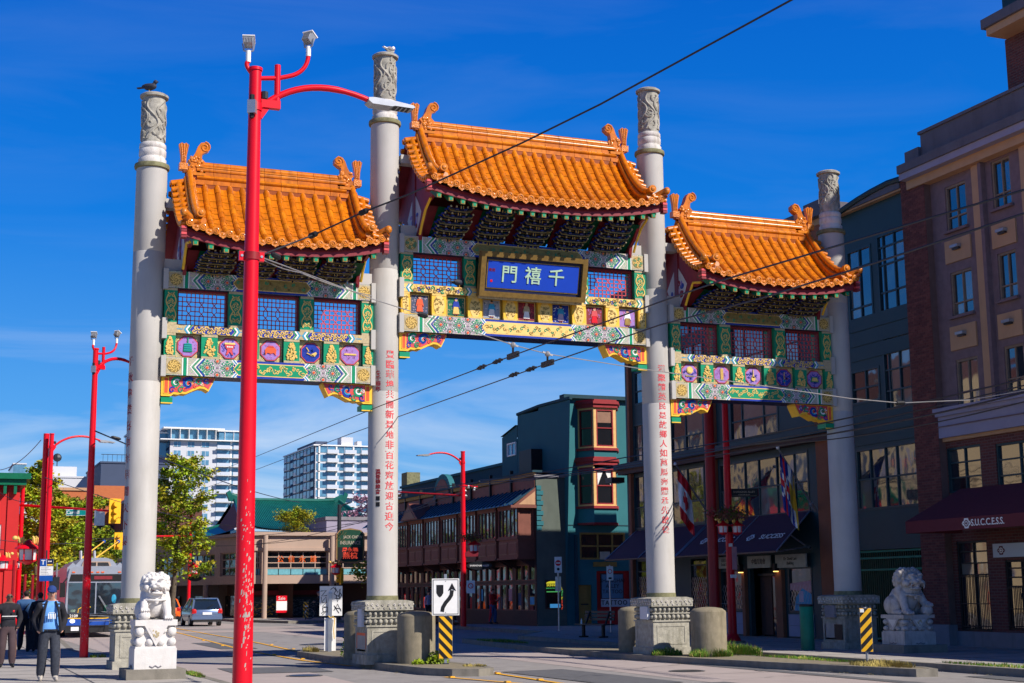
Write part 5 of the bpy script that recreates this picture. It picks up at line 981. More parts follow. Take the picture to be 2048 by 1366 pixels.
ca, cb, cc, cd_ = fr((1992, 1088), (2078, 1112)); m = B(); m.box(ca, cb, -.12, 0, cc, cd_, 'white_wall'); sg = m.build('fascia_sign', bb); logo(LM @ T((ca+.33), -.123, (cc+cd_)/2), sg, .32, 'awning_maroon')
for i in (8, 9):                                                     # wrought iron grilles
    a, b, c, d = wins[i]; m = B(); 
    for k in range(9): u = a+.1+(b-a-.2)*k/8; m.bar((u, -.04, c+.05), (u, -.04, c+(d-c)*.62), .018, 'black')
    for q_ in (.05, .3, .6): m.bar((a+.05, -.04, c+(d-c)*q_), (b-.05, -.04, c+(d-c)*q_), .02, 'black')
    m.build('window_grille', bb)
# the lower building farther towards the camera, outside the picture: only its shade is seen
lo = thing('low_building', 'low brick shop beyond the right edge of the picture', 'building', (XF, -14, 0)); m = MB(); m.box(0, 12, -10, 5.7, 0, 7.0, 'brick_brown'); m.build('wall', lo)

# ---- teal and brown building with the flags
fb = thing('teal_and_brown_building', 'long dark teal building with brown piers, curved roof, purple awnings and flags', 'building', (XF, 0, 0))
x0f = FX(1255, 1000)[0]; x1f = XP-.02; zr1 = FX(1243, 575)[1]-.35; xr = FX(1675, 500)[0]
W_ = {}
def fw(tl, br, xs, zs, gm='glass', **k): a = fr(tl, br); W_[tl] = a; return a, xs, zs, gm, k
ws = [fw((1752, 473), (1838, 611), (.16, .45, .72), (.28, .62, .84)), fw((1693, 505), (1749, 640), (.5,), (.22, .75)), fw((1764, 676), (1851, 828), (.14, .42, .7), (.35, .6, .8)), fw((1702, 744), (1762, 800), (.5,), (.45,)), fw((1712, 900), (1861, 1009), (.2, .42, .58, .86), (.5,)),
      fw((1268, 953), (1412, 1046), (.14, .3, .55, .77), (.4,)), fw((1439, 929), (1621, 1024), (.1, .3, .46, .66, .85), (.5,)), fw((1341, 831), (1409, 897), (.45,), (.4,)), fw((1459, 800), (1558, 866), (.25, .7), (.45,)), fw((1268, 850), (1300, 925), (.5,), (.4,)),
      fw((1268, 745), (1312, 800), (.5,), (.4,)), fw((1345, 700), (1408, 770), (.3, .65), (.5,)), fw((1459, 640), (1600, 740), (.2, .5, .8), (.4,)), fw((1345, 600), (1408, 660), (.5,), (.5,)),
      fw((1275, 1120), (1350, 1215), (.5,), (.75,), 'shop_glass'), fw((1380, 1115), (1418, 1220), (), (.85,), 'shop_glass'), fw((1442, 1140), (1488, 1222), (.5,), (), 'shop_glass'), fw((1576, 1134), (1628, 1226), (), (), 'shop_glass')]
hol = [w_[0] for w_ in ws]; en = fr((1499, 1136), (1556, 1282)); en = (en[0], en[1], .05, en[3]); gt = fr((1700, 1102), (1832, 1285)); gt = (gt[0], x1f-.05, .05, gt[3])
m = B(); zt = zr1
wall(m, x0f, x1f, 0, zt-.5, hol+[en, gt], 'teal_panel')
m.quad((x0f, 0, 0), (x0f, 16, 0), (x0f, 16, zt), (x0f, 0, zt), 'pier_brown'); m.quad((x0f, .3, zt-.5), (x1f, .3, zt-.5), (x1f, 16, zt-.5), (x0f, 16, zt-.5), 'stucco_grey'); m.quad((x0f, 16, 0), (x1f, 16, 0), (x1f, 16, zt), (x0f, 16, zt), 'pier_brown'); m.quad((x1f, 16, zt-.5), (x1f, .3, zt-.5), (x1f, .3, 0), (x1f, 16, 0), 'pier_brown')
m.build('wall', fb)
for a, xs, zs, gm, k in ws: window(fb, LM, *a, xs, zs, 'teal_frame', gm, y=.03, fw=.07, bar=.05)
for tl, br in (((1255, 575), (1275, 1250)), ((1415, 520), (1447, 1275)), ((1618, 430), (1688, 1290))):
    a = fr(tl, br); m = B(); m.box(a[0], a[1], -.16, 0, 0, zt-.55, 'pier_brown'); m.build('pier', fb)
for tl, br in (((1489, 1140), (1500, 1280)), ((1556, 1140), (1575, 1280))): a = fr(tl, br); m = B(); m.box(a[0], a[1], -.14, 0, 0, a[3], 'pier_brown'); m.build('pier', fb); m = B(); u = (a[0]+a[1])/2; m.box(u-.07, u+.07, -.30, -.14, 2.25, 2.5, 'black'); m.box(u-.06, u+.06, -.28, -.15, 2.22, 2.25, 'lamp_warm'); m.build('wall_light', fb)
m = B(); m.box(x0f-.2, x1f, -.20, .0, zt-.55, zt-.35, 'stucco_tan'); m.box(x0f-.3, xr, -.45, .4, zt-.35, zt, 'stucco_grey'); m.build('cornice', fb)
a1 = FX(1658, 846); a0 = FX(1241, 939); zc_ = (a1[1]+a0[1])/2; m = B(); m.box(x0f-.15, FX(1690, 800)[0], -.35, 0, zc_-.42, zc_-.22, 'bay_brown_dark'); m.box(x0f-.25, FX(1690, 800)[0], -.5, 0, zc_-.22, zc_, 'teal_panel'); m.build('belt_cornice', fb)
for c_, d_ in (((1700, 830), (1866, 870)), ((1700, 640), (1850, 690)), ((1345, 905), (1412, 925))): 
    a = fr(c_, d_); m = B()
    for k in range(3): m.box(a[0], a[1], -.03, 0, a[2]+(a[3]-a[2])*k/3+.02, a[2]+(a[3]-a[2])*(k+1)/3-.02, 'teal_panel')
    m.build('spandrel_panel', fb)
# barrel roof end above the glass wall
pts = [FX(x, y) for x, y in ((1679, 437), (1706, 418), (1730, 402), (1757, 386), (1790, 369), (1830, 356))]; m = B()
xe_ = x1f; poly = [(pts[0][0], zt-.5)]+pts+[(xe_, pts[-1][1]), (xe_, zt-.5)]
m.prism([(u, v) for u, v in poly][::-1], -.25, 8, 'stucco_grey'); m.build('barrel_roof', fb)
m = B(); m.tube([(u, -.27, v+.02) for u, v in pts]+[(xe_, -.27, pts[-1][1]+.02)], .09, 6, 'teal_panel'); m.build('roof_edge', fb)
e0 = FX(1606, 412, XF+2.5); e1 = FX(1640, 430, XF+2.5); m = B(); m.box(e0[0], e0[0]+1.0, 2.5, 6, zt-.6, e0[1], 'stucco_grey'); m.build('roof_box', fb)
# purple awnings
def awning(label, tl, tr, bl, br, dep, n=2):
    m = B(); a = [(-PX(*tl, XF-.05).y, -.05, PX(*tl, XF-.05).z), (-PX(*tr, XF-.05).y, -.05, PX(*tl, XF-.05).z), (-PX(*br, XF-dep).y, -dep, PX(*br, XF-dep).z), (-PX(*bl, XF-dep).y, -dep, PX(*bl, XF-dep).z)]; z = (a[2][2]+a[3][2])/2; a[2] = (*a[2][:2], z); a[3] = (*a[3][:2], z)
    m.add(a+[(p[0], p[1], p[2]-.03) for p in a], [(0, 1, 2, 3), (7, 6, 5, 4), (3, 2, 6, 7), (0, 3, 7, 4), (1, 5, 6, 2)], 'awning_purple'); o = m.build('awning', fb); o['label'] = label
    m = B(); V = [Vector(p) for p in a]
    for f in [i/n for i in range(n+1)]: m.bar(V[0].lerp(V[1], f)+Vector((0, -.01, .0)), V[3].lerp(V[2], f)+Vector((0, -.01, .01)), .04, 'steel', .03)
    m.bar(V[3], V[2], .04, 'dark_metal', .05); m.bar((V[1].x, -.1, V[2].z+.2), V[2], .04, 'steel'); m.bar((V[1].x, -.1, V[2].z+.1), V[1].lerp(V[2], .6), .035, 'steel'); m.bar((V[0].x, -.1, V[2].z+.1), V[3], .04, 'steel'); m.build('awning_frame', o)
    return V, o
V1, o1 = awning('left purple fabric awning', (1273, 1062), (1414, 1048), (1210, 1120), (1350, 1114), 1.9)
V2, o2 = awning('right purple fabric awning with white lettering', (1426, 1041), (1621, 1030), (1352, 1114), (1553, 1103), 1.9)
def on_awning(V, f, g): p = V[0].lerp(V[1], f).lerp(V[3].lerp(V[2], f), g); ux = (V[1]-V[0]).normalized(); uy = (V[0]-V[3]).normalized(); uz = ux.cross(uy).normalized(); p += uz*.03; return LM @ Matrix(((ux.x, uy.x, uz.x, p.x), (ux.y, uy.y, uz.y, p.y), (ux.z, uy.z, uz.z, p.z), (0, 0, 0, 1)))
for f in (.30, .78): lettering('SUCCESS', .36, 'white', on_awning(V2, f+.06, .62), o2, bold=.004); logo(on_awning(V2, f-.14, .62) @ FRONT.inverted(), o2, .5)
for tl, br, tx in (((1504, 1113), (1550, 1135), '中僑互助會'), ((1560, 1110), (1622, 1134), 'Dr. David Lam\nBuilding'), ((1441, 1115), (1484, 1136), 'S.U.C.C.E.S.S.\nSocial Services')):
    a = fr(tl, br); m = B(); m.box(a[0], a[1], -.20, -.14, a[2], a[3], 'sign_cream'); o = m.build('name_board', fb); lettering(tx, (a[3]-a[2])*(.5 if '\n' not in tx else .34), 'black', LM @ T((a[0]+a[1])/2, -.203, (a[2]+a[3])/2) @ FRONT, o, xs=.9)
m = B(); m.box(en[0], en[1], .5, .6, .05, en[3], 'black'); m.box(en[0]+.05, (en[0]+en[1])/2-.04, .38, .44, .1, en[3]-.3, 'bay_brown_dark'); m.box((en[0]+en[1])/2+.04, en[1]-.05, .38, .44, .1, en[3]-.3, 'shop_glass'); m.box(en[0], en[1], .30, .40, en[3]-.28, en[3]-.2, 'dark_metal'); m.build('entrance_door', fb)
m = B(); m.box(gt[0], gt[1], 1.5, 1.6, .05, gt[3], 'black'); m.build('recess_back', fb)
g_ = MB(LM)
for k in range(34): u = gt[0]+.1+(gt[1]-gt[0]-.2)*k/33; g_.bar((u, .1, .1), (u, .1, gt[3]-.05), .03, 'gate_green')
for z in (.15, 2.55, 2.75, gt[3]-.6): g_.bar((gt[0]+.05, .09, z), (gt[1]-.05, .09, z), .06, 'bin_green')
g_.box(gt[0]+.1, gt[1]-.1, .13, .15, .1, 2.5, 'gate_green'); g_.build('iron_gate', fb)
for i in (14, 15, 16, 17):                                          # folding security grilles and posters
    a, b, c, d = ws[i][0]; m = B(); n = max(3, int((b-a)/.16)); st = (b-a)/n
    for k in range(n):
        for q_ in range(int((d-c)*.75/.3)): z = c+q_*.3; m.bar((a+k*st, .01, z), (a+(k+1)*st, .01, z+.3), .012, 'steel'); m.bar((a+(k+1)*st, .012, z), (a+k*st, .012, z+.3), .012, 'steel')
    m.build('folding_grille', fb)
a, b, c, d = ws[17][0]; m = B(); m.prism([(a+.05, d-.55), (b-.05, d-.45), (b-.05, d-.85), (a+.05, d-.75)][::-1], .005, .02, 'blinds_pink'); m.prism([(a+.3, c+.05), (b-.05, c+.05), (b-.1, c+.6), (a+.8, c+.8), (a+.4, c+.5)][::-1], .004, .02, 'cyan'); m.box(a+.6, a+.85, 0, .01, c+.35, c+.7, 'lilac'); m.build('window_poster', fb)
for i in (16, 17): a, b, c, d = ws[i][0]; m = B(); m.box(a, b, -.06, 0, .1, c-.05, 'stucco_lilac'); [m.box(a, b, -.064, -.06, .1+k*.35, .115+k*.35, 'stone_grey') for k in range(4)]; m.build('tile_apron', fb)
# flags
def flag(label, base, tip, kind):
    t = thing('flag', label, 'flag', base, 0, 'flags on wall poles'); e = tip-base; d = e.normalized(); m = MB(); m.tube([(0, 0, 0), e], [.04, .025], 8, 'steel'); m.sph(tuple(e*1.02), (.06, .06, .06), 'white', 8, 6); m.cyl((0, 0, 0), d*.35, .06, n=8, m='steel'); m.build('flagpole', t, 40)
    m = MB(); n, k = 16, 10; L, Hh = 1.75, .95                       # cloth hanging from the pole, gathered and wavy
    dn = Vector((0, 0, -1)); P = {}
    for i in range(n+1):
        for j in range(k+1):
            u, v = i/n, j/k; p = e*(.97-.42*v*Hh)+dn*(L*u*(.95+.05*v))+d*(-.25*u*(1-v)); sw = .10*math.sin(u*3+v*7.5)+.05*math.sin(v*14+u*5); p += Vector((.4*sw, sw, 0))+Vector((0, .25*u*(1-2*v)*.4, 0)); P[i, j] = p
    for i in range(n):
        for j in range(k):
            u, v = (i+.5)/n, (j+.5)/k
            if kind == 'ca': c = 'red_paint' if u < .27 or u > .73 or (abs(u-.5)+abs(v-.5)*.9 < .19) or (abs(v-.5) < .05 and abs(u-.5) < .2) else 'white'
            else: c = ('white' if abs(u-.5-(v-.25)*1.1) < .06 or abs(u-.5+(v-.25)*1.1) < .06 else 'red_paint' if abs(v-.25) < .06 or abs(u-.5) < .05 else 'blue') if v < .5 else ('white' if int(v*14) % 2 else 'blue') if v < .86 and abs(u-.5) > .18 else 'yellow'
            m.add([P[i, j], P[i+1, j], P[i+1, j+1], P[i, j+1]], [(0, 1, 2, 3)], c)
    m.build('cloth', t, 60)
def PXv(x, y, X): return PX(x, y, X)
flag('red and white maple leaf flag on a slanted wall pole', PXv(1424, 1038, XF-.2), PXv(1352, 930, XF-2.0), 'ca'); flag('blue, white and gold provincial flag on a slanted wall pole', PXv(1631, 1022, XF-.2), PXv(1557, 898, XF-2.0), 'bc')
m = MB(SM); a, z = FX(1247, 960); m.box(a-.5, a+.1, -.6, .0, z-.12, z+.1, 'dark_metal'); tag(m.build('security_camera'), 'small dark camera box on the corner of the teal and brown building', 'camera')
# ---- brown shop row
YS = 30.2
sr = thing('shop_row', 'shallow brown two storey shop building with bay windows and a blue glass canopy roof', 'building', (XF, 0, 0))
xl, xr_ = -56.0, -YS; zp = FX(1069, 945)[1]; za = FX(1069, 985)[1]; zw1, zw0 = FX(1068, 1014)[1], FX(1068, 1076)[1]; zl = FX(1068, 1119)[1]; zt1 = FX(1070, 1130)[1]
m = B(); nb = 9; bw_ = (xr_-xl)/nb; holes = []
for k in range(nb):
    for q_ in range(3): u = xl+bw_*k+.15+q_*(bw_-.3)/3; holes.append((u+.03, u+(bw_-.3)/3-.03, zl-.98, zl-.22)); holes.append((u+.03, u+(bw_-.3)/3-.03, .75, zl-1.12))
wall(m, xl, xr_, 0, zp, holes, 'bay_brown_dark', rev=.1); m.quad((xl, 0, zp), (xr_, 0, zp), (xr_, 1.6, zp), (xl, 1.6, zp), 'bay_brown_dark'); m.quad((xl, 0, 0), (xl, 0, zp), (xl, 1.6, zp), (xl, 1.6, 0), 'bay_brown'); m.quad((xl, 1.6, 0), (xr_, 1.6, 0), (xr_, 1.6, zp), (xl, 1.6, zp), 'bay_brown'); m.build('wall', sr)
for i, h in enumerate(holes):
    if h[0] > -53: window(sr, LM, *h, (), (), 'bay_brown', 'shop_glass', fw=.05, y=.05)
m = B(); m.box(xl, xr_+.1, -.12, 0, zp-.18, zp, 'mustard'); m.box(xl, xr_+.15, -.2, .3, zp, zp+.1, 'teal_dark'); m.box(xl, xr_, -.05, 0, za+.1, zp-.25, 'bay_brown'); m.build('parapet_trim', sr)
for k in range(1, nb): u = xl+bw_*k; m = B(); m.box(u-.05, u+.05, -.16, 0, za, zp+.3, 'black'); m.build('parapet_post', sr)
u = FX(888, 980)[0]; m = B(); m.prism([(u+1.5*math.cos(a), zp-.4+1.35*math.sin(a)) for a in [pi-pi*i/12 for i in range(13)]], -.12, .2, 'teal_light'); m.prism([(u+1.2*math.cos(a), zp-.38+1.05*math.sin(a)) for a in [pi-pi*i/12 for i in range(13)]], -.14, -.12, 'bay_brown'); pd = m.build('arched_pediment', sr)
# sloping glass canopy strips
ns = 44
for k in range(ns):
    m = B(); a, b = xl+(xr_-xl)*k/ns, xl+(xr_-xl)*(k+1)/ns-.06; m.add([(a, -1.15, zw1+.12), (b, -1.15, zw1+.12), (b, -.02, za+.22), (a, -.02, za+.22), (a, -1.15, zw1+.08), (b, -1.15, zw1+.08), (b, -.02, za+.18), (a, -.02, za+.18)], [(0, 1, 2, 3), (7, 6, 5, 4), (0, 4, 5, 1)], 'canopy_blue'); m.bar((b+.03, -1.15, zw1+.14), (b+.03, -.02, za+.24), .05, 'teal_dark', .06); m.build('canopy_pane', sr)
m = B(); m.prism([(-1.2, zw1+.02), (0, zw1+.02), (0, za+.25)], xr_-.05, xr_+.05, 'bay_brown', 'x'); m.prism([(-.9, zw1+.10), (-.05, zw1+.10), (-.05, za+.05)], xr_+.05, xr_+.06, 'stucco_tan', 'x'); m.box(xr_-.02, xr_+.1, -1.3, 0, zw1-.06, zw1+.06, 'bay_brown'); m.build('canopy_end', sr)
u = FX(862, 1050)[0]; m = B(); m.prism([(u-1.6, zw1+.1), (u+1.6, zw1+.1), (u, zw1+1.05)], -1.35, -.2, 'bay_brown'); m.prism([(u-1.2, zw1+.16), (u+1.2, zw1+.16), (u, zw1+.85)], -1.37, -1.35, 'wood_tan'); m.build('gablet', sr)
for k in range(nb):                                                  # the projecting bays
    a, b = xl+bw_*k+.18, xl+bw_*(k+1)-.18
    if b < -53.5: continue
    m = B(); m.box(a, b, -.85, 0, zl+.10, zw0-.05, 'bay_brown'); m.box(a-.06, b+.06, -.93, 0, zw0-.05, zw0+.04, 'bay_brown'); m.box(a-.06, b+.06, -.93, 0, zl+.02, zl+.10, 'bay_brown'); m.box(a-.04, b+.04, -.9, 0, zw1-.02, zw1+.10, 'bay_brown')
    for q_ in range(2): w2 = (b-a)/2; m.box(a+q_*w2+.12, a+(q_+1)*w2-.12, -.87, -.85, zl+.25, zw0-.2, 'wood_tan'); m.box(a+q_*w2+.16, a+(q_+1)*w2-.16, -.88, -.87, zl+.29, zw0-.24, 'bay_brown')
    for q_ in (a+.1, b-.1): m2_ = B(); m2_.prism([(-.8, zl+.015), (0, zl+.015), (0, zl-.4)], q_-.06, q_+.06, 'bay_brown_dark', 'x'); m2_.build('bay_bracket', sr)
    m.box(b-.05, b, -.85, 0, zw0, zw1, 'bay_brown') if k == nb-1 else None
    bay = m.build('bay_window', sr)
    window(sr, LM @ T(0, -.85, 0), a, b, zw0+.04, zw1-.02, (.2, .4, .6, .8), (), 'bay_brown', 'glass', y=.02, fw=.07, bar=.05)
    if k == nb-1: window(sr, T(-XF, 0, 0) @ WY(YS+.18), XF-.85, XF-.02, zw0+.04, zw1-.02, (), (), 'bay_brown', 'glass_blue', y=.0, fw=.08)
for k, c in enumerate(('maroon', 'slate_wall', 'blinds_pink', 'stone_grey', 'maroon', 'cyan', 'red_wall', 'stucco_tan', 'lilac', 'maroon', 'stone_grey', 'slate_wall', 'neon_red', 'mustard')):
    u = -31.0-1.35*k; m = B(); m.box(u-.28*rnd.uniform(.6, 1.3), u+.28, .035, .045, .8+.2*(k % 3), 1.2+.5*((k*7) % 3)*.4+.2, c); m.build('window_display', sr)
m = B(); m.box(-31.0, -30.4, -.02, 0, 1.0, 1.45, 'mustard'); m.box(-30.96, -30.44, -.03, -.02, 1.05, 1.40, 'cyan'); nb_ = m.build('window_sign', sr)
# ---- teal building with bay windows behind, facing the camera
tb = thing('teal_building', 'tall teal painted building with red and cream bay windows beside the alley', 'building', (0, YS, 0)); YL = 0; XB0 = 14.4; XB1 = 21
TM = T(0, -YS, 0) @ WY(YS); ztb = PY(1135, 797, YS).z; zt2 = PX(1060, 815, XB0).z
def P2(x, y): p = PY(x, y, YS); return p.x, p.z
def R2(tl, br): a, b = P2(*tl), P2(*br); return (a[0], b[0], b[1], a[1])
b1 = R2((1155, 816), (1234, 902)); b2 = R2((1155, 930), (1234, 1016)); lw = R2((1159, 1065), (1251, 1119)); dr = R2((1157, 1170), (1185, 1246)); sf = R2((1193, 1142), (1262, 1249))
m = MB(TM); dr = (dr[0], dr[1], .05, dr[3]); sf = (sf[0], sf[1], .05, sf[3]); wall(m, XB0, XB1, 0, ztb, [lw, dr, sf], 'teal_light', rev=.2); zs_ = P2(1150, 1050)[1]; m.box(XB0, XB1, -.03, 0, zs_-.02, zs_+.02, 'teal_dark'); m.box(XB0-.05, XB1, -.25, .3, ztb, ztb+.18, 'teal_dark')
m.M = T(0, -YS, 0) @ Matrix.Identity(4)
pts = [PX(x, y, XB0) for x, y in ((1140, 797), (1078, 814), (1076, 822), (1035, 831), (1035, 952), (1000, 975))]
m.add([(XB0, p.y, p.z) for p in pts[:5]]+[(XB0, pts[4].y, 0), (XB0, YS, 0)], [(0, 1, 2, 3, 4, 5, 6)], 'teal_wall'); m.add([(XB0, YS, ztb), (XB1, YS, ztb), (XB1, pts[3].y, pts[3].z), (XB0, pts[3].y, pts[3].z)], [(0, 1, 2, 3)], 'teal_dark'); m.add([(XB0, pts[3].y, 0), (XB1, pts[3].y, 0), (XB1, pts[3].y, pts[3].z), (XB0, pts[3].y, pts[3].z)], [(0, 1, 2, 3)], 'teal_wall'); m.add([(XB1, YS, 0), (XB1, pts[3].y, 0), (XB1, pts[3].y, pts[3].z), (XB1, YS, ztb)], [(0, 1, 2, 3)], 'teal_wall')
m.build('wall', tb)
m = MB(T(0, -YS, 0)); pa = [PX(x, y, XB0) for x, y in ((1142, 795), (1078, 812), (1035, 829))]; m.tube([(XB0, p.y, p.z) for p in pa], .10, 5, 'teal_dark'); m.build('roof_edge', tb)
m = MB(T(0, -YS, 0)); p0, p1 = PX(1034, 852, XB0), PX(1004, 876, XB0); m.add([(XB0, p0.y, 0), (XB0, p0.y, p0.z), (XB0, p1.y, p1.z), (XB0, p1.y, 0)], [(0, 1, 2, 3)], 'teal_wall'); m.add([(XB0-.1, p0.y, p0.z+.05), (XB0+5, p0.y, p0.z+.05), (XB0+5, p1.y, p1.z+.05), (XB0-.1, p1.y, p1.z+.05)], [(0, 1, 2, 3)], 'teal_dark'); m.quad((XB0, p1.y, 0), (XB0+5, p1.y, 0), (XB0+5, p1.y, p1.z), (XB0, p1.y, p1.z), 'teal_wall'); m.build('rear_wing', tb)
w3 = [PX(1015, 888, XB0-.03), PX(1032, 910, XB0-.03)]; window(tb, T(0, -YS, 0) @ WX(XB0), -w3[0].y, -w3[1].y, w3[1].z, w3[0].z, (.5,), (), 'white', 'glass_blue', y=-.02)
m = MB(T(0, -YS, 0) @ WX(XB0)); a, b = PX(1060, 904, XB0), PX(1085, 941, XB0); m.box(-a.y, -b.y, -.6, 0, b.z, a.z, 'black'); m.build('vent_shaft', tb)
for i, (a, b, c, d) in enumerate((b1, b2)):                          # canted bays
    dp = .85; sl = .45; m = MB(TM); F_ = [(a, 0), (a+sl, -dp), (b-sl, -dp), (b, 0)]
    def ring(z0, z1, ex, mm): m.prism([(a-ex, .0), (a+sl-ex*.5, -dp-ex), (b-sl+ex*.5, -dp-ex), (b+ex, 0)][::-1], z0, z1, mm, 'z')
    ring(d-.05, d+.12, .10, 'bay_red'); ring(d+.12, d+.26, .18, 'bay_red'); m.prism([(a-.1, 0), (a+sl, -dp-.1), (b-sl, -dp-.1), (b+.1, 0)][::-1], d+.26, d+.34, 'bay_red', 'z'); ring(c-.08, c+.04, .10, 'bay_red'); ring(c-(.95 if i == 0 else .75), c-.08, 0, 'teal_light'); ring(c-(1.05 if i == 0 else .85), c-(.95 if i == 0 else .75), .06, 'bay_red')
    bay = m.build('bay_window', tb)
    for (p, q_) in zip(F_[:-1], F_[1:]):
        L = math.hypot(q_[0]-p[0], q_[1]-p[1]); an = math.atan2(q_[1]-p[1], q_[0]-p[0]); MM = TM @ T(p[0], p[1], 0) @ Matrix.Rotation(an, 4, 'Z'); e = .14 if L > 1 else .08; m = MB(MM)
        wall(m, 0, L, c+.04, d-.05, [(e, L-e, c+.12, d-.14)], 'cream_trim', rev=.08); m.build('bay_trim', tb); window(tb, MM, e, L-e, c+.12, d-.14, (), (.5,), 'bay_red', 'shop_glass', y=.05, fw=.06, bar=.05)
        if L > 1 and i == 0: m = MB(MM); m.box(e+.07, L-e-.07, .055, .06, c+(d-c)*.62, d-.22, 'wood_tan'); m.build('roller_blind', tb)
        if L > 1 and i == 1: m = MB(MM); mid = L/2; m.prism([(e+.07, d-.2), (mid, d-.2), (e+.1, c+(d-c)*.5)][::-1], .055, .06, 'white'); m.prism([(L-e-.07, d-.2), (L-e-.1, c+(d-c)*.5), (mid, d-.2)][::-1], .055, .06, 'white'); m.build('curtain', tb)
window(tb, TM, *lw, (.4, .72), (.5,), 'mustard', 'shop_glass', y=.05, fw=.09, bar=.08)
m = MB(TM); m.box(dr[0], dr[1], .1, .15, dr[2], dr[3], 'mustard'); m.box(dr[0]+.15, dr[1]-.15, .08, .1, 1.0, 1.06, 'dark_metal'); m.build('door', tb)
m = MB(TM); m.box(sf[0], sf[1], .1, .2, sf[2], sf[3], 'red_wall'); d_ = R2((1204, 1149), (1247, 1196)); m.box(d_[0]-.06, d_[1]+.06, .06, .1, d_[2]-.06, d_[3]+.06, 'bay_brown_dark'); m.box(*d_[:2], .04, .06, *d_[2:], 'glass_clear'); so_ = m.build('shop_front', tb); lettering('SHANGHAI\nALLEY\nTATTOO', .26, 'black', TM @ T((d_[0]+d_[1])/2, .037, (d_[2]+d_[3])/2) @ FRONT, so_)
e_ = R2((1203, 1198), (1262, 1213)); m = MB(TM); m.box(*e_[:2], .0, .06, *e_[2:], 'white_wall'); ts = m.build('shop_sign', tb); lettering('TATTOO', .30, 'black', TM @ T((e_[0]+e_[1])/2-.1, -.003, (e_[2]+e_[3])/2) @ FRONT, ts, bold=.004, spacing=1.2)
e_ = R2((1195, 1110), (1215, 1119)); m = MB(TM); m.box(e_[0], e_[1], -.3, -.25, e_[2], e_[3]+.15, 'sign_cream'); m.build('hanging_sign', tb); e_ = R2((1186, 1124), (1232, 1133)); m = MB(TM); m.box(e_[0], e_[1], -.1, 0, e_[2], e_[3], 'mustard'); m.build('sign_board', tb)
m = MB(TM); u = P2(1150, 1100)[0]; m.tube([(u, -.08, .1), (u, -.08, P2(1150, 1070)[1])], .09, 8, 'teal_dark'); m.build('drain_pipe', tb)
# grey-green end wall of the shop row, facing the camera
ew = thing('end_wall', 'dark grey green end wall beside the alley with a neon sign window', 'wall', (0, YS-.05, 0)); EM = T(0, -YS+.05, 0) @ WY(YS-.05); ze = PY(1100, 955, YS).z; m = MB(EM); ne = R2((1089, 1160), (1122, 1218)); wall(m, XF, XB0+.02, 0, ze, [ne], 'end_wall', rev=.1); m.box(XF-.1, XB0+.02, -.08, 0, ze, ze+.12, 'stone_grey'); m.quad((XF, 0, ze), (XB0, 0, ze), (XB0, 1.6, ze), (XF, 1.6, ze), 'stone_grey'); m.build('wall', ew)
for k in range(9): m = MB(EM); m.box(XF+.02, XF+.02+(.34 if k % 2 else .24), -.05, 0, ze-.6-k*.24, ze-.40-k*.24, 'teal_light'); m.build('quoin', ew)
window(ew, EM, *ne, (), (), 'bay_brown_dark', 'shop_glass', y=.02)
mx = (ne[0]+ne[1])/2; zz = ne[3]-.15; m = MB(EM); m.disc(mx, zz-.02, .36, -.0, .02, 'neon_yellow', 18, .12); m.box(mx-.36, mx+.36, -.021, 0, zz-.34, zz-.04, 'green_dark'); m.box(mx-.34, mx+.34, -.03, -.021, zz-.32, zz-.02, 'black'); m.box(mx-.34, mx+.34, -.02, 0, zz-.42, zz-.38, 'neon_green'); ns_ = m.build('neon_sign', ew); lettering('SKINNIEST', .145, 'neon_yellow', EM @ T(mx, -.034, zz-.10) @ FRONT, ns_, bold=.003); lettering('SHOP IN THE WORLD', .075, 'neon_green', EM @ T(mx, -.034, zz-.24) @ FRONT, ns_, bold=.001)
for k, (ch, c) in enumerate(zip('LOTTERY', ('neon_yellow', 'neon_green', 'neon_green', 'neon_yellow', 'neon_red', 'neon_red', 'neon_red'))): lettering(ch, .16, c, EM @ T(ne[1]+.02, -.02, zz-.25-k*.155) @ FRONT, ew, 'neon_letter', bold=.004)
m = MB(EM); m.box(ne[0]+.25, ne[1]-.02, -.01, .0, ne[2]+.04, ne[2]+.24, 'neon_blue'); m.build('neon_panel', ew)
# low dark teal block behind the shops
bk = thing('low_teal_block', 'long low dark teal building rising behind the shop row with a small chimney', 'building', (XB0+.6, 0, 0)); X2 = XB0+.6; zk = PX(940, 946, X2).z; m = MB(T(-X2, 0, 0)); y0, y1 = PX(1010, 945, X2).y, PX(803, 955, X2).y; m.box(X2, X2+8, y0-1, y1, 0, zk, 'teal_dark'); m.box(X2-.1, X2+8, y0-1, y1+.1, zk, zk+.15, 'teal_wall'); m.build('wall', bk); m = MB(T(-X2, 0, 0)); m.box(X2, X2+.9, y1-1.2, y1, zk+.15, zk+1.0, 'moss_stone'); m.build('chimney', bk)
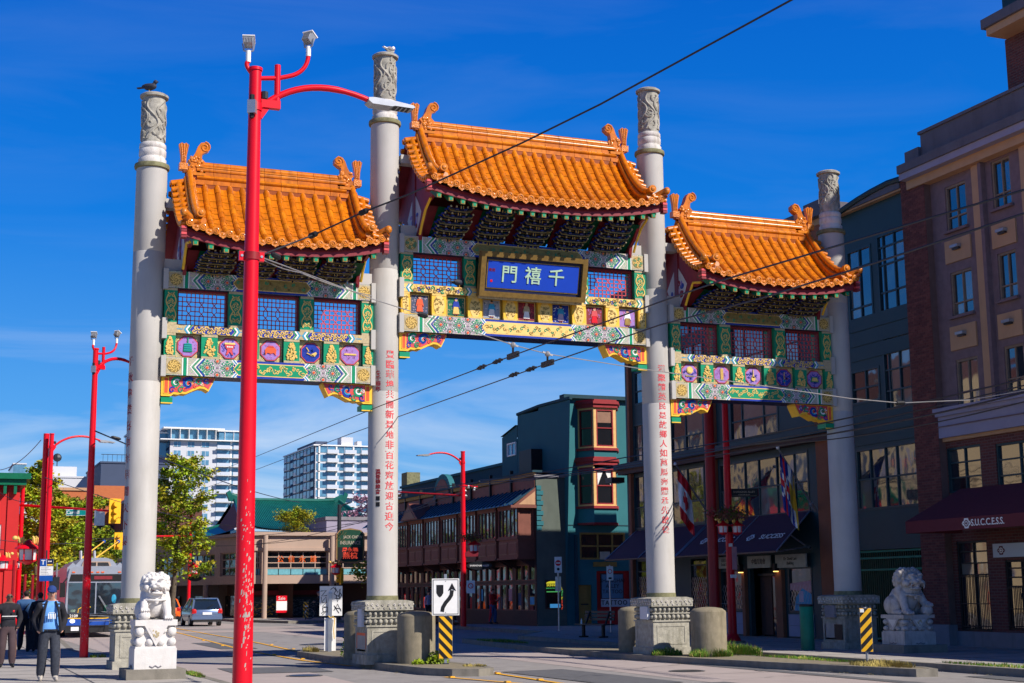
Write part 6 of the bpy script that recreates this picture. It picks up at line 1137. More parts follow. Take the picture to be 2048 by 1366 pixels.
# ------------------------------------------------------------------ beyond the crossing
CX0 = PY(506, 1100, 64.5).x; YC = 64.5
cc = thing('cultural_centre', 'beige two storey concrete building with dark shop fronts and red window characters', 'building', (CX0, YC, 0)); I0 = T(-CX0, -YC, 0)
z_ = lambda y, x=600: PY(x, y, YC).z
zT, zB, zW0, zS0, zL0 = z_(1068), z_(1101), z_(1137), z_(1150), z_(1167); xr2 = 30
m = MB(I0 @ WY(YC)); wx0 = PY(534, 1100, YC).x; wx1 = PY(656, 1100, YC).x
holes = [(CX0+.2, PY(522, 1100, YC).x, zS0, zB-.03), (wx0, wx1, zS0, zB-.03), (PY(664, 1100, YC).x, PY(735, 1100, YC).x, zS0, zB-.03), (PY(740, 1100, YC).x, xr2-.5, zS0, zB-.03)]
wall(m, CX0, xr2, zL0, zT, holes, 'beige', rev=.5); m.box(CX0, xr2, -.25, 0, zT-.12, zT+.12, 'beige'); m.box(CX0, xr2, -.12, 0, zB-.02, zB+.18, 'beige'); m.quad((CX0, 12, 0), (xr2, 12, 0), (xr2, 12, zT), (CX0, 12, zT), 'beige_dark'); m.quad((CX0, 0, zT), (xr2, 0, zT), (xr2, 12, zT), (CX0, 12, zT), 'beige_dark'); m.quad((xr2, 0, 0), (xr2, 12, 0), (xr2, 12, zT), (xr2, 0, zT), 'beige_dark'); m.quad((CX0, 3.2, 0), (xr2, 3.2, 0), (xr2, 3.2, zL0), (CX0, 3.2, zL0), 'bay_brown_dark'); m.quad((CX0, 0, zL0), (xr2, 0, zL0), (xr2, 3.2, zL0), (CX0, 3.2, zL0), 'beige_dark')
m.build('wall', cc)
for k, (a, b, c, d) in enumerate(holes):
    n = max(2, round((b-a)/.85)); window(cc, I0 @ WY(YC), a, b, c+(zW0-zS0), d, [i/n for i in range(1, n)], (.33, .66), 'beige', 'shop_glass', y=.2, fw=.07, bar=.06)
    for i in range(n): m = MB(I0 @ WY(YC)); m.box(a+(b-a)*i/n+.03, a+(b-a)*(i+1)/n-.03, .16, .24, c+.03, c+(zW0-zS0)-.03, 'aqua'); m.build('spandrel_panel', cc)
for i, ch in enumerate('公信永建'): lettering(ch, .50, 'orange_paint', I0 @ WY(YC) @ T(PY(562+i*22, 1119, YC).x, .17, z_(1119)) @ FRONT, cc, 'window_character', bold=.0)
for x in (PY(528, 1100, YC).x, PY(661, 1100, YC).x, PY(790, 1100, YC).x): m = MB(I0); m.tube([(x, YC-.45, .02), (x, YC-.45, zT-.1)], .17, 14, 'beige'); m.build('column', cc, 40)
dirL = Vector((math.sin(-.2), math.cos(-.2), 0))
LF = I0 @ Matrix(((-dirL.x, dirL.y, 0, CX0), (-dirL.y, -dirL.x, 0, YC), (0, 0, 1, 0), (0, 0, 0, 1)))
m = MB(LF); hl = [(-4.2-6.2*k-1.6, -4.2-6.2*k+3.6, zS0, zB-.03) for k in range(9)]
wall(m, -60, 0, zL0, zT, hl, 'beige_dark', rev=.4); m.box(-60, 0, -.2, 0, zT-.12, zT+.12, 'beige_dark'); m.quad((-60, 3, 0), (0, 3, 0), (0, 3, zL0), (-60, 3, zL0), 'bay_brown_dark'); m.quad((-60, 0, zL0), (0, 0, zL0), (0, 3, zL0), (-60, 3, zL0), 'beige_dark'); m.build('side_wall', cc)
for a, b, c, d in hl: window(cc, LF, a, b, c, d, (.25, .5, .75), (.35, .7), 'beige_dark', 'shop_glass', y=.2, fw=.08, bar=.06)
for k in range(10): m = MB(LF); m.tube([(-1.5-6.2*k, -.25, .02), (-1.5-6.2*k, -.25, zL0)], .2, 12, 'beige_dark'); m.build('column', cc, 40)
for k in range(8): m = MB(LF); m.box(-5.6-6.2*k, -2.6-6.2*k, 2.85, 2.95, .1, zL0-.8, 'shop_glass'); m.build('shop_window', cc)
m = MB(I0 @ WY(YC)); a, b = PY(505, 1200, YC).x, PY(670, 1200, YC).x
m.box(a, b, 3.05, 3.15, .1, zL0-.9, 'poster_dark'); m.box(a, b, 2.9, 3.1, zL0-.75, zL0-.45, 'maroon'); m.build('shop_front', cc)
m = MB(I0 @ WY(YC))
for k in range(420): x, z = rnd.uniform(a+.2, b-.2), rnd.uniform(.2, zL0-1.1); m.box(x-rnd.uniform(.03, .09), x+.05, 3.02, 3.04, z, z+rnd.uniform(.02, .06), 'yellow' if z < 1.0 and rnd.random() < .6 and (x-a) < 3.2 else 'stone_grey')
m.build('painted_pattern', cc)['kind'] = 'stuff'
m = MB(I0 @ WY(YC)); a, b = PY(549, 1200, YC).x, PY(570, 1200, YC).x; m.box(a, b, -.6, -.55, .45, 1.55, 'white'); m.box(a, b, -.61, -.60, 1.2, 1.55, 'red_paint'); m.box(a, b, -.61, -.60, .42, .58, 'red_paint'); o = m.build('notice_board', cc); lettering('Sale', .3, 'white', I0 @ WY(YC) @ T((a+b)/2, -.62, 1.37) @ FRONT, o)
# pavilion with green tiled roof
pv = thing('green_roofed_pavilion', 'pavilion with a wide dark green tiled roof and upturned gables behind the beige building', 'building', (0, 84, 0)); YR, YE = 86, 77
xl_, xr_p = PY(470, 1003, YR).x, PY(678, 1003, YR).x; zr_ = PY(570, 1004, YR).z; ze_ = PY(570, 1062, YE).z; IP = T(0, -84, 0)
def PZ(u, t): w_ = (xl_-1.6*t*.6)+(xr_p-xl_+2.4*t)*u; return Vector((w_, YR+(YE-YR)*t, zr_+(ze_-zr_)*(1-(1-t)**1.4)+.5*t*abs(2*u-1)**5))
m = MB(IP); 
for i in range(12):
    for j in range(6): m.add([PZ(i/12, j/6), PZ((i+1)/12, j/6), PZ((i+1)/12, (j+1)/6), PZ(i/12, (j+1)/6)], [(0, 1, 2, 3)], 'pagoda_dark')
m.add([PZ(0, 0), PZ(0, 1), (xl_-1, YR+5, ze_)], [(0, 1, 2)], 'gable_red'); m.add([PZ(1, 0), PZ(1, 1), (xr_p+1, YR+5, ze_)], [(0, 1, 2)], 'gable_red'); m.box(xl_-1, xr_p+1, YE+1, YR+6, 0, ze_, 'gable_red'); m.build('roof', pv)
m = MB(IP)
for k in range(64): u = (k+.5)/64; m.tube([PZ(u, t/5)+Vector((0, 0, .06)) for t in range(6)], .095, 5, 'pagoda_green', False)
m.build('roof_tile', pv)['kind'] = 'stuff'
m = MB(IP); m.tube([(xl_-.3, YR, zr_+.55), (xl_+.5, YR, zr_+.18), (xl_+2, YR, zr_+.12), (xr_p-2, YR, zr_+.12), (xr_p-.5, YR, zr_+.18), (xr_p+.3, YR, zr_+.55)], .2, 6, 'pagoda_green'); m.build('ridge', pv)
for s in (0, 1):
    m = MB(IP); m.tube([PZ(s, t/6)+Vector((0, 0, .15)) for t in range(7)], .18, 6, 'pagoda_green'); m.build('gable_ridge', pv); m = MB(IP); p = PZ(s, 0); sg = -1 if s == 0 else 1
    m.prism([(p.x+sg*-.5, p.z), (p.x+sg*.5, p.z), (p.x+sg*.75, p.z+.7), (p.x+sg*.45, p.z+.9), (p.x+sg*.3, p.z+.55), (p.x-sg*.2, p.z+.4)], YR-.2, YR+.2, 'pagoda_green'); m.build('ridge_finial', pv)
# lower sloping green roof on the left of the pavilion
m = MB(IP); a, b, c, d = PY(376, 1068, 90), PY(462, 1046, 90), PY(470, 1060, 84), PY(386, 1080, 84); m.add([a, b, c, d], [(0, 1, 2, 3), (3, 2, 1, 0)], 'pagoda_green'); m.tube([a, b], .15, 5, 'pagoda_green'); m.build('side_roof', pv); m = MB(IP); e, f = PY(415, 1075, 92), PY(462, 1005, 92); m.add([e, (f.x, f.y, e.z), f], [(0, 1, 2), (2, 1, 0)], 'gable_red'); m.build('side_gable', pv)
gb = thing('grey_flat_building', 'low lilac grey flat roofed building behind the insurance sign', 'building', (16, 72, 0)); p, q = PY(653, 1040, 72), PY(760, 1036, 72); m = MB(T(-16, -72, 0)); m.box(p.x, 34, 72, 80, 0, p.z, 'stucco_lilac'); m.box(p.x-.1, 34, 71.9, 80, p.z, p.z+.25, 'stone_grey'); m.build('wall', gb)

# towers far behind
def tower(name, label, px_, D, wpx, dep, ytop, front, side):
    c = CAM+ray(px_, 1190)*D; W = wpx*D/FPX/.93; H = (1191-ytop)/FPX*D+1.6; t = thing(name, label, 'apartment tower', (c.x, c.y, 0), 0, 'white apartment towers on the skyline'); m = MB()
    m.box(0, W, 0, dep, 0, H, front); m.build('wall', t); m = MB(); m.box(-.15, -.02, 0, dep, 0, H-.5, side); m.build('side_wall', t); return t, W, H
tw, W, H = tower('apartment_tower', 'white apartment tower left of the near red pole with glass penthouse on top', 331, 463, 146, 16, 879, 'white_wall', 'slate_wall')
nf = 12; fh = 2.9
for f in range(nf):
    z = H-fh*(f+1)+.4
    for x, w_ in ((1.2, 2.2), (5.6, 2.2), (10.2, 2.4)): m = MB(); m.box(x, x+w_, -.12, -.02, z+.5, z+2.1, 'glass_clear'); m.box(x-.12, x, -.16, 0, z+.4, z+2.2, 'white'); m.box(x+w_/2-.06, x+w_/2+.06, -.16, 0, z+.4, z+2.2, 'balcony'); m.build('window', tw)
    m = MB(); m.box(15.2, 24.2, -.1, -.02, z+.2, z+2.5, 'glass_clear'); m.box(19.5, 20.1, -.3, 0, z-.2, z+2.9, 'white'); m.build('window_band', tw)
    for x in (15.0, 20.3): m = MB(); m.box(x, x+4.3, -1.7, 0, z-.1, z+.15, 'white'); m.box(x, x+4.3, -1.75, -1.65, z+.15, z+1.15, 'balcony'); m.build('balcony', tw)
    for k in range(3): m = MB(); m.box(-.3, -.16, 1+k*5, 5.4+k*5, z+.4, z+2.4, 'glass_blue'); m.build('side_window', tw)
m = MB(); m.box(-3.4, 25.4, -1.8, 14, H+.0, H+.35, 'white'); m.box(-.5, 16, .5, 13, H+.35, H+3.7, 'glass_clear'); m.box(-2.4, 17.4, -1.2, 13.5, H+3.7, H+4.2, 'white'); m.box(15.6, 25.3, -1, 13, H+.35, H+3.2, 'glass_clear'); m.box(15, 26, -1.5, 13.5, H+3.2, H+3.6, 'white'); m.build('penthouse', tw)
for k in range(9): m = MB(); m.box(k*2.9, k*2.9+.15, -1.3, .6, H+.35, H+3.7, 'white'); m.build('penthouse_fin', tw)
m = MB(); m.box(-12, -.3, 4, 20, 0, H+2.5, 'glass_blue'); m.box(-12.4, -.2, 3.6, 20, H+2.5, H+3, 'white'); m.build('glass_wing', tw)
tw2, W2, H2 = tower('apartment_tower', 'white and glass apartment tower between the red pole and second column', 627, 470, 124, 45, 893, 'white_wall', 'slate_wall')
for f in range(nf):
    z = H2-fh*(f+1)+.4
    m = MB(); m.box(.3, W2, -.12, -.02, z+.3, z+2.5, 'glass_clear'); m.build('window_band', tw2)
    for k in range(7): m = MB(); m.box(1+k*2.9, 1.5+k*2.9, -.4, 0, z-.3, z+2.9, 'white') if k % 2 == 0 else m.box(1+k*2.9, 1.2+k*2.9, -.25, 0, z-.3, z+2.9, 'grey_wall'); m.build('pier', tw2)
    for x in (5.6, 11.6, 17.2): m = MB(); m.box(x-1.9, x+1.9, -1.8, 0, z-.1, z+.18, 'white'); m.box(x-1.9, x+1.9, -1.85, -1.75, z+.18, z+1.2, 'balcony'); m.build('balcony', tw2)
    for k in range(9): m = MB(); m.box(-.35, -.16, 1.0+k*4.9, 4.9+k*4.9, z+.3, z+2.6, 'glass_blue' if (k*7+f*3) % 4 else 'glass'); m.build('side_window', tw2)
    for k in (1, 4, 7): m = MB(); m.box(-1.6, 0, 1.2+k*4.9, 4.6+k*4.9, z-.1, z+.15, 'white'); m.box(-1.65, -1.55, 1.2+k*4.9, 4.6+k*4.9, z+.15, z+1.1, 'balcony'); m.build('balcony', tw2)
m = MB(); m.box(-.8, W2+.5, -.6, 44, H2, H2+.4, 'white'); m.box(9, 13, 1, 6, H2+.4, H2+3.2, 'white_wall'); m.box(14.5, 16, 1, 5, H2+.4, H2+2, 'white_wall'); m.box(1, 5, 4, 30, H2+.4, H2+1.9, 'slate_wall'); m.build('roof_plant', tw2)
# middle distance, left
def block(name, label, x0, x1, ytop, D, dep, mat_, cap=None, cat='building'):
    a = CAM+ray(x0, 1190)*D; b = PY(x1, 1190, a.y); H = (1191-ytop)/FPX*D+1.6; t = thing(name, label, cat, (a.x, a.y, 0)); m = MB(); m.box(0, b.x-a.x, 0, dep, 0, H, mat_); m.build('wall', t)
    m = MB(); m.box(-.15, b.x-a.x+.15, -.15, dep, H, H+.3, cap or mat_); m.build('parapet', t); return t, b.x-a.x, H
ob, W, H = block('orange_brick_building', 'long orange brick building behind the ginkgo trees and street name sign', 96, 262, 978, 150, 20, 'brick_orange', 'stucco_tan')
m = MB(); m.box(W-4.2, W+0, -.3, 0, H-1.2, H+.55, 'brick_orange'); m.build('raised_parapet', ob)
for k in range(5): m = MB(); m.box(.8+k*1.7, 1.9+k*1.7, -.08, 0, H-5.4, H-3.6, 'glass'); m.box(.7+k*1.7, 2.0+k*1.7, -.12, 0, H-5.6, H-5.4, 'stone_grey'); m.build('window', ob)
ob2, W, H = block('brown_brick_building', 'brown brick building showing between the first column and the ginkgo', 255, 400, 1000, 140, 18, 'brick_maroon', 'stone_grey')
sb, W, H = block('slate_building', 'dark slate blue office block with roof railing behind the orange building', 192, 330, 924, 250, 25, 'slate_wall', 'slate_wall')
for k in range(14): m = MB(); m.box(.3+k*.8, .36+k*.8, .3, .36, H, H+1.6, 'dark_metal'); m.build('rail_post', sb)
m = MB(); m.box(0, W*.9, .3, .36, H+1.5, H+1.6, 'dark_metal'); m.box(W*.45, W, 2, 9, H, H+1.5, 'navy'); m.build('roof_rail', sb)
wb, W, H = block('white_flat_building', 'plain white flat roofed block on the skyline left of the shaded lamp', 40, 200, 951, 260, 25, 'white_wall', 'white_wall'); m = MB(); m.box(W*.35, W*.66, 3, 12, H, H+2.3, 'white_wall'); m.build('roof_house', wb); m = MB(); m.cyl((W*.42, 6, H+2.2), (W*.42, 6, H+3.6), .1, n=5, m='dark_metal'); m.sph((W*.42, 6, H+4.2), (.8, .5, .8), 'dark_metal', 8, 6); m.build('dish', wb)
gb2, W, H = block('glass_tower', 'sliver of blue green glass block behind the leftmost ginkgo', 14, 40, 925, 330, 20, 'glass_clear', 'white_wall')
# street level fronts far left, behind the bus
sf2, W, H = block('dark_shop_front', 'dark shop fronts with a white canopy behind the trolley bus', 60, 300, 1105, 128, 12, 'poster_dark', 'stucco_grey'); m = MB(); m.box(1.5, 6.5, -1.5, 0, 2.9, 3.6, 'white'); m.box(6.6, 10, -1.2, 0, 2.9, 3.3, 'stone_grey'); m.build('canopy', sf2)
for k in range(8): m = MB(); m.box(.6+k*1.35, 1.5+k*1.35, -.08, 0, .5, 2.6, 'shop_glass'); m.build('shop_window', sf2)
# red corner building
rbp = CAM+ray(27, 1190)*74; H = (1193-950)/FPX*74+1.6
rb2 = thing('red_corner_building', 'bright red corner building with a dark green cornice at the far left', 'building', (rbp.x, rbp.y, 0)); m = MB(); wr = [(-2.2, -.75, 3.6, 5.3), (-4.6, -3.1, 3.6, 5.3)]
wall(m, -9.5, 0, 0, H-.5, wr, 'red_wall', rev=.25); m.quad((0, 0, 0), (0, 9, 0), (0, 9, H-.5), (0, 0, H-.5), 'red_wall'); m.quad((-9.5, 9, 0), (0, 9, 0), (0, 9, H), (-9.5, 9, H), 'red_wall'); m.box(-.5, .08, -.08, 0, .2, H-.5, 'red_wall'); m.box(-9.5, .05, -.12, 0, 3.0, 3.25, 'red_paint'); m.build('wall', rb2)
for a in wr: window(rb2, Matrix.Identity(4), *a, (.5,), (.5,), 'white', 'glass', y=.1, fw=.1, bar=.06)
m = MB(); m.box(-9.6, .35, -.45, 9, H-.5, H-.2, 'green_dark'); m.box(-9.6, .55, -.65, 9, H-.2, H+.1, 'green_dark'); [m.box(-.25-k*.5, -.1-k*.5, -.4, 0, H-.95, H-.5, 'green_dark') for k in range(10)]; m.build('cornice', rb2)
m = MB(); [m.bar((-2.4+k*.2, -.5, 3.3), (-2.4+k*.2, -.5, 4.0), .03, 'black') for k in range(9)]; m.bar((-2.5, -.5, 4.0), (-.6, -.5, 4.0), .04, 'black'); m.box(-2.5, -.6, -.5, 0, 3.2, 3.3, 'black'); m.build('balcony_rail', rb2)
# across the street, seen only as reflections in the windows on the right
cb = thing('cream_building', 'cream building with a red brick top across the street, mirrored in the right hand windows', 'building', (-22, 60, 0)); m = MB(T(22, -60, 0)); m.box(-36, -22, 44, 100, 0, 15, 'cream_wall'); m.box(-36, -21.9, 44, 100, 15, 17.5, 'brick_maroon'); [m.box(-21.98, -21.7, 45+k*4, 47+k*4, 2+3.6*j, 4.2+3.6*j, 'slate_wall' if (k+j) % 3 else 'stucco_lilac') for k in range(13) for j in range(4)]; m.build('wall', cb)

# ------------------------------------------------------------------ trees
def tree(label, x, y, H, R, th, lm, n=5200, seed=1, lean=0, ls=(.07, .13), name='ginkgo_tree', zb=SZ, cone=.8):
    r_ = random.Random(seed); t = thing(name, label, 'tree', (x, y, zb), 0, 'trees beyond the gate'); m = MB(); top = Vector((lean, 0, H))
    axis = [Vector((lean*(k/8)**1.5+.06*math.sin(k*1.7+seed), .05*math.cos(k*2.1), H*k/8*.97)) for k in range(9)]; m.tube(axis, [.15*H/9*(1-.10*k)+.01 for k in range(9)], 7, 'bark'); pts = []
    nb_ = int(13+H*2.2)
    for k in range(nb_):
        f = (k+.5)/nb_; h = th+(H*.95-th)*f; i = min(7, int(h/H/.97*8)); b = axis[i].lerp(axis[i+1], (h/H/.97*8)-i); a = k*2.4+r_.uniform(-.4, .4); L = R*((1-f)**cone*.9+.16)*r_.uniform(.6, 1.2)*(1 if f > .12 else .75)
        e = b+Vector((math.cos(a)*L, math.sin(a)*L, L*r_.uniform(.15, .75))); c = b.lerp(e, .5)+Vector((0, 0, -L*.06)); m.tube([b, c, e], [.035*H/9, .022*H/9, .008], 4, 'bark', False)
        for q in range(6): u = .25+.15*q; p = b.lerp(c, u*2) if u < .5 else c.lerp(e, u*2-1); pts.append((p, .22+.16*L*(1-abs(u-.55)))); 
        for q in range(3): a2 = a+r_.uniform(-1.1, 1.1); s = b.lerp(e, r_.uniform(.4, .8)); e2 = s+Vector((math.cos(a2), math.sin(a2), r_.uniform(.0, .7)))*L*.42; m.tube([s, e2], [.014, .005], 3, 'bark', False); pts.append((e2, .24)); pts.append((s.lerp(e2, .5), .2))
    m.build('trunk', t, 60); m = MB(); k2 = int(n*1.5)//len(pts)+1; mats = lm if isinstance(lm, tuple) else (lm,)
    for p, s in pts:
        cm = r_.choice(mats)
        for q in range(k2):
            c = p+Vector((r_.gauss(0, 1), r_.gauss(0, 1), r_.gauss(0, .75)))*s*.55; a = Vector((r_.gauss(0, 1), r_.gauss(0, 1), r_.gauss(0, .6))).normalized(); b = a.cross(Vector((r_.gauss(0, .5), r_.gauss(0, .5), 1))).normalized(); z = r_.uniform(*ls)
            m.add([c-a*z, c+b*z*.8, c+a*z, c-b*z*.8], [(0, 1, 2, 3)], cm)
    o = m.build('crown', t); return t
def tr_at(px_, D): p = CAM+ray(px_, 1190)*D; return p.x, p.y
tree('tall ginkgo right of the first column, spreading branches of fresh green leaves', *tr_at(347, 92), 10.8, 2.75, 2.6, ('leaf', 'leaf', 'leaf_gold'), 8200, 3, .3, cone=.45)
tree('olive yellow ginkgo rising beside the double red poles at left', *tr_at(70, 80), 9.4, 1.9, 1.8, ('leaf_gold', 'leaf_gold', 'leaf'), 6500, 5, cone=.55)
tree('broad golden green ginkgo between the red poles and the street sign', *tr_at(112, 86), 7.6, 2.7, 1.6, ('leaf_gold', 'leaf', 'leaf'), 7500, 9, .3, cone=.35)
tree('darker green ginkgo just left of the shaded lamp post, behind the bus', *tr_at(152, 92), 7.9, 2.3, 1.8, ('leaf', 'leaf_dark', 'leaf_gold'), 7500, 13, .2, cone=.4)
tree('slim ginkgo behind the traffic signal, right of the shaded lamp post', *tr_at(205, 110), 6.6, 2.0, 2.0, ('leaf', 'leaf_dark'), 3500, 17, cone=.5)
tree('leftmost low tree behind the lanterns at the picture edge', *tr_at(36, 90), 5.6, 2.2, 1.2, ('leaf_dark', 'leaf', 'leaf_gold'), 4500, 21, cone=.4)
tree('bright young tree directly above the bus roof', *tr_at(172, 100), 4.6, 1.8, 1.0, ('leaf',), 2600, 23, cone=.4)
tree('small green tree peeking out left of the second column beside the insurance sign', *tr_at(748, 96), 3.9, 1.5, 1.8, ('leaf',), 800, 27, name='street_tree', cone=.4)
p = PY(594, 1066, 66); t = tree('round golden shrub growing on the roof of the beige building', p.x, 66.5, 1.75, 1.35, .1, ('leaf_gold', 'leaf_gold', 'leaf'), 4200, 31, name='roof_shrub', zb=zT-.1, cone=.35, ls=(.04, .07))
tree('pink blossom tree left of the second column', *tr_at(732, 112), 9.2, 2.6, 3.0, ('blossom', 'blossom', 'lilac'), 2600, 33, name='blossom_tree', cone=.4)
tree('pink blossom tree glimpsed right of the second column', *tr_at(792, 118), 10.0, 1.2, 5, ('blossom', 'leaf_dark'), 1100, 35, name='blossom_tree', cone=.4)
tree('thin bare topped tree above the green roof ridge', *tr_at(597, 140), 10.6, 1.3, 7.5, ('leaf_dark',), 700, 37, name='distant_tree', cone=.5)
# ------------------------------------------------------------------ stone lions
def lion_mesh(matn, paw_side):
    b = MB(); m = matn
    for s in (-1, 1):
        b.sph((s*.235, .17, .20), (.15, .26, .22), m, 16, 10); b.sph((s*.27, -.02, .06), (.09, .2, .065), m, 12, 8); [b.sph((s*.27+(k-1.5)*.04, -.20, .045), (.028, .05, .04), m, 8, 6) for k in range(4)]
        lift = .16 if s == paw_side else 0
        b.tube([(s*.17, -.02, .55), (s*.21, -.14, .40), (s*.235, -.23, .20+lift*.6), (s*.245, -.29, .07+lift)], [.13, .11, .085, .08], 12, m); b.sph((s*.245, -.34, .065+lift), (.10, .10, .07), m, 12, 8)
        for k in range(4): b.sph((s*.245+(k-1.5)*.047, -.42, .05+lift), (.030, .05, .045), m, 8, 6); b.sph((s*.245+(k-1.5)*.047, -.462, .035+lift), (.014, .02, .02), m, 6, 5)
        if lift: b.sph((s*.245, -.34, .10), (.13, .13, .12), m, 14, 10); [b.sph((s*.245+.11*math.cos(a), -.34+.11*math.sin(a), .10+.05*math.sin(a*3)), .025, m, 6, 5) for a in [k*.7 for k in range(9)]]
        b.sph((s*.10, -.335, .815), (.075, .06, .05), m, 10, 7); b.sph((s*.10, -.375, .775), (.045, .035, .035), m, 10, 7); b.tube([(s*.03, -.37, .84), (s*.10, -.40, .855), (s*.18, -.33, .83)], .024, 6, m)
        b.sph((s*.20, -.27, .66), (.075, .10, .075), m, 10, 7); b.sph((s*.245, -.12, .86), (.05, .07, .075), m, 10, 7); b.sph((s*.07, -.455, .69), (.055, .04, .04), m, 8, 6)
        b.tube([(s*.15, -.42, .66), (s*.17, -.40, .60), (s*.15, -.40, .55)], [.02, .02, .015], 6, m)
    b.sph((0, .03, .38), (.27, .27, .33), m, 20, 14); b.sph((0, .22, .30), (.26, .24, .28), m, 16, 12); b.sph((0, -.09, .72), (.255, .26, .24), m, 20, 14); b.sph((0, -.12, .52), (.23, .21, .16), m, 16, 10)
    b.sph((0, -.36, .70), (.165, .12, .075), m, 14, 9); b.sph((0, -.46, .735), (.06, .045, .04), m, 10, 7); b.sph((0, -.31, .555), (.145, .12, .04), m, 14, 8); b.box(-.11, .11, -.42, -.36, .625, .66, m); b.sph((0, -.36, .60), (.06, .08, .02), m, 8, 6)
    b.tube([(.27*math.cos(a), -.04+.25*math.sin(a)-.05*math.cos(a-pi*1.5), .47-.06*(math.sin(a) < 0)*abs(math.sin(a))) for a in [2*pi*k/24 for k in range(25)]], .026, 6, m); b.sph((0, -.315, .37), (.045, .04, .055), m, 10, 7); b.tube([(0, -.31, .43), (0, -.325, .36)], .03, 6, m)
    b.sph((0, .42, .42), (.08, .06, .14), m, 10, 7); b.tube([(0, .40, .15), (0, .46, .3), (0, .44, .5)], [.05, .06, .03], 8, m)
    r_ = random.Random(4)
    for j, (el, n) in enumerate(((-.35, 9), (-.05, 12), (.25, 12), (.55, 11), (.85, 8), (1.2, 5))):       # curled mane
        for k in range(n):
            a = -.15*pi+(1.3*pi)*k/(n-1)+.1*(j % 2); x, y = .265*math.cos(a)*math.cos(el*.9), -.06+.255*math.sin(a)*math.cos(el*.9)
            if y < -.16 and el < .6: continue
            b.sph((x, y, .73+.235*math.sin(el)), .056+.008*r_.random(), m, 8, 6)
    for k in range(9): a = k*pi/8; b.sph((.22*math.cos(a), -.22, .78+.16*math.sin(a)), .045, m, 8, 6)
    ob = b.build('tmp', None, 0); md = ob.modifiers.new('r', 'REMESH'); md.mode = 'VOXEL'; md.voxel_size = .0115; sm = ob.modifiers.new('s', 'SMOOTH'); sm.factor = .35; sm.iterations = 1
    dg = bpy.context.evaluated_depsgraph_get(); me = bpy.data.meshes.new_from_object(ob.evaluated_get(dg)); bpy.data.objects.remove(ob); me.polygons.foreach_set('use_smooth', [True]*len(me.polygons)); me.materials.clear(); me.materials.append(MATS[matn]); me.name = 'lion'; return me
def lion(label, x, y, sc, mat_, pw, ph, pl, rz=0, paw=-1):
    t = thing('stone_lion', label, 'statue', (x, y, SZ), rz, 'guardian lion statues'); me = lion_mesh(mat_, paw); z0 = pl+ph
    link('lion_body', me, t, T(0, 0, z0-.01, s=sc)); m = MB(); m.box(-.11*sc, .11*sc, -.37*sc, -.30*sc, z0+.605*sc, z0+.645*sc, 'red_dark'); m.build('mouth', t)
    m = MB(); m.box(-pw*.70, pw*.70, -pw*.70, pw*.70, -.02, pl, 'curb_stone'); m.build('plinth', t)
    h = pw/2; m = MB(); m.box(-h, h, -h, h, pl, pl+ph*.42, mat_); m.box(-h*.96, h*.96, -h*.96, h*.96, pl+ph*.42, pl+ph*.46, mat_); m.box(-h*.80, h*.80, -h*.80, h*.80, pl+ph*.46, pl+ph*.88, mat_); m.box(-h, h, -h, h, pl+ph*.88, z0, mat_); p = m.build('pedestal', t)
    m = MB()
    for rr in range(4):
        m.M = Matrix.Rotation(rr*pi/2, 4, 'Z')
        for k in range(4): u = -h*.78+k*h*.52; m.sph((u, -h*.84, pl+ph*.545), (h*.20, h*.14, ph*.085), mat_, 12, 8)
        for s in (-1, 1): m.sph((s*h*.76, -h*.84, pl+ph*.76), (h*.22, h*.16, ph*.10), mat_, 12, 8); m.sph((s*h*.4, -h*.82, pl+ph*.78), (h*.14, h*.10, ph*.06), mat_, 10, 7)
        m.prism([(-h*.55, z0-ph*.12), (0, pl+ph*.46), (h*.55, z0-ph*.12)], -h*1.0, -h*.8, mat_); m.prism([(-h*.36, z0-ph*.16), (0, pl+ph*.58), (h*.36, z0-ph*.16)], -h*1.012, -h*1.0, 'marble'); m.tube([(-h*.28, -h-.002, pl+ph*.06), (-h*.14, -h-.002, pl+ph*.03), (0, -h-.002, pl+ph*.07), (h*.14, -h-.002, pl+ph*.03), (h*.28, -h-.002, pl+ph*.06)], .015, 5, 'stone_grey')
        if rr == 0: squiggle(m, -h*.14, pl+ph*.62, h*.14, z0-ph*.18, 'tan_gold', -h*1.012, 10, .02, .003, .5)
    m.build('carving', p, 50); return t
lion('white stone lion on a carved pedestal before the first column', -9.67, -4.30, .93, 'marble', .80, .93, .19)
lion('grey weathered stone lion in the shade on the right pavement', 9.28, -2.75, 1.19, 'marble_dirty', .94, .74, .19, 0, 1)

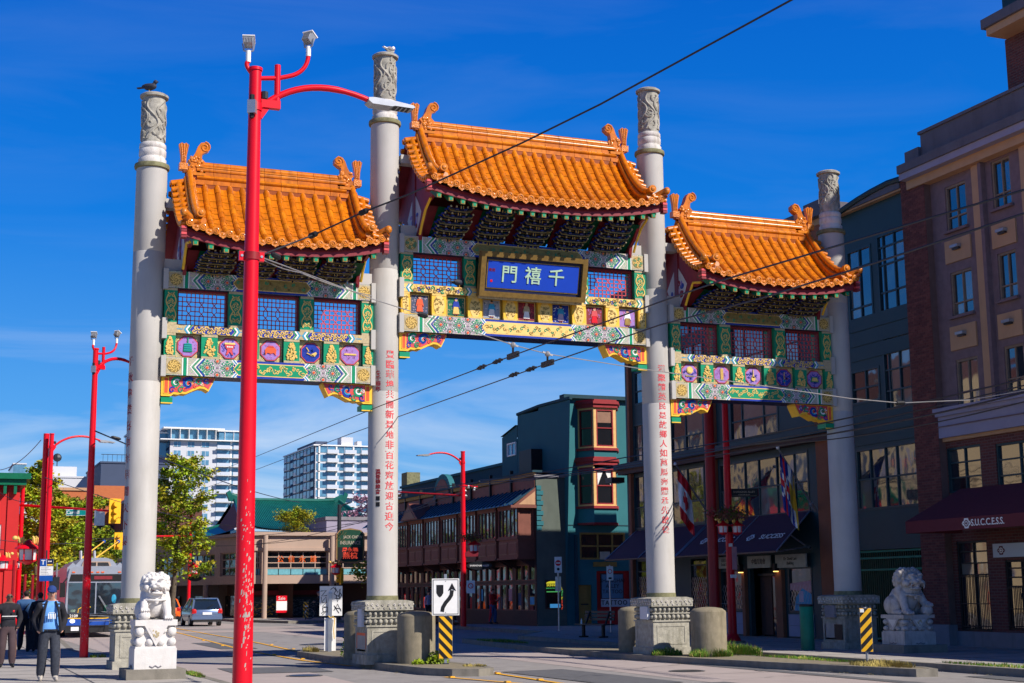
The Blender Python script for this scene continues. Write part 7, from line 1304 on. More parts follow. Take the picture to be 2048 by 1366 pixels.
# ------------------------------------------------------------------ people
def person(label, x, y, h, rz, top, legs, skin='skin', hair='hair', shirt=None, cap=None, stride=.12, bulk=1, arms='pocket', bend=0, z=SZ, shoes='shoe', bag=None, glasses=False, sit=False, group=None, headdown=0, stripe=None):
    t = thing('person', label, 'person', (x, y, z), rz, group); k = h/1.8; V = []; R_ = []; E_ = []
    def add(p, r, par=None): V.append(Vector(p)*k); R_.append((r[0]*k, r[1]*k) if isinstance(r, tuple) else (r*k, r*k)); par is not None and E_.append((par, len(V)-1)); return len(V)-1
    pel = add((0, .02, .96), (.155*bulk, .115*bulk)); w_ = add((0, .02, 1.10), (.145*bulk, .105*bulk), pel); ch = add((0, bend*.5+.02, 1.30), (.175*bulk, .115*bulk), w_); up_ = add((0, bend+.01, 1.44), (.14*bulk, .085*bulk), ch); nk = add((0, bend-.0, 1.53), .055, up_); hd = add((0, bend-.02-headdown*.04, 1.63-headdown*.01), (.075, .088), nk); add((0, bend-.02-headdown*.06, 1.74-headdown*.02), (.070, .082), hd)
    for s in (-1, 1):
        st = stride*s
        if sit: hp = add((s*.09, -.02, .93), .085, pel); kn = add((s*.10, -.36-.06*s, .72+.10*s), .062, hp); an = add((s*.10, -.26-.08*s, .30+.12*s), .042, kn); add((s*.10, -.40-.08*s, .24+.12*s), .036, an)
        else:
            hp = add((s*.095, .02+st*.1, .88), .108*bulk**.6, pel); kn = add((s*.115, -.02-st*.6, .50), .088*bulk, hp); an = add((s*.12, .04-st, .12+.03*(s > 0)*(stride > .05)), .080*bulk**.9, kn); add((s*.125, -.0-st, .045), .045, an); add((s*.135, -.15-st, .04), (.045, .032), len(V)-1)
        sh = add((s*.185*bulk**.5, bend+.01, 1.42), .07*bulk, up_)
        if arms == 'pocket': el = add((s*.265*bulk**.5, .09, 1.15), .066*bulk, sh); wr = add((s*.21, -.08, .95), .042, el); add((s*.18, -.11, .90), .036, wr)
        elif arms == 'phone': el = add((s*.25, -.02, 1.14), .055*bulk, sh); wr = add((s*.12, -.28, 1.18), .036, el); add((s*.06, -.33, 1.22), .032, wr)
        elif arms == 'bars': el = add((s*.23, -.26, 1.22), .045*bulk, sh); wr = add((s*.22, -.50, 1.10), .032, el); add((s*.21, -.56, 1.08), .03, wr)
        else: el = add((s*.25, .03, 1.14), .052*bulk, sh); wr = add((s*.26, -.05-st*.5, .90), .038, el); hn = add((s*.255, -.07-st*.5, .82), (.026, .036), wr); [add((s*.255+(q-1)*.022, -.08-st*.5, .73), .011, hn) for q in range(3)]; add((s*.235, -.12-st*.5, .79), .011, hn)
    me = bpy.data.meshes.new('body'); me.from_pydata(V, E_, []); ob = bpy.data.objects.new('b', me); COL.objects.link(ob); md = ob.modifiers.new('k', 'SKIN'); sub = ob.modifiers.new('s', 'SUBSURF'); sub.levels = 2
    for i, v in enumerate(me.skin_vertices[0].data): v.radius = R_[i]; v.use_root = (i == 0)
    dg = bpy.context.evaluated_depsgraph_get(); m2 = bpy.data.meshes.new_from_object(ob.evaluated_get(dg)); bpy.data.objects.remove(ob)
    sl = [skin, top, legs, shoes, shirt or top, hair]; m2.materials.clear(); [m2.materials.append(MATS[q]) for q in sl]
    for p in m2.polygons:
        c = p.center/k; q = 1
        if c.z > 1.51+ (0): q = 0
        elif c.z < .07 or (c.z < .10 and not sit): q = 3
        elif c.z < .95 and abs(c.x) < .19: q = 2
        elif sit and c.z < .9: q = 2
        elif c.z < .86 and arms in ('hang',): q = 0 if abs(c.x) > .19 else 2
        elif arms == 'pocket' and abs(c.x) > .15 and c.z < .945 and c.y < -.06: q = 0
        elif arms in ('phone', 'bars') and c.y < (-.26 if arms == 'phone' else -.46) and c.z > 1.0: q = 0
        elif shirt and abs(c.x) < .125+.08*max(0, 1.3-c.z) and c.y < -.02 and c.z > .95: q = 4
        if q == 0 and c.z > 1.735 or (c.z > 1.58 and c.y > bend+.02 and q == 0): q = 5 if hair else 0
        p.material_index = q; p.use_smooth = True
    b = link('body', m2, t); hz = 1.63-headdown*.01; hy = bend-.02-headdown*.05; m = MB(Matrix.Scale(k, 4))
    m.sph((0, hy-.098, hz+.015), (.015, .026, .026), skin, 8, 6); m.sph((-.030, hy-.084, hz+.045), (.018, .010, .010), 'bark', 6, 4); m.sph((.030, hy-.084, hz+.045), (.018, .010, .010), 'bark', 6, 4); m.sph((0, hy-.086, hz-.032), (.022, .008, .006), 'red_dark', 6, 4)
    for s in (-1, 1): m.sph((s*.078, hy+.0, hz+.02), (.012, .02, .03), skin, 6, 5)
    m.build('face', t, 60)
    if glasses: m = MB(Matrix.Scale(k, 4)); [m.sph((s*.035, hy-.090, hz+.045), (.030, .010, .018), 'black', 10, 6) for s in (-1, 1)]; m.bar((-.075, hy-.07, hz+.05), (.075, hy-.07, hz+.05), .008, 'black'); m.build('sunglasses', t, 60)
    if cap: m = MB(Matrix.Scale(k, 4) @ T(0, hy+.01, hz+.085) @ Matrix.Rotation(headdown*.3, 4, 'X')); m.sph((0, .005, .02), (.088, .102, .078), cap, 16, 10); m.prism([(-.07, -.07), (-.06, -.15), (0, -.175), (.06, -.15), (.07, -.07)], .018, .032, cap, 'z'); m.build('cap', t, 60)
    elif hair and hair != skin: m = MB(Matrix.Scale(k, 4)); m.sph((0, hy+.025, hz+.06), (.084, .095, .085), hair, 14, 9); m.build('hair', t, 60)
    m = MB(Matrix.Scale(k, 4))
    if bag == 'pack': m.sph((.02, .19+bend, 1.22), (.15, .10, .20), 'cloth_black', 12, 9); [m.tube([(s*.1, .12+bend, 1.38), (s*.11, .0+bend, 1.50), (s*.12, -.10+bend, 1.38), (s*.12, -.08, 1.1)], .018, 5, 'cloth_black') for s in (-1, 1)]
    if bag == 'sling': m.sph((.10, .20, 1.02), (.14, .08, .17), 'cloth_black', 12, 9); m.tube([(-.14, .08, 1.46), (0, .15, 1.3), (.12, .2, 1.12)], .018, 5, 'cloth_black')
    if stripe: m.tube([(-.17, -.11*bulk-.02, 1.2), (0, -.135*bulk-.02, 1.2), (.17, -.11*bulk-.02, 1.2)], .010, 5, stripe); m.sph((.09, -.13*bulk-.01, 1.32), (.022, .01, .03), 'red_paint', 6, 5)
    if shirt and not stripe:                                         # open jacket fronts and a printed chest
        for s in (-1, 1): m.tube([(s*.08, -.06, 1.50), (s*.13, -.125*bulk, 1.34), (s*.165, -.13*bulk, 1.12), (s*.185, -.11*bulk, .93)], [.02, .028, .034, .03], 6, top)
        if shirt == 'shirt_blue': [m.box(-.06+q*.03, -.045+q*.03, -.142*bulk, -.13*bulk, 1.17, 1.27, 'white') for q in range(5)]; m.box(-.05, .06, -.140*bulk, -.13*bulk, 1.285, 1.292, 'white')
        m.box(-.13, .13, -.128*bulk, -.11*bulk, .95, .975, 'black') if bulk < 1.3 else None
    if arms == 'phone': m.box(-.035, .035, -.37, -.36, 1.20, 1.32, 'black')
    if m.v: m.build('accessory' if not bag else 'bag', t, 50)
    return t
def fac(x, y, extra=0): return math.atan2(x-CAM.x, -(CAM.y-y))*-1+extra      # turn to face the camera, roughly
p = G(95, 1362); person('man in blue cap, open black jacket and light blue T-shirt walking with hands in pockets', p.x, p.y, 1.79, .05, 'cloth_black', 'jeans', shirt='shirt_blue', cap='cap_blue', bulk=1.14, headdown=1, stride=.10)
p = G(12, 1335); person('man with sunglasses, black zipped jacket and brown trousers at the left edge', p.x, p.y, 1.72, .1, 'cloth_black', 'trousers_brown', skin='skin_dark', hair='skin_dark', bulk=1.2, glasses=True, stride=.07, stripe='white', shoes='black')
p = G(48, 1301); person('person in a navy jacket seen from behind with a sling bag', p.x, p.y, 1.80, pi+.1, 'jacket_navy', 'cloth_black', bulk=1.25, bag='sling', stride=.12, shoes='black')
p = G(78, 1304); person('person in black seen from behind, mostly hidden by the man in the cap', p.x, p.y+.4, 1.74, pi, 'cloth_black', 'cloth_black', bulk=1.15, bag='pack', stride=.08, shoes='black')
q = G(66, 1303); m = MB(T(q.x, q.y, SZ)); m.box(-.2, .2, -.14, .14, .06, .62, 'cloth_black'); m.bar((-.12, .1, .62), (-.12, .1, .98), .02, 'dark_metal'); m.bar((.12, .1, .62), (.12, .1, .98), .02, 'dark_metal'); m.bar((-.12, .1, .98), (.12, .1, .98), .03, 'dark_metal'); m.cyl((-.16, -.1, .03), (-.16, .1, .03), .04, n=8, m='rubber'); m.cyl((.16, -.1, .03), (.16, .1, .03), .04, n=8, m='rubber'); tag(m.build('suitcase'), 'black wheeled suitcase behind the man in the blue cap', 'suitcase')
p = PX(986, 1250, 11.9); person('man in a red jacket and jeans looking at his phone outside the shops', p.x, p.y, 1.72, .7, 'jacket_red', 'jeans_blue', bulk=1.2, arms='phone', stride=.08, shoes='black', z=.12)
p = G(459, 1233); person('distant man in white shirt, dark jacket and blue jeans by the beige building', p.x, p.y, 1.62, .1, 'cloth_black', 'jeans_blue', shirt='white', arms='hang', stride=.10, z=.15)
p = PX(857, 1243, 11.8); person('dim pedestrian in a lilac top left of the keep right sign', p.x, p.y, 1.65, .3, 'lilac', 'cloth_black', arms='hang', stride=.1, z=.12); p = PX(905, 1240, 11.9); person('dim pedestrian in dark clothes by the shop windows right of the keep right sign', p.x, p.y, 1.6, .9, 'cloth_black', 'cloth_black', arms='hang', stride=.15, z=.12)
# cyclist
p = CAM+ray(636, 1190)*90; bx, by, bz = p.x, p.y, .12
t = thing('bicycle', 'bicycle ridden leftwards across the junction, partly behind the graffiti board', 'bicycle', (bx, by, bz)); 
for s, nm in ((-1, 'front'), (1, 'rear')):
    m = MB(); m.tube([(s*.52+.33*math.cos(a), 0, .34+.33*math.sin(a)) for a in [2*pi*k/20 for k in range(21)]], .022, 6, 'rubber'); m.tube([(s*.52+.30*math.cos(a), 0, .34+.30*math.sin(a)) for a in [2*pi*k/20 for k in range(21)]], .012, 5, 'steel'); [m.bar((s*.52, 0, .34), (s*.52+.3*math.cos(a), 0, .34+.3*math.sin(a)), .006, 'steel') for a in [2*pi*k/10 for k in range(10)]]; m.build('wheel', t)
m = MB(); [m.cyl(a, b, .018, n=6, m='dark_metal') for a, b in (((.52, 0, .34), (.1, 0, .30)), ((.1, 0, .30), (.2, 0, .82)), ((.2, 0, .78), (-.36, 0, .82)), ((.1, 0, .30), (-.36, 0, .74)), ((-.52, 0, .34), (-.34, 0, .95)), ((.52, 0, .34), (.2, 0, .78)))]; m.build('frame', t); m = MB(); m.bar((-.33, -.26, 1.0), (-.33, .26, 1.0), .03, 'black'); m.build('handlebar', t); m = MB(); m.sph((.22, 0, .86), (.13, .07, .035), 'black', 8, 5); m.build('saddle', t)
person('cyclist leaning over the handlebars, half hidden by the graffiti board', bx+.2, by, 1.65, -pi/2, 'cloth_black', 'cloth_black', arms='bars', bend=-.16, z=bz+.02, sit=True, cap='stone_grey')

# ------------------------------------------------------------------ trolley bus
bx0, bx1 = -8.32, -5.82; bc = (bx0+bx1)/2; by = 31.2; BH = 2.98
bus = thing('trolley_bus', 'silver and blue trolley bus facing the camera on the left with two yellow roof poles', 'bus', (bc, by, RZ)); hw = 1.25
def cx_(z): return hw*(1-.06*max(0, (z-1.0)/2)**2)
m = MB(); sec = [(-hw, .35), (-hw, 1.2), (-cx_(2.6), 2.55), (-hw*.90, 2.90), (-hw*.70, BH+.02), (hw*.70, BH+.02), (hw*.90, 2.90), (cx_(2.6), 2.55), (hw, 1.2), (hw, .35)]
m.prism(sec, .12, 12, 'bus_silver'); m.prism([(x*.985, z) for x, z in sec], 0, .12, 'bus_silver'); body = m.build('body', bus, 35)
m = MB(); m.prism([(-.92, BH), (-1.1, BH-.05), (-1.15, 2.85), (1.15, 2.85), (1.1, BH-.05), (.92, BH), (.66, 3.28), (.4, 3.36), (-.4, 3.36), (-.66, 3.28)][::-1], .25, 5.5, 'bus_silver'); m.prism([(-.62, 2.98), (.62, 2.98), (.55, 3.2), (-.55, 3.2)], .18, .26, 'beige'); m.prism([(-.53, 3.02), (.53, 3.02), (.47, 3.16), (-.47, 3.16)], .14, .18, 'dark_metal'); m.box(-.03, .03, .12, .2, 3.0, 3.18, 'beige'); [m.box(-.75+.03*k, .75-.03*k, .2, .24, 2.78+.05*k, 2.80+.05*k, 'white') for k in range(4)]; m.build('roof_fairing', bus, 35)
for s in (-1, 1): m = MB(); m.prism([(s*1.23, 2.45), (s*1.2, 2.95), (s*.98, 3.16), (s*.72, 2.9)][::s], .15, 4, 'bus_silver'); m.build('roof_shoulder', bus)
m = MB(); m.prism([(-1.12, 2.36), (1.12, 2.36), (1.05, 2.66), (-1.05, 2.66)], -.02, .0, 'black'); m.box(-.1, .65, -.03, -.02, 2.44, 2.58, 'maroon'); ds = m.build('destination_sign', bus)
for k, (a, b) in enumerate(((-1.13, -.03), (.03, 1.13))): m = MB(); m.box(a, b, -.02, 0, 1.02, 2.30, 'glass'); m.build('windscreen', bus)
m = MB(); m.box(-hw, hw, -.05, 0, .80, 1.0, 'black'); m.box(-1.2, 1.2, -.07, 0, .52, .80, 'bus_blue'); m.box(-1.22, 1.22, -.09, 0, .22, .52, 'rubber'); m.tube([(-1.2, -.06, .98), (-1.18, -.07, .82), (-.4, -.07, .80), (.4, -.07, .80), (1.2, -.07, .90)], .022, 5, 'yellow'); m.build('bumper', bus)
for s in (-1, 1): m = MB(); m.sph((s*.93, -.08, .70+(.08 if s > 0 else 0)), (.10, .04, .075), 'headlamp', 12, 8); m.build('headlight', bus)
for x in (-.95, -.2, .05, .25, .95): m = MB(); m.box(x-.06, x+.06, -.03, .03, 2.72, 2.77, 'orange_paint'); m.build('marker_light', bus)
m = MB(); m.box(-.98, -.66, -.11, -.09, .30, .46, 'plate'); m.build('licence_plate', bus)
lettering('2109', .17, 'white', T(-.88, -.055, .91) @ FRONT, bus, 'fleet_number', bold=.003); lettering('137', .14, 'mint', T(-.92, -.025, 1.12) @ FRONT, bus, 'run_number', bold=.002)
m = MB(); [m.bar(a, b, .022, 'steel') for a, b in (((.1, -.10, 1.75), (.48, -.10, 1.15)), ((.14, -.10, 1.75), (.52, -.10, 1.15)), ((-.35, -.25, .95), (1.1, -.28, .85)), ((-.35, -.35, .70), (.55, -.35, .70)), ((.55, -.35, .5), (.6, -.3, .95)), ((-.35, -.35, .45), (-.35, -.3, .95)), ((.25, -.06, 1.08), (.95, -.06, 1.02)))]; m.tube([(-.72, -.04, 1.04), (-.70, -.05, 1.2), (-.55, -.05, 1.28), (-.2, -.05, 1.28)], .02, 5, 'yellow'); m.build('bike_rack', bus)
m = MB(); m.box(1.27, 1.52, -.35, -.15, 1.9, 2.55, 'orange_paint'); m.bar((1.2, 0, 2.6), (1.4, -.25, 2.5), .05, 'dark_metal'); m.build('mirror', bus); m = MB(); m.box(-1.5, -1.28, -.3, -.12, 1.7, 2.3, 'black'); m.bar((-1.2, 0, 2.5), (-1.4, -.2, 2.25), .05, 'dark_metal'); m.build('mirror', bus)
for s in (-1, 1):
    for y in (2.6, 8.9): m = MB(); a, b = sorted((s*1.0, s*1.26)); m.cyl((a, y, .48), (b, y, .48), .48, n=20, m='rubber'); m.cyl((a-.005, y, .48), (b+.005, y, .48), .26, n=16, m='steel'); m.build('wheel', bus)
for s, tp in ((-1, (208, 1083)), (1, (237, 1083))):
    e = CAM+ray(*tp)*72; e = e-Vector((bc, by, RZ)); m = MB(); m.cyl((s*.30, 4.2, 3.4), e, .045, .03, n=8, m='yellow'); m.cyl((s*.30, 4.0, 3.3), (s*.30, 4.25, 3.75), .07, n=8, m='steel'); m.sph(tuple(e), (.09, .09, .09), 'sign_blue', 8, 6); m.build('trolley_pole', bus)
m = MB(); m.box(.35, 1.05, -.03, -.02, 1.05, 1.35, 'green_dark'); m.sph((.75, -.01, 1.62), (.12, .03, .2), 'cyan', 8, 6); m.build('driver', bus)

# ------------------------------------------------------------------ cars
def car(label, x, y, L, W, H, mat_, name='parked_car', rz=0):
    t = thing(name, label, 'car', (x, y, RZ), rz); h = W/2; n = 12; m = MB()
    # cross sections along the length, rear at y=0
    prof = [(0, .42, .80, .86), (.06, .34, .92, .95), (.35, .30, .97, 1.0), (.9, .28, 1.0, 1.0), (2.4, .28, 1.0, 1.0), (3.3, .28, .97, 1.0), (4.0, .30, .86, .96), (L, .40, .72, .84)]
    for i in range(len(prof)-1):
        (y0, z0, t0, w0), (y1, z1, t1, w1) = prof[i], prof[i+1]
        def S_(yy, zz, tt, ww): return [(-h*ww*.94, yy, zz), (-h*ww, yy, zz+.18), (-h*ww, yy, tt*.86), (-h*ww*.93, yy, tt), (h*ww*.93, yy, tt), (h*ww, yy, tt*.86), (h*ww, yy, zz+.18), (h*ww*.94, yy, zz)]
        a, b = S_(y0, z0, t0, w0), S_(y1, z1, t1, w1); k = len(a)
        m.add(a+b, [(j, (j+1) % k, k+(j+1) % k, k+j) for j in range(k)]+([tuple(range(k))[::-1]] if i == 0 else [])+([tuple(range(k, 2*k))] if i == len(prof)-2 else []), mat_)
    rt = [(.22, .95, .95, .0), (.62, H-.06, .74, 1), (1.0, H, .72, 1), (2.2, H, .72, 1), (2.75, H-.14, .74, 1), (3.45, .97, .90, 0)]
    m.build('body', t, 45); m = MB()
    zt_ = lambda yy: H-.06 if yy < .7 else H
    m.add([(-h*.90, .10, .95), (h*.90, .10, .95), (h*.72, .55, H-.05), (-h*.72, .55, H-.05), (-h*.70, 2.3, H), (h*.70, 2.3, H), (h*.88, 3.3, .98), (-h*.88, 3.3, .98)], [(0, 1, 2, 3), (3, 2, 5, 4), (4, 5, 6, 7), (0, 3, 4, 7), (1, 6, 5, 2)], 'glass'); g = m.build('glasshouse', t)
    m = MB(); m.add([(-h*.74, .50, H-.06), (h*.74, .50, H-.06), (h*.70, 1.0, H+.02), (-h*.70, 1.0, H+.02), (h*.68, 2.3, H+.02), (-h*.68, 2.3, H+.02)], [(0, 1, 2, 3), (3, 2, 4, 5)], mat_)
    for s in (-1, 1): m.bar((s*h*.90, .10, .95), (s*h*.73, .54, H-.03), .10, mat_, .05); m.bar((s*h*.73, .54, H-.03), (s*h*.69, 2.3, H+.01), .06, mat_); m.bar((s*h*.69, 2.3, H+.01), (s*h*.88, 3.3, .98), .06, mat_); m.bar((s*h*.9, 1.7, .95), (s*h*.72, 1.6, H), .06, mat_)
    m.box(-h*.70, h*.70, .42, .62, H-.02, H+.03, mat_); m.build('roof', t)
    for s in (-1, 1):
        m = MB(); m.add([(s*h*.96, -.01, .70), (s*h*.68, -.03, .74), (s*h*.72, .0, .96), (s*h*.93, .06, .98)], [(0, 1, 2, 3), (3, 2, 1, 0)], 'tail_red'); m.sph((s*h*.82, .02, .84), (.14, .05, .12), 'tail_red', 10, 6); m.build('tail_light', t)
        m = MB(); m.sph((s*(h+.10), 2.75, 1.02), (.10, .07, .08), mat_, 8, 6); m.build('wing_mirror', t)
        for yy in (.72, L-.85): m = MB(); a, b = sorted((s*(h-.2), s*(h+.0))); m.cyl((a, yy, .32), (b, yy, .32), .32, n=18, m='rubber'); m.cyl((a-.004, yy, .32), (b+.004, yy, .32), .20, n=14, m='steel'); m.build('wheel', t)
    m = MB(); m.box(-h*.95, h*.95, -.06, .05, .38, .56, mat_); m.box(-h*.85, h*.85, -.05, .05, .24, .38, 'rubber'); m.build('bumper', t); m = MB(); m.box(-.26, .26, -.035, -.01, .64, .78, 'plate'); m.build('licence_plate', t); m = MB(); m.bar((-.02, .07, 1.0), (.4, .32, 1.22), .02, 'black'); m.build('rear_wiper', t)
    return t
p = G(375, 1249, RZ); car('silvery blue hatchback seen from behind on the far side of the crossing', p.x+.1, p.y-6, 4.25, 1.78, 1.55, 'car_blue')
p = CAM+ray(336, 1190)*96; car('orange car almost hidden behind the lion and the blue hatchback', p.x, p.y, 4.2, 1.8, 1.5, 'orange_paint')

# ------------------------------------------------------------------ signs and street furniture
def stripes(m, x0, x1, z0, z1, y, sl):
    m.box(x0, x1, y, y+.004, z0, z1, 'signal_yellow'); n = 4; st = (z1-z0)/n; w_ = x1-x0
    def clip(poly):
        out_ = []
        for i in range(len(poly)):
            a, b = poly[i], poly[(i+1) % len(poly)]
            for lim, sg in ((z0, 1), (z1, -1)): pass
            out_.append((a[0], min(max(a[1], z0), z1)))
        return out_
    for k in range(-1, n+1):
        zb = z0+st*(k+.15); h = st*.5; N_ = 8
        for i in range(N_):
            xa, xb = x0+w_*i/N_, x0+w_*(i+1)/N_; fa, fb_ = (i/N_, (i+1)/N_) if sl > 0 else (1-i/N_, 1-(i+1)/N_); r = 1.05*w_
            q = [(xa, zb+fa*r), (xb, zb+fb_*r), (xb, zb+h+fb_*r), (xa, zb+h+fa*r)]; q = [(u, min(max(v, z0), z1)) for u, v in q]
            if q[2][1]-q[1][1] > .003 or q[3][1]-q[0][1] > .003: m.prism(q, y-.003, y, 'black')
kr = thing('keep_right_sign', 'keep right sign above a yellow and black striped marker on the island nose', 'sign', (-2.88, -2.15, SZ), -.28); S = 1.0
m = MB(); m.box(-.03, .03, .0, .05, 0, 2.0, 'steel'); m.box(-.07, .07, -.04, .09, -.01, .02, 'dark_metal'); m.build('post', kr)
m = MB(); m.box(-.155, .155, -.012, 0, .12, 1.06, 'steel'); stripes(m, -.15, .15, .125, 1.055, -.018, -1); m.build('striped_marker', kr)
m = MB(); m.box(-.31, .31, -.035, -.015, 1.08, 1.90, 'white'); m.box(-.31, .31, -.014, -.010, 1.08, 1.90, 'steel'); y = -.036
for a, b, c, d in ((-.29, .29, 1.10, 1.115), (-.29, .29, 1.865, 1.88), (-.29, -.275, 1.115, 1.865), (.275, .29, 1.115, 1.865)): m.box(a, b, y-.002, y, c, d, 'black')
m.prism([(-.21, 1.76), (-.05, 1.76), (-.05, 1.58), (-.09, 1.51), (-.13, 1.48), (-.17, 1.51), (-.21, 1.58)][::-1], y-.003, y, 'black')
pts = [(-.08, 1.16), (-.06, 1.26), (.0, 1.36), (.08, 1.45), (.13, 1.53), (.145, 1.64)]; m.ribbon(pts[::-1], .085, y, .004, 'black'); m.prism([(.145, 1.80), (.05, 1.62), (.145, 1.66), (.24, 1.62)][::-1], y-.004, y, 'black'); [m.sph((0, y, z), (.012, .008, .012), 'steel', 6, 4) for z in (1.84, 1.14)]; m.build('sign_plate', kr)
hm = thing('hazard_marker', 'yellow and black striped marker on a steel post at the right island nose', 'sign', (4.66, -7.5, SZ), -.45); m = MB(); m.cyl((0, .03, 0), (0, .03, 1.2), .03, n=10, m='zinc'); m.build('post', hm); m = MB(); m.box(-.125, .125, -.01, 0, .27, 1.18, 'steel'); stripes(m, -.12, .12, .275, 1.175, -.016, 1); m.box(-.11, -.03, -.021, -.018, 1.09, 1.16, 'white'); m.build('striped_marker', hm)
q = CAM+ray(612, 1190)*92; hm2 = thing('hazard_marker', 'distant striped marker covered in stickers left of the cyclist', 'sign', (q.x, q.y, .1), -.2); m = MB(); m.box(-.03, .03, 0, .06, -.15, .4, 'black'); m.build('post', hm2); m = MB(); m.box(-.17, .17, -.01, 0, .05, 1.05, 'steel'); stripes(m, -.17, .17, .06, 1.04, -.02, -1); [m.box(rnd.uniform(-.15, .05), rnd.uniform(.0, .14), -.028, -.023, z, z+.07, c) for z, c in ((.75, 'white'), (.55, 'pink_red'), (.4, 'white'))]; m.build('striped_marker', hm2)
# graffiti board
gs = thing('graffiti_board', 'white sign board scrawled with black graffiti on a grey post, white box below', 'sign', (-3.30, 6.45, SZ), -.30)
m = MB(); m.box(-.05, .05, -.06, .0, 0, 1.62, 'steel'); m.build('post', gs); m = MB(); m.box(-.30, .33, .0, .02, .98, 1.80, 'white'); m.build('board', gs)
m = MB(); m.box(-.16, .16, .0, .12, .02, .92, 'white'); m.box(-.02, .0, -.005, 0, .05, .9, 'stone_grey'); m.tube([(-.05, -.07, .98), (.0, -.08, .93), (.09, -.06, .95), (.13, -.04, .9), (.10, -.05, .6), (.12, -.05, .35)], .012, 5, 'yellow'); m.build('marker_box', gs)
m = MB(); gr = [[(-.28, 1.66), (-.12, 1.68), (-.25, 1.52), (-.10, 1.54)], [(-.26, 1.50), (-.24, 1.36), (-.12, 1.50), (-.11, 1.34)], [(-.24, 1.34), (-.10, 1.36), (-.22, 1.24), (-.09, 1.22)], [(-.22, 1.20), (-.08, 1.22), (-.08, 1.08), (-.2, 1.10), (-.21, 1.20)], [(-.25, 1.05), (-.1, 1.12), (-.22, 1.0)], [(.0, 1.70), (.08, 1.76), (.15, 1.68), (.1, 1.58), (.2, 1.52)], [(.12, 1.76), (.2, 1.62), (.27, 1.72), (.24, 1.5)], [(.26, 1.62), (.31, 1.55), (.27, 1.46), (.22, 1.52), (.26, 1.60)], [(.12, 1.46), (.28, 1.44)], [(.16, 1.54), (.2, 1.36), (.26, 1.5)], [(.10, 1.12), (.20, 1.30), (.30, 1.10)], [(.12, 1.20), (.30, 1.16)], [(.1, 1.26), (.24, 1.05)]]
for g in gr: m.ribbon(g, .022, -.001, .004, 'black')
m.build('scrawl', gs)
bn = thing('litter_bin', 'tall round green litter bin before the shop entrance', 'bin', (*G(1616, 1300).xy, SZ)); m = MB(); m.lathe([(.175, 0), (.18, .02), (.18, 1.13), (.17, 1.15)], 24, 'bin_green'); m.build('body', bn, 40); m = MB(); m.lathe([(.185, 1.13), (.185, 1.18), (.15, 1.19), (.001, 1.19)], 24, 'black'); m.build('lid', bn, 40)
q = G(1187, 1275); be = thing('bench', 'dark slatted bench facing the road by the alley', 'bench', (q.x, q.y, SZ), -1.25); m = MB(); [m.box(-.75, .75, -.22+k*.11, -.13+k*.11, .43, .47, 'dark_metal') for k in range(5)]; m.build('seat', be); m = MB(); [m.box(-.75, .75, .28+k*.02, .32+k*.02, .58+k*.12, .67+k*.12, 'dark_metal') for k in range(3)]; m.build('backrest', be)
for s in (-.5, .5): m = MB(); m.bar((s, 0, 0), (s, 0, .43), .09, 'black', .09); m.bar((s, .1, .42), (s, .33, .9), .05, 'black'); m.bar((s, -.2, .02), (s, .2, .02), .06, 'black'); m.build('leg', be)
mb = MB(T(q.x-.45, q.y, SZ+.47)); mb.lathe([(.03, 0), (.03, .12), (.012, .16), (.012, .19), (.001, .19)], 10, 'white'); tag(mb.build('bottle', None, 40), 'white bottle standing on the end of the bench seat', 'bottle')
def post_sign(name, label, x, y, H, parts, z=SZ, pm='steel', r=.03, rz=-.3):
    t = thing(name, label, 'sign', (x, y, z), rz); m = MB(); m.cyl((0, 0, 0), (0, 0, H), r, n=8, m=pm); m.build('post', t); parts(t); return t
def dne(t):
    m = MB(); m.box(-.15, .15, -.05, -.035, 2.35, 3.0, 'white'); m.disc(0, 2.75, .12, -.05, .004, 'red_paint', 16); m.box(-.09, .09, -.058, -.054, 2.725, 2.775, 'white'); m.disc(0, 2.5, .06, -.05, .004, 'black', 10); m.build('sign_plate', t); m = MB(); m.box(-.12, .12, .03, .05, 1.6, 2.2, 'steel'); m.build('sign_back', t)
q = G(1118, 1262); post_sign('no_entry_sign', 'no entry sign on a slim post before the neon window', q.x, q.y, 3.0, dne)
def np_(t): m = MB(); m.box(-.13, .13, -.045, -.03, 2.0, 2.55, 'white'); m.disc(0, 2.35, .09, -.045, .004, 'red_paint', 14); m.disc(0, 2.35, .065, -.049, .003, 'white', 12); m.box(-.06, .06, -.055, -.052, 2.05, 2.12, 'black'); m.build('sign_plate', t)
q = G(1222, 1265); post_sign('parking_sign', 'small parking sign on a slim post before the tattoo shop', q.x, q.y, 2.6, np_)
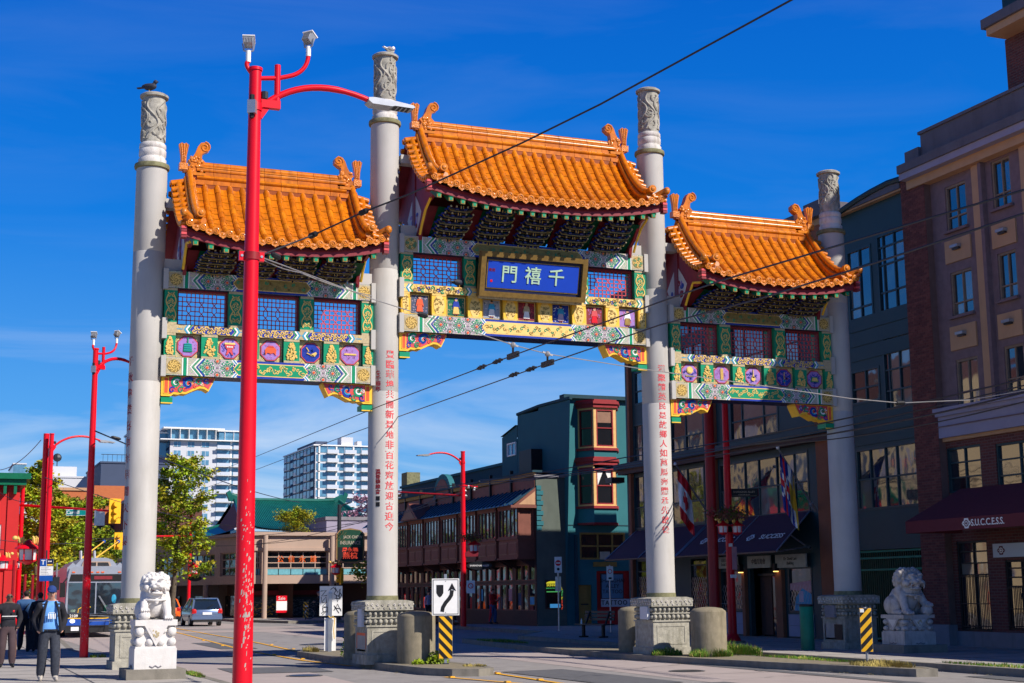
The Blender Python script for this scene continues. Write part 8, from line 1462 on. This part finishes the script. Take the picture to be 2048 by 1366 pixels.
# plates on the lamp by the shops
q = G(927, 1253); ps = thing('lane_name_sign', 'black oval lane name sign on the red lamp post by the shops', 'sign', (q.x+.75, q.y-.2, 2.9), -.35); m = MB(); m.prism([(.62*math.cos(a), .17*math.sin(a)*(1+.25*abs(math.cos(a*2)))) for a in [2*pi*k/20 for k in range(20)]], -.02, .02, 'black'); m.build('sign_plate', ps); lettering('SHANGHAI ALLEY', .115, 'white', T(0, -.025, 0) @ FRONT, ps, bold=.002)
t = thing('red_lane_sign', 'small red shaped sign above the black lane sign', 'sign', (q.x+.35, q.y-.2, 3.45), -.35); m = MB(); m.prism([(-.3, -.12), (.3, -.12), (.34, .06), (.12, .17), (0, .24), (-.12, .17), (-.34, .06)], -.02, .02, 'maroon'); m.build('sign_plate', t)
t = thing('no_parking_sign', 'white no parking sign on the lamp post by the shops', 'sign', (q.x+.30, q.y-.2, 1.9), -.3); m = MB(); m.box(-.2, .2, -.01, .01, -.3, .3, 'white'); m.disc(0, .05, .13, -.011, .004, 'red_paint', 16); m.disc(0, .05, .09, -.015, .004, 'white', 14); m.bar((-.1, -.02, .15), (.1, -.02, -.05), .03, 'red_paint', .01); m.build('sign_plate', t)
q = G(1466, 1285); t = thing('lane_name_sign', 'black lane name sign beside the pair of red poles', 'sign', (q.x+.52, q.y-.1, 4.62), -.35); m = MB(); m.box(-.42, .42, -.02, .02, -.13, .13, 'black'); m.box(-.39, .39, -.024, -.02, -.10, -.095, 'sign_cream'); m.build('sign_plate', t); lettering('SHANGHAI ALLEY', .085, 'sign_cream', T(0, -.022, .025) @ FRONT, t); lettering('CANTON ALLEY', .05, 'sign_cream', T(0, -.022, -.06) @ FRONT, t)
# lanterns and hanging baskets on the red poles
def lantern(label, p, sc=1, z=None):
    t = thing('street_lantern', label, 'lantern', p, 0, 'ornate red street lanterns'); t.scale = (sc, sc, sc); m = MB(); m.lathe([(.20, -.28), (.22, -.02), (.20, 0)], 12, 'lantern_glass'); m.build('glass', t, 40); m = MB(); m.lathe([(.34, .0), (.30, .05), (.12, .14), (.06, .22), (.001, .24)], 12, 'red_paint'); m.lathe([(.05, -.40), (.20, -.32), (.21, -.28)], 12, 'red_paint'); [m.bar((.21*math.cos(a), .21*math.sin(a), -.3), (.21*math.cos(a), .21*math.sin(a), .02), .03, 'red_paint') for a in [k*pi/3 for k in range(6)]]; m.build('frame', t, 40)
    m = MB(); [m.tube([(s*(.1+.14*u), 0, .22+.10*math.sin(u*9+s)) for u in [k/8 for k in range(10)]], .035, 5, 'gold') for s in (-1, 1)]; [m.sph((s*.33, 0, .28), (.07, .05, .06), 'gold', 8, 5) for s in (-1, 1)]; m.build('dragon_crest', t, 50)
    return t
for lb, px_, py_, D, sc in (('large lantern with a gold dragon crest on the double red poles', 56, 1098, 60, 1.6), ('lantern at the picture edge beside the red building', 5, 1122, 72, 1.3), ('lantern on the signal pole at far left', 29, 1122, 76, 1.3), ('lantern on the red pole before the ginkgo by the blue car', 387, 1135, 94, 1.3), ('lantern under the insurance sign', 672, 1135, 90, 1.2), ('lantern hanging left of the pair of red poles', 1446, 1052, 44, .7), ('lantern hanging right of the pair of red poles', 1474, 1052, 44, .7), ('lantern on the lamp post by the shops', 948, 1090, 66, 1.0)):
    p = CAM+ray(px_, py_)*D; lantern(lb, p, sc)
for lb, px_, py_, D in (('hanging flower basket on the pair of red poles', 1460, 1028, 44), ('hanging flower basket on the lamp post by the shops', 944, 1075, 66)):
    p = CAM+ray(px_, py_)*D; m = MB(T(*p)); [leaf(m, Vector((rnd.gauss(0, .28), rnd.gauss(0, .2), rnd.gauss(0, .09)-.0)), rnd.uniform(.03, .06), 'bay_brown' if k % 3 else 'leaf_dark') for k in range(700)]; m.lathe([(.02, -.22), (.24, -.05), (.27, .0)], 12, 'bark'); tag(m.build('hanging_basket'), lb, 'flower basket', 'hanging baskets on the poles')
# signal arm, street name and traffic signals
def signal(label, p, rz, back=False, sc=1):
    t = thing('traffic_signal', label, 'traffic light', p, rz, 'yellow traffic signals'); t.scale = (sc, sc, sc); m = MB()
    m.box(-.30, .30, -.0, .04, -.62, .62, 'signal_yellow'); m.box(-.17, .17, .02, .24, -.52, .52, 'signal_yellow'); m.build('housing', t)
    for k, c in enumerate(('tail_red', 'signal_yellow', 'bin_green')): m = MB(); m.cyl((0, -.02, .34-.34*k), (0, -.22, .34-.34*k), .15, .14, n=14, m='signal_yellow'); m.cyl((0, -.03, .34-.34*k), (0, -.05, .34-.34*k), .13, n=14, m='black'); m.build('lamp_hood', t)
    return t
a = CAM+ray(38, 1010)*77; b = CAM+ray(222, 1022)*73; t = thing('signal_mast_arm', 'long thin red mast arm over the street at left', 'mast arm', a); m = MB(); m.cyl((0, 0, 0), b-a, .07, .05, n=8, m='red_paint'); m.build('arm', t)
p = CAM+ray(230, 1022)*73; signal('yellow traffic signal seen edge on at the end of the left mast arm', p, .25, sc=1.0); p = CAM+ray(237, 1082)*80; signal('lower yellow traffic signal above the bus', p, .1, sc=.75); p = CAM+ray(369, 1100)*94; signal('small traffic signal on the red pole before the ginkgo', p, -1.3, sc=.9); p = CAM+ray(679, 1151)*90; signal('yellow traffic signal below the insurance sign', p, -1.5, sc=.9)
c = CAM+ray(158, 1025)*74.5; t = thing('street_name_sign', 'green street name sign hanging from the left mast arm', 'sign', c, -.35); m = MB(); m.box(-.65, .68, -.02, .02, -.16, .16, 'white'); m.box(-.63, .66, -.024, -.02, -.14, .14, 'sign_teal'); m.build('sign_plate', t); lettering('Carrall', .25, 'white', T(-.30, -.03, 0) @ FRONT, t, bold=.004, xs=.95)
c = CAM+ray(199, 1036)*73.5; t = thing('blank_sign', 'blank pale sign back hanging right of the street name', 'sign', c, -.35); m = MB(); m.box(-.26, .26, -.02, .02, -.38, .38, 'steel'); m.bar((0, 0, .38), (0, 0, .5), .03, 'dark_metal'); m.build('sign_plate', t)
a = CAM+ray(376, 1072)*95; b = CAM+ray(240, 1073)*80; t = thing('signal_mast_arm', 'thin red mast arm from the ginkgo pole towards the bus', 'mast arm', a); m = MB(); m.cyl((0, 0, 0), b-a, .06, .05, n=8, m='red_paint'); m.build('arm', t)
c = CAM+ray(321, 1050)*94; t = thing('shop_sign', 'pale green shop sign right of the first column', 'sign', c, -.3); m = MB(); m.box(-.4, .4, -.03, .03, -.22, .22, 'mint'); m.build('panel', t)
a = G(921, 1253); a = Vector((a.x, a.y, 0))+Vector((0, 0, 6.25)); b = CAM+ray(780, 983)*70; t = thing('signal_mast_arm', 'pale red mast arm reaching left from the lamp by the shops', 'mast arm', a); m = MB(); m.cyl((0, 0, 0), b-a, .05, .035, n=8, m='red_old'); m.cyl((0, 0, .0), (.1, 0, .75), .04, n=6, m='red_paint'); m.bar((-.05, 0, .5), (.9, 0, .45), .06, 'red_paint'); [m.sph((rnd.uniform(.1, 1.0), -.1, rnd.uniform(-.1, .7)), (.07, .05, .06), rnd.choice(('steel', 'black', 'zinc')), 6, 5) for k in range(12)]; m.build('arm', t)
c = CAM+ray(390, 1157)*93; t = thing('black_lane_sign', 'black shaped sign below the lantern by the blue car', 'sign', c, -.3); m = MB(); m.prism([(.45*math.cos(a), .18*math.sin(a)) for a in [2*pi*k/16 for k in range(16)]], -.02, .02, 'black'); m.build('sign_plate', t)
# bus stop
q = G(86, 1275); bs = thing('bus_stop_sign', 'blue and white bus stop sign with a large T beside the red poles', 'sign', (q.x, q.y, SZ), -.35); D = (q-CAM).length; m = MB(); m.cyl((0, 0, 0), (0, 0, 3.4), .035, n=8, m='dark_metal'); m.cyl((.4, .1, 0), (.4, .1, 2.9), .03, n=8, m='steel'); m.build('post', bs)
zc = (1190-1137)/FPX*D+1.6; BM = T(0, 0, zc) @ Matrix.Scale(.68, 4) @ T(0, 0, -zc); m = MB(BM); m.box(-.35, .42, -.05, -.03, zc-.45, zc+.5, 'white'); m.box(-.35, .02, -.054, -.05, zc+.08, zc+.5, 'sign_blue'); m.box(.05, .42, -.054, -.05, zc+.08, zc+.5, 'navy'); m.box(-.35, .42, -.054, -.05, zc-.78, zc-.45, 'sign_blue'); m.box(.08, .38, -.057, -.054, zc+.12, zc+.2, 'yellow'); [m.box(-.28, rnd.uniform(.0, .3), -.056, -.05, zc-.02-.09*k, zc+.0-.09*k, 'stone_grey') for k in range(5)]; [m.disc(.16+.12*k, zc+.36, .045, -.054, .003, 'white', 10) for k in range(2)]; m.build('sign_plate', bs); lettering('T', .38, 'white', BM @ T(-.165, -.06, zc+.29) @ FRONT, bs, bold=.008)
m = MB(BM); m.box(.22, .8, .0, .04, zc-1.3, zc-.55, 'dark_metal'); m.build('timetable_case', bs)
# insurance sign
q = CAM+ray(677, 1190)*90; js = thing('insurance_sign', 'arched dark green insurance sign with gold rim on a black pole', 'sign', (q.x, q.y, .05), -.12); D = 90; zz = lambda y: (1190-y)/FPX*D+1.63-.05; xx = lambda x: (x-686)/FPX*D*1.02
m = MB(); m.tube([(0, 0, 0), (0, 0, zz(1012))], [.16, .12], 12, 'dark_metal'); m.tube([(0, 0, zz(1022)), (.25, 0, zz(1012)), (.7, 0, zz(1008))], .05, 6, 'dark_metal'); m.build('pole', js, 40); x0, x1 = xx(677), xx(734); cxs = (x0+x1)/2; hwj = (x1-x0)/2
def arch(s, d=0): return [(cxs-hwj*s, zz(1122)+d), (cxs-hwj*s, zz(1072)), (cxs-hwj*.75*s, zz(1064)-d*.2), (cxs, zz(1060)-(1-s)*.8), (cxs+hwj*.75*s, zz(1064)-d*.2), (cxs+hwj*s, zz(1072)), (cxs+hwj*s, zz(1122)+d), (cxs+hwj*.5*s, zz(1130)+d), (cxs-hwj*.5*s, zz(1130)+d)]
m = MB(); m.prism(arch(1), -.55, -.15, 'wood_tan'); m.prism(arch(.93, .06), -.56, -.55, 'mustard'); m.prism(arch(.88, .10), -.57, -.56, 'gate_green'); m.box(cxs-hwj*.86, cxs+hwj*.86, -.575, -.57, zz(1124), zz(1098), 'black'); cab = m.build('sign_cabinet', js); y = -.58
lettering('JACK CHOW', .25, 'sign_cream', T(cxs+.16, y, zz(1078)) @ FRONT, cab, bold=.004, xs=.80); lettering('INSURANCE', .32, 'sign_cream', T(cxs, y, zz(1089.5)) @ FRONT, cab, bold=.002, xs=.74); lettering('周永職', .27, 'neon_red', T(cxs+.0, y, zz(1103.5)) @ FRONT, cab, bold=.003, xs=1.25); lettering('燕梳', .43, 'neon_red', T(cxs+.0, y, zz(1115.5)) @ FRONT, cab, bold=.006, xs=1.1)
m = MB(); [m.bar((cxs-hwj*.55+.14*math.cos(a), y, zz(1077)+.14*math.sin(a)), (cxs-hwj*.55+.36*math.cos(a), y, zz(1077)+.36*math.sin(a)), .035, 'mustard', .01) for a in [k*pi/5+.2 for k in range(9)]]; m.build('sunburst', cab); m = MB(); [m.box(-.17, .17, -.18, .0, zz(y_), zz(y_)+.5, c) for y_, c in ((1216, 'cyan'), (1228, 'pink_red'))]; m.build('poster_wrap', js)
# birds
def bird(label, p, rz, m1, m2, cat, s=1, sit=0):
    t = thing(cat, label, 'bird', p, rz); t.scale = (s, s, s); m = MB(); m.sph((0, 0, .10), (.07, .15, .075), m1, 12, 9); m.sph((0, -.12, .19), (.042, .05, .045), m2, 10, 7); m.tube([(0, -.07, .12), (0, -.11, .18)], [.05, .035], 8, m2); m.prism([(-.035, .10), (.035, .10), (.03, .30), (-.03, .30)], .09, .11, m1, 'z'); m.build('body', t, 60)
    m = MB(); m.cyl((0, -.16, .19), (0, -.21, .18), .014, .003, n=6, m='signal_yellow' if m1 == 'white' else 'dark_metal'); m.build('beak', t); m = MB(); [m.sph((s_*.055, .03, .11), (.025, .14, .05), 'stone_grey' if m1 == 'white' else m1, 8, 6) for s_ in (-1, 1)]; m.build('wing', t, 60); m = MB(); [m.cyl((s_*.03, 0, 0), (s_*.03, 0, .05), .007, n=5, m='signal_yellow') for s_ in (-1, 1)]; m.build('leg', t); return t
bird('dark pigeon perched on the top of the leftmost column', (-XA-.12, -.1, 13.40), .9, 'bird_grey', 'bird_grey', 'pigeon', 1.15); bird('white gull perched on the top of the second column', (-XB+.12, -.05, 15.15), 2.2, 'white', 'white', 'gull'); bird('pigeon standing on the beam at the right foot of the centre left lattice', (-XB+RC+1.5, YF-.0, 9.17), 1.9, 'bird_grey', 'bird_grey', 'pigeon', 1.1)
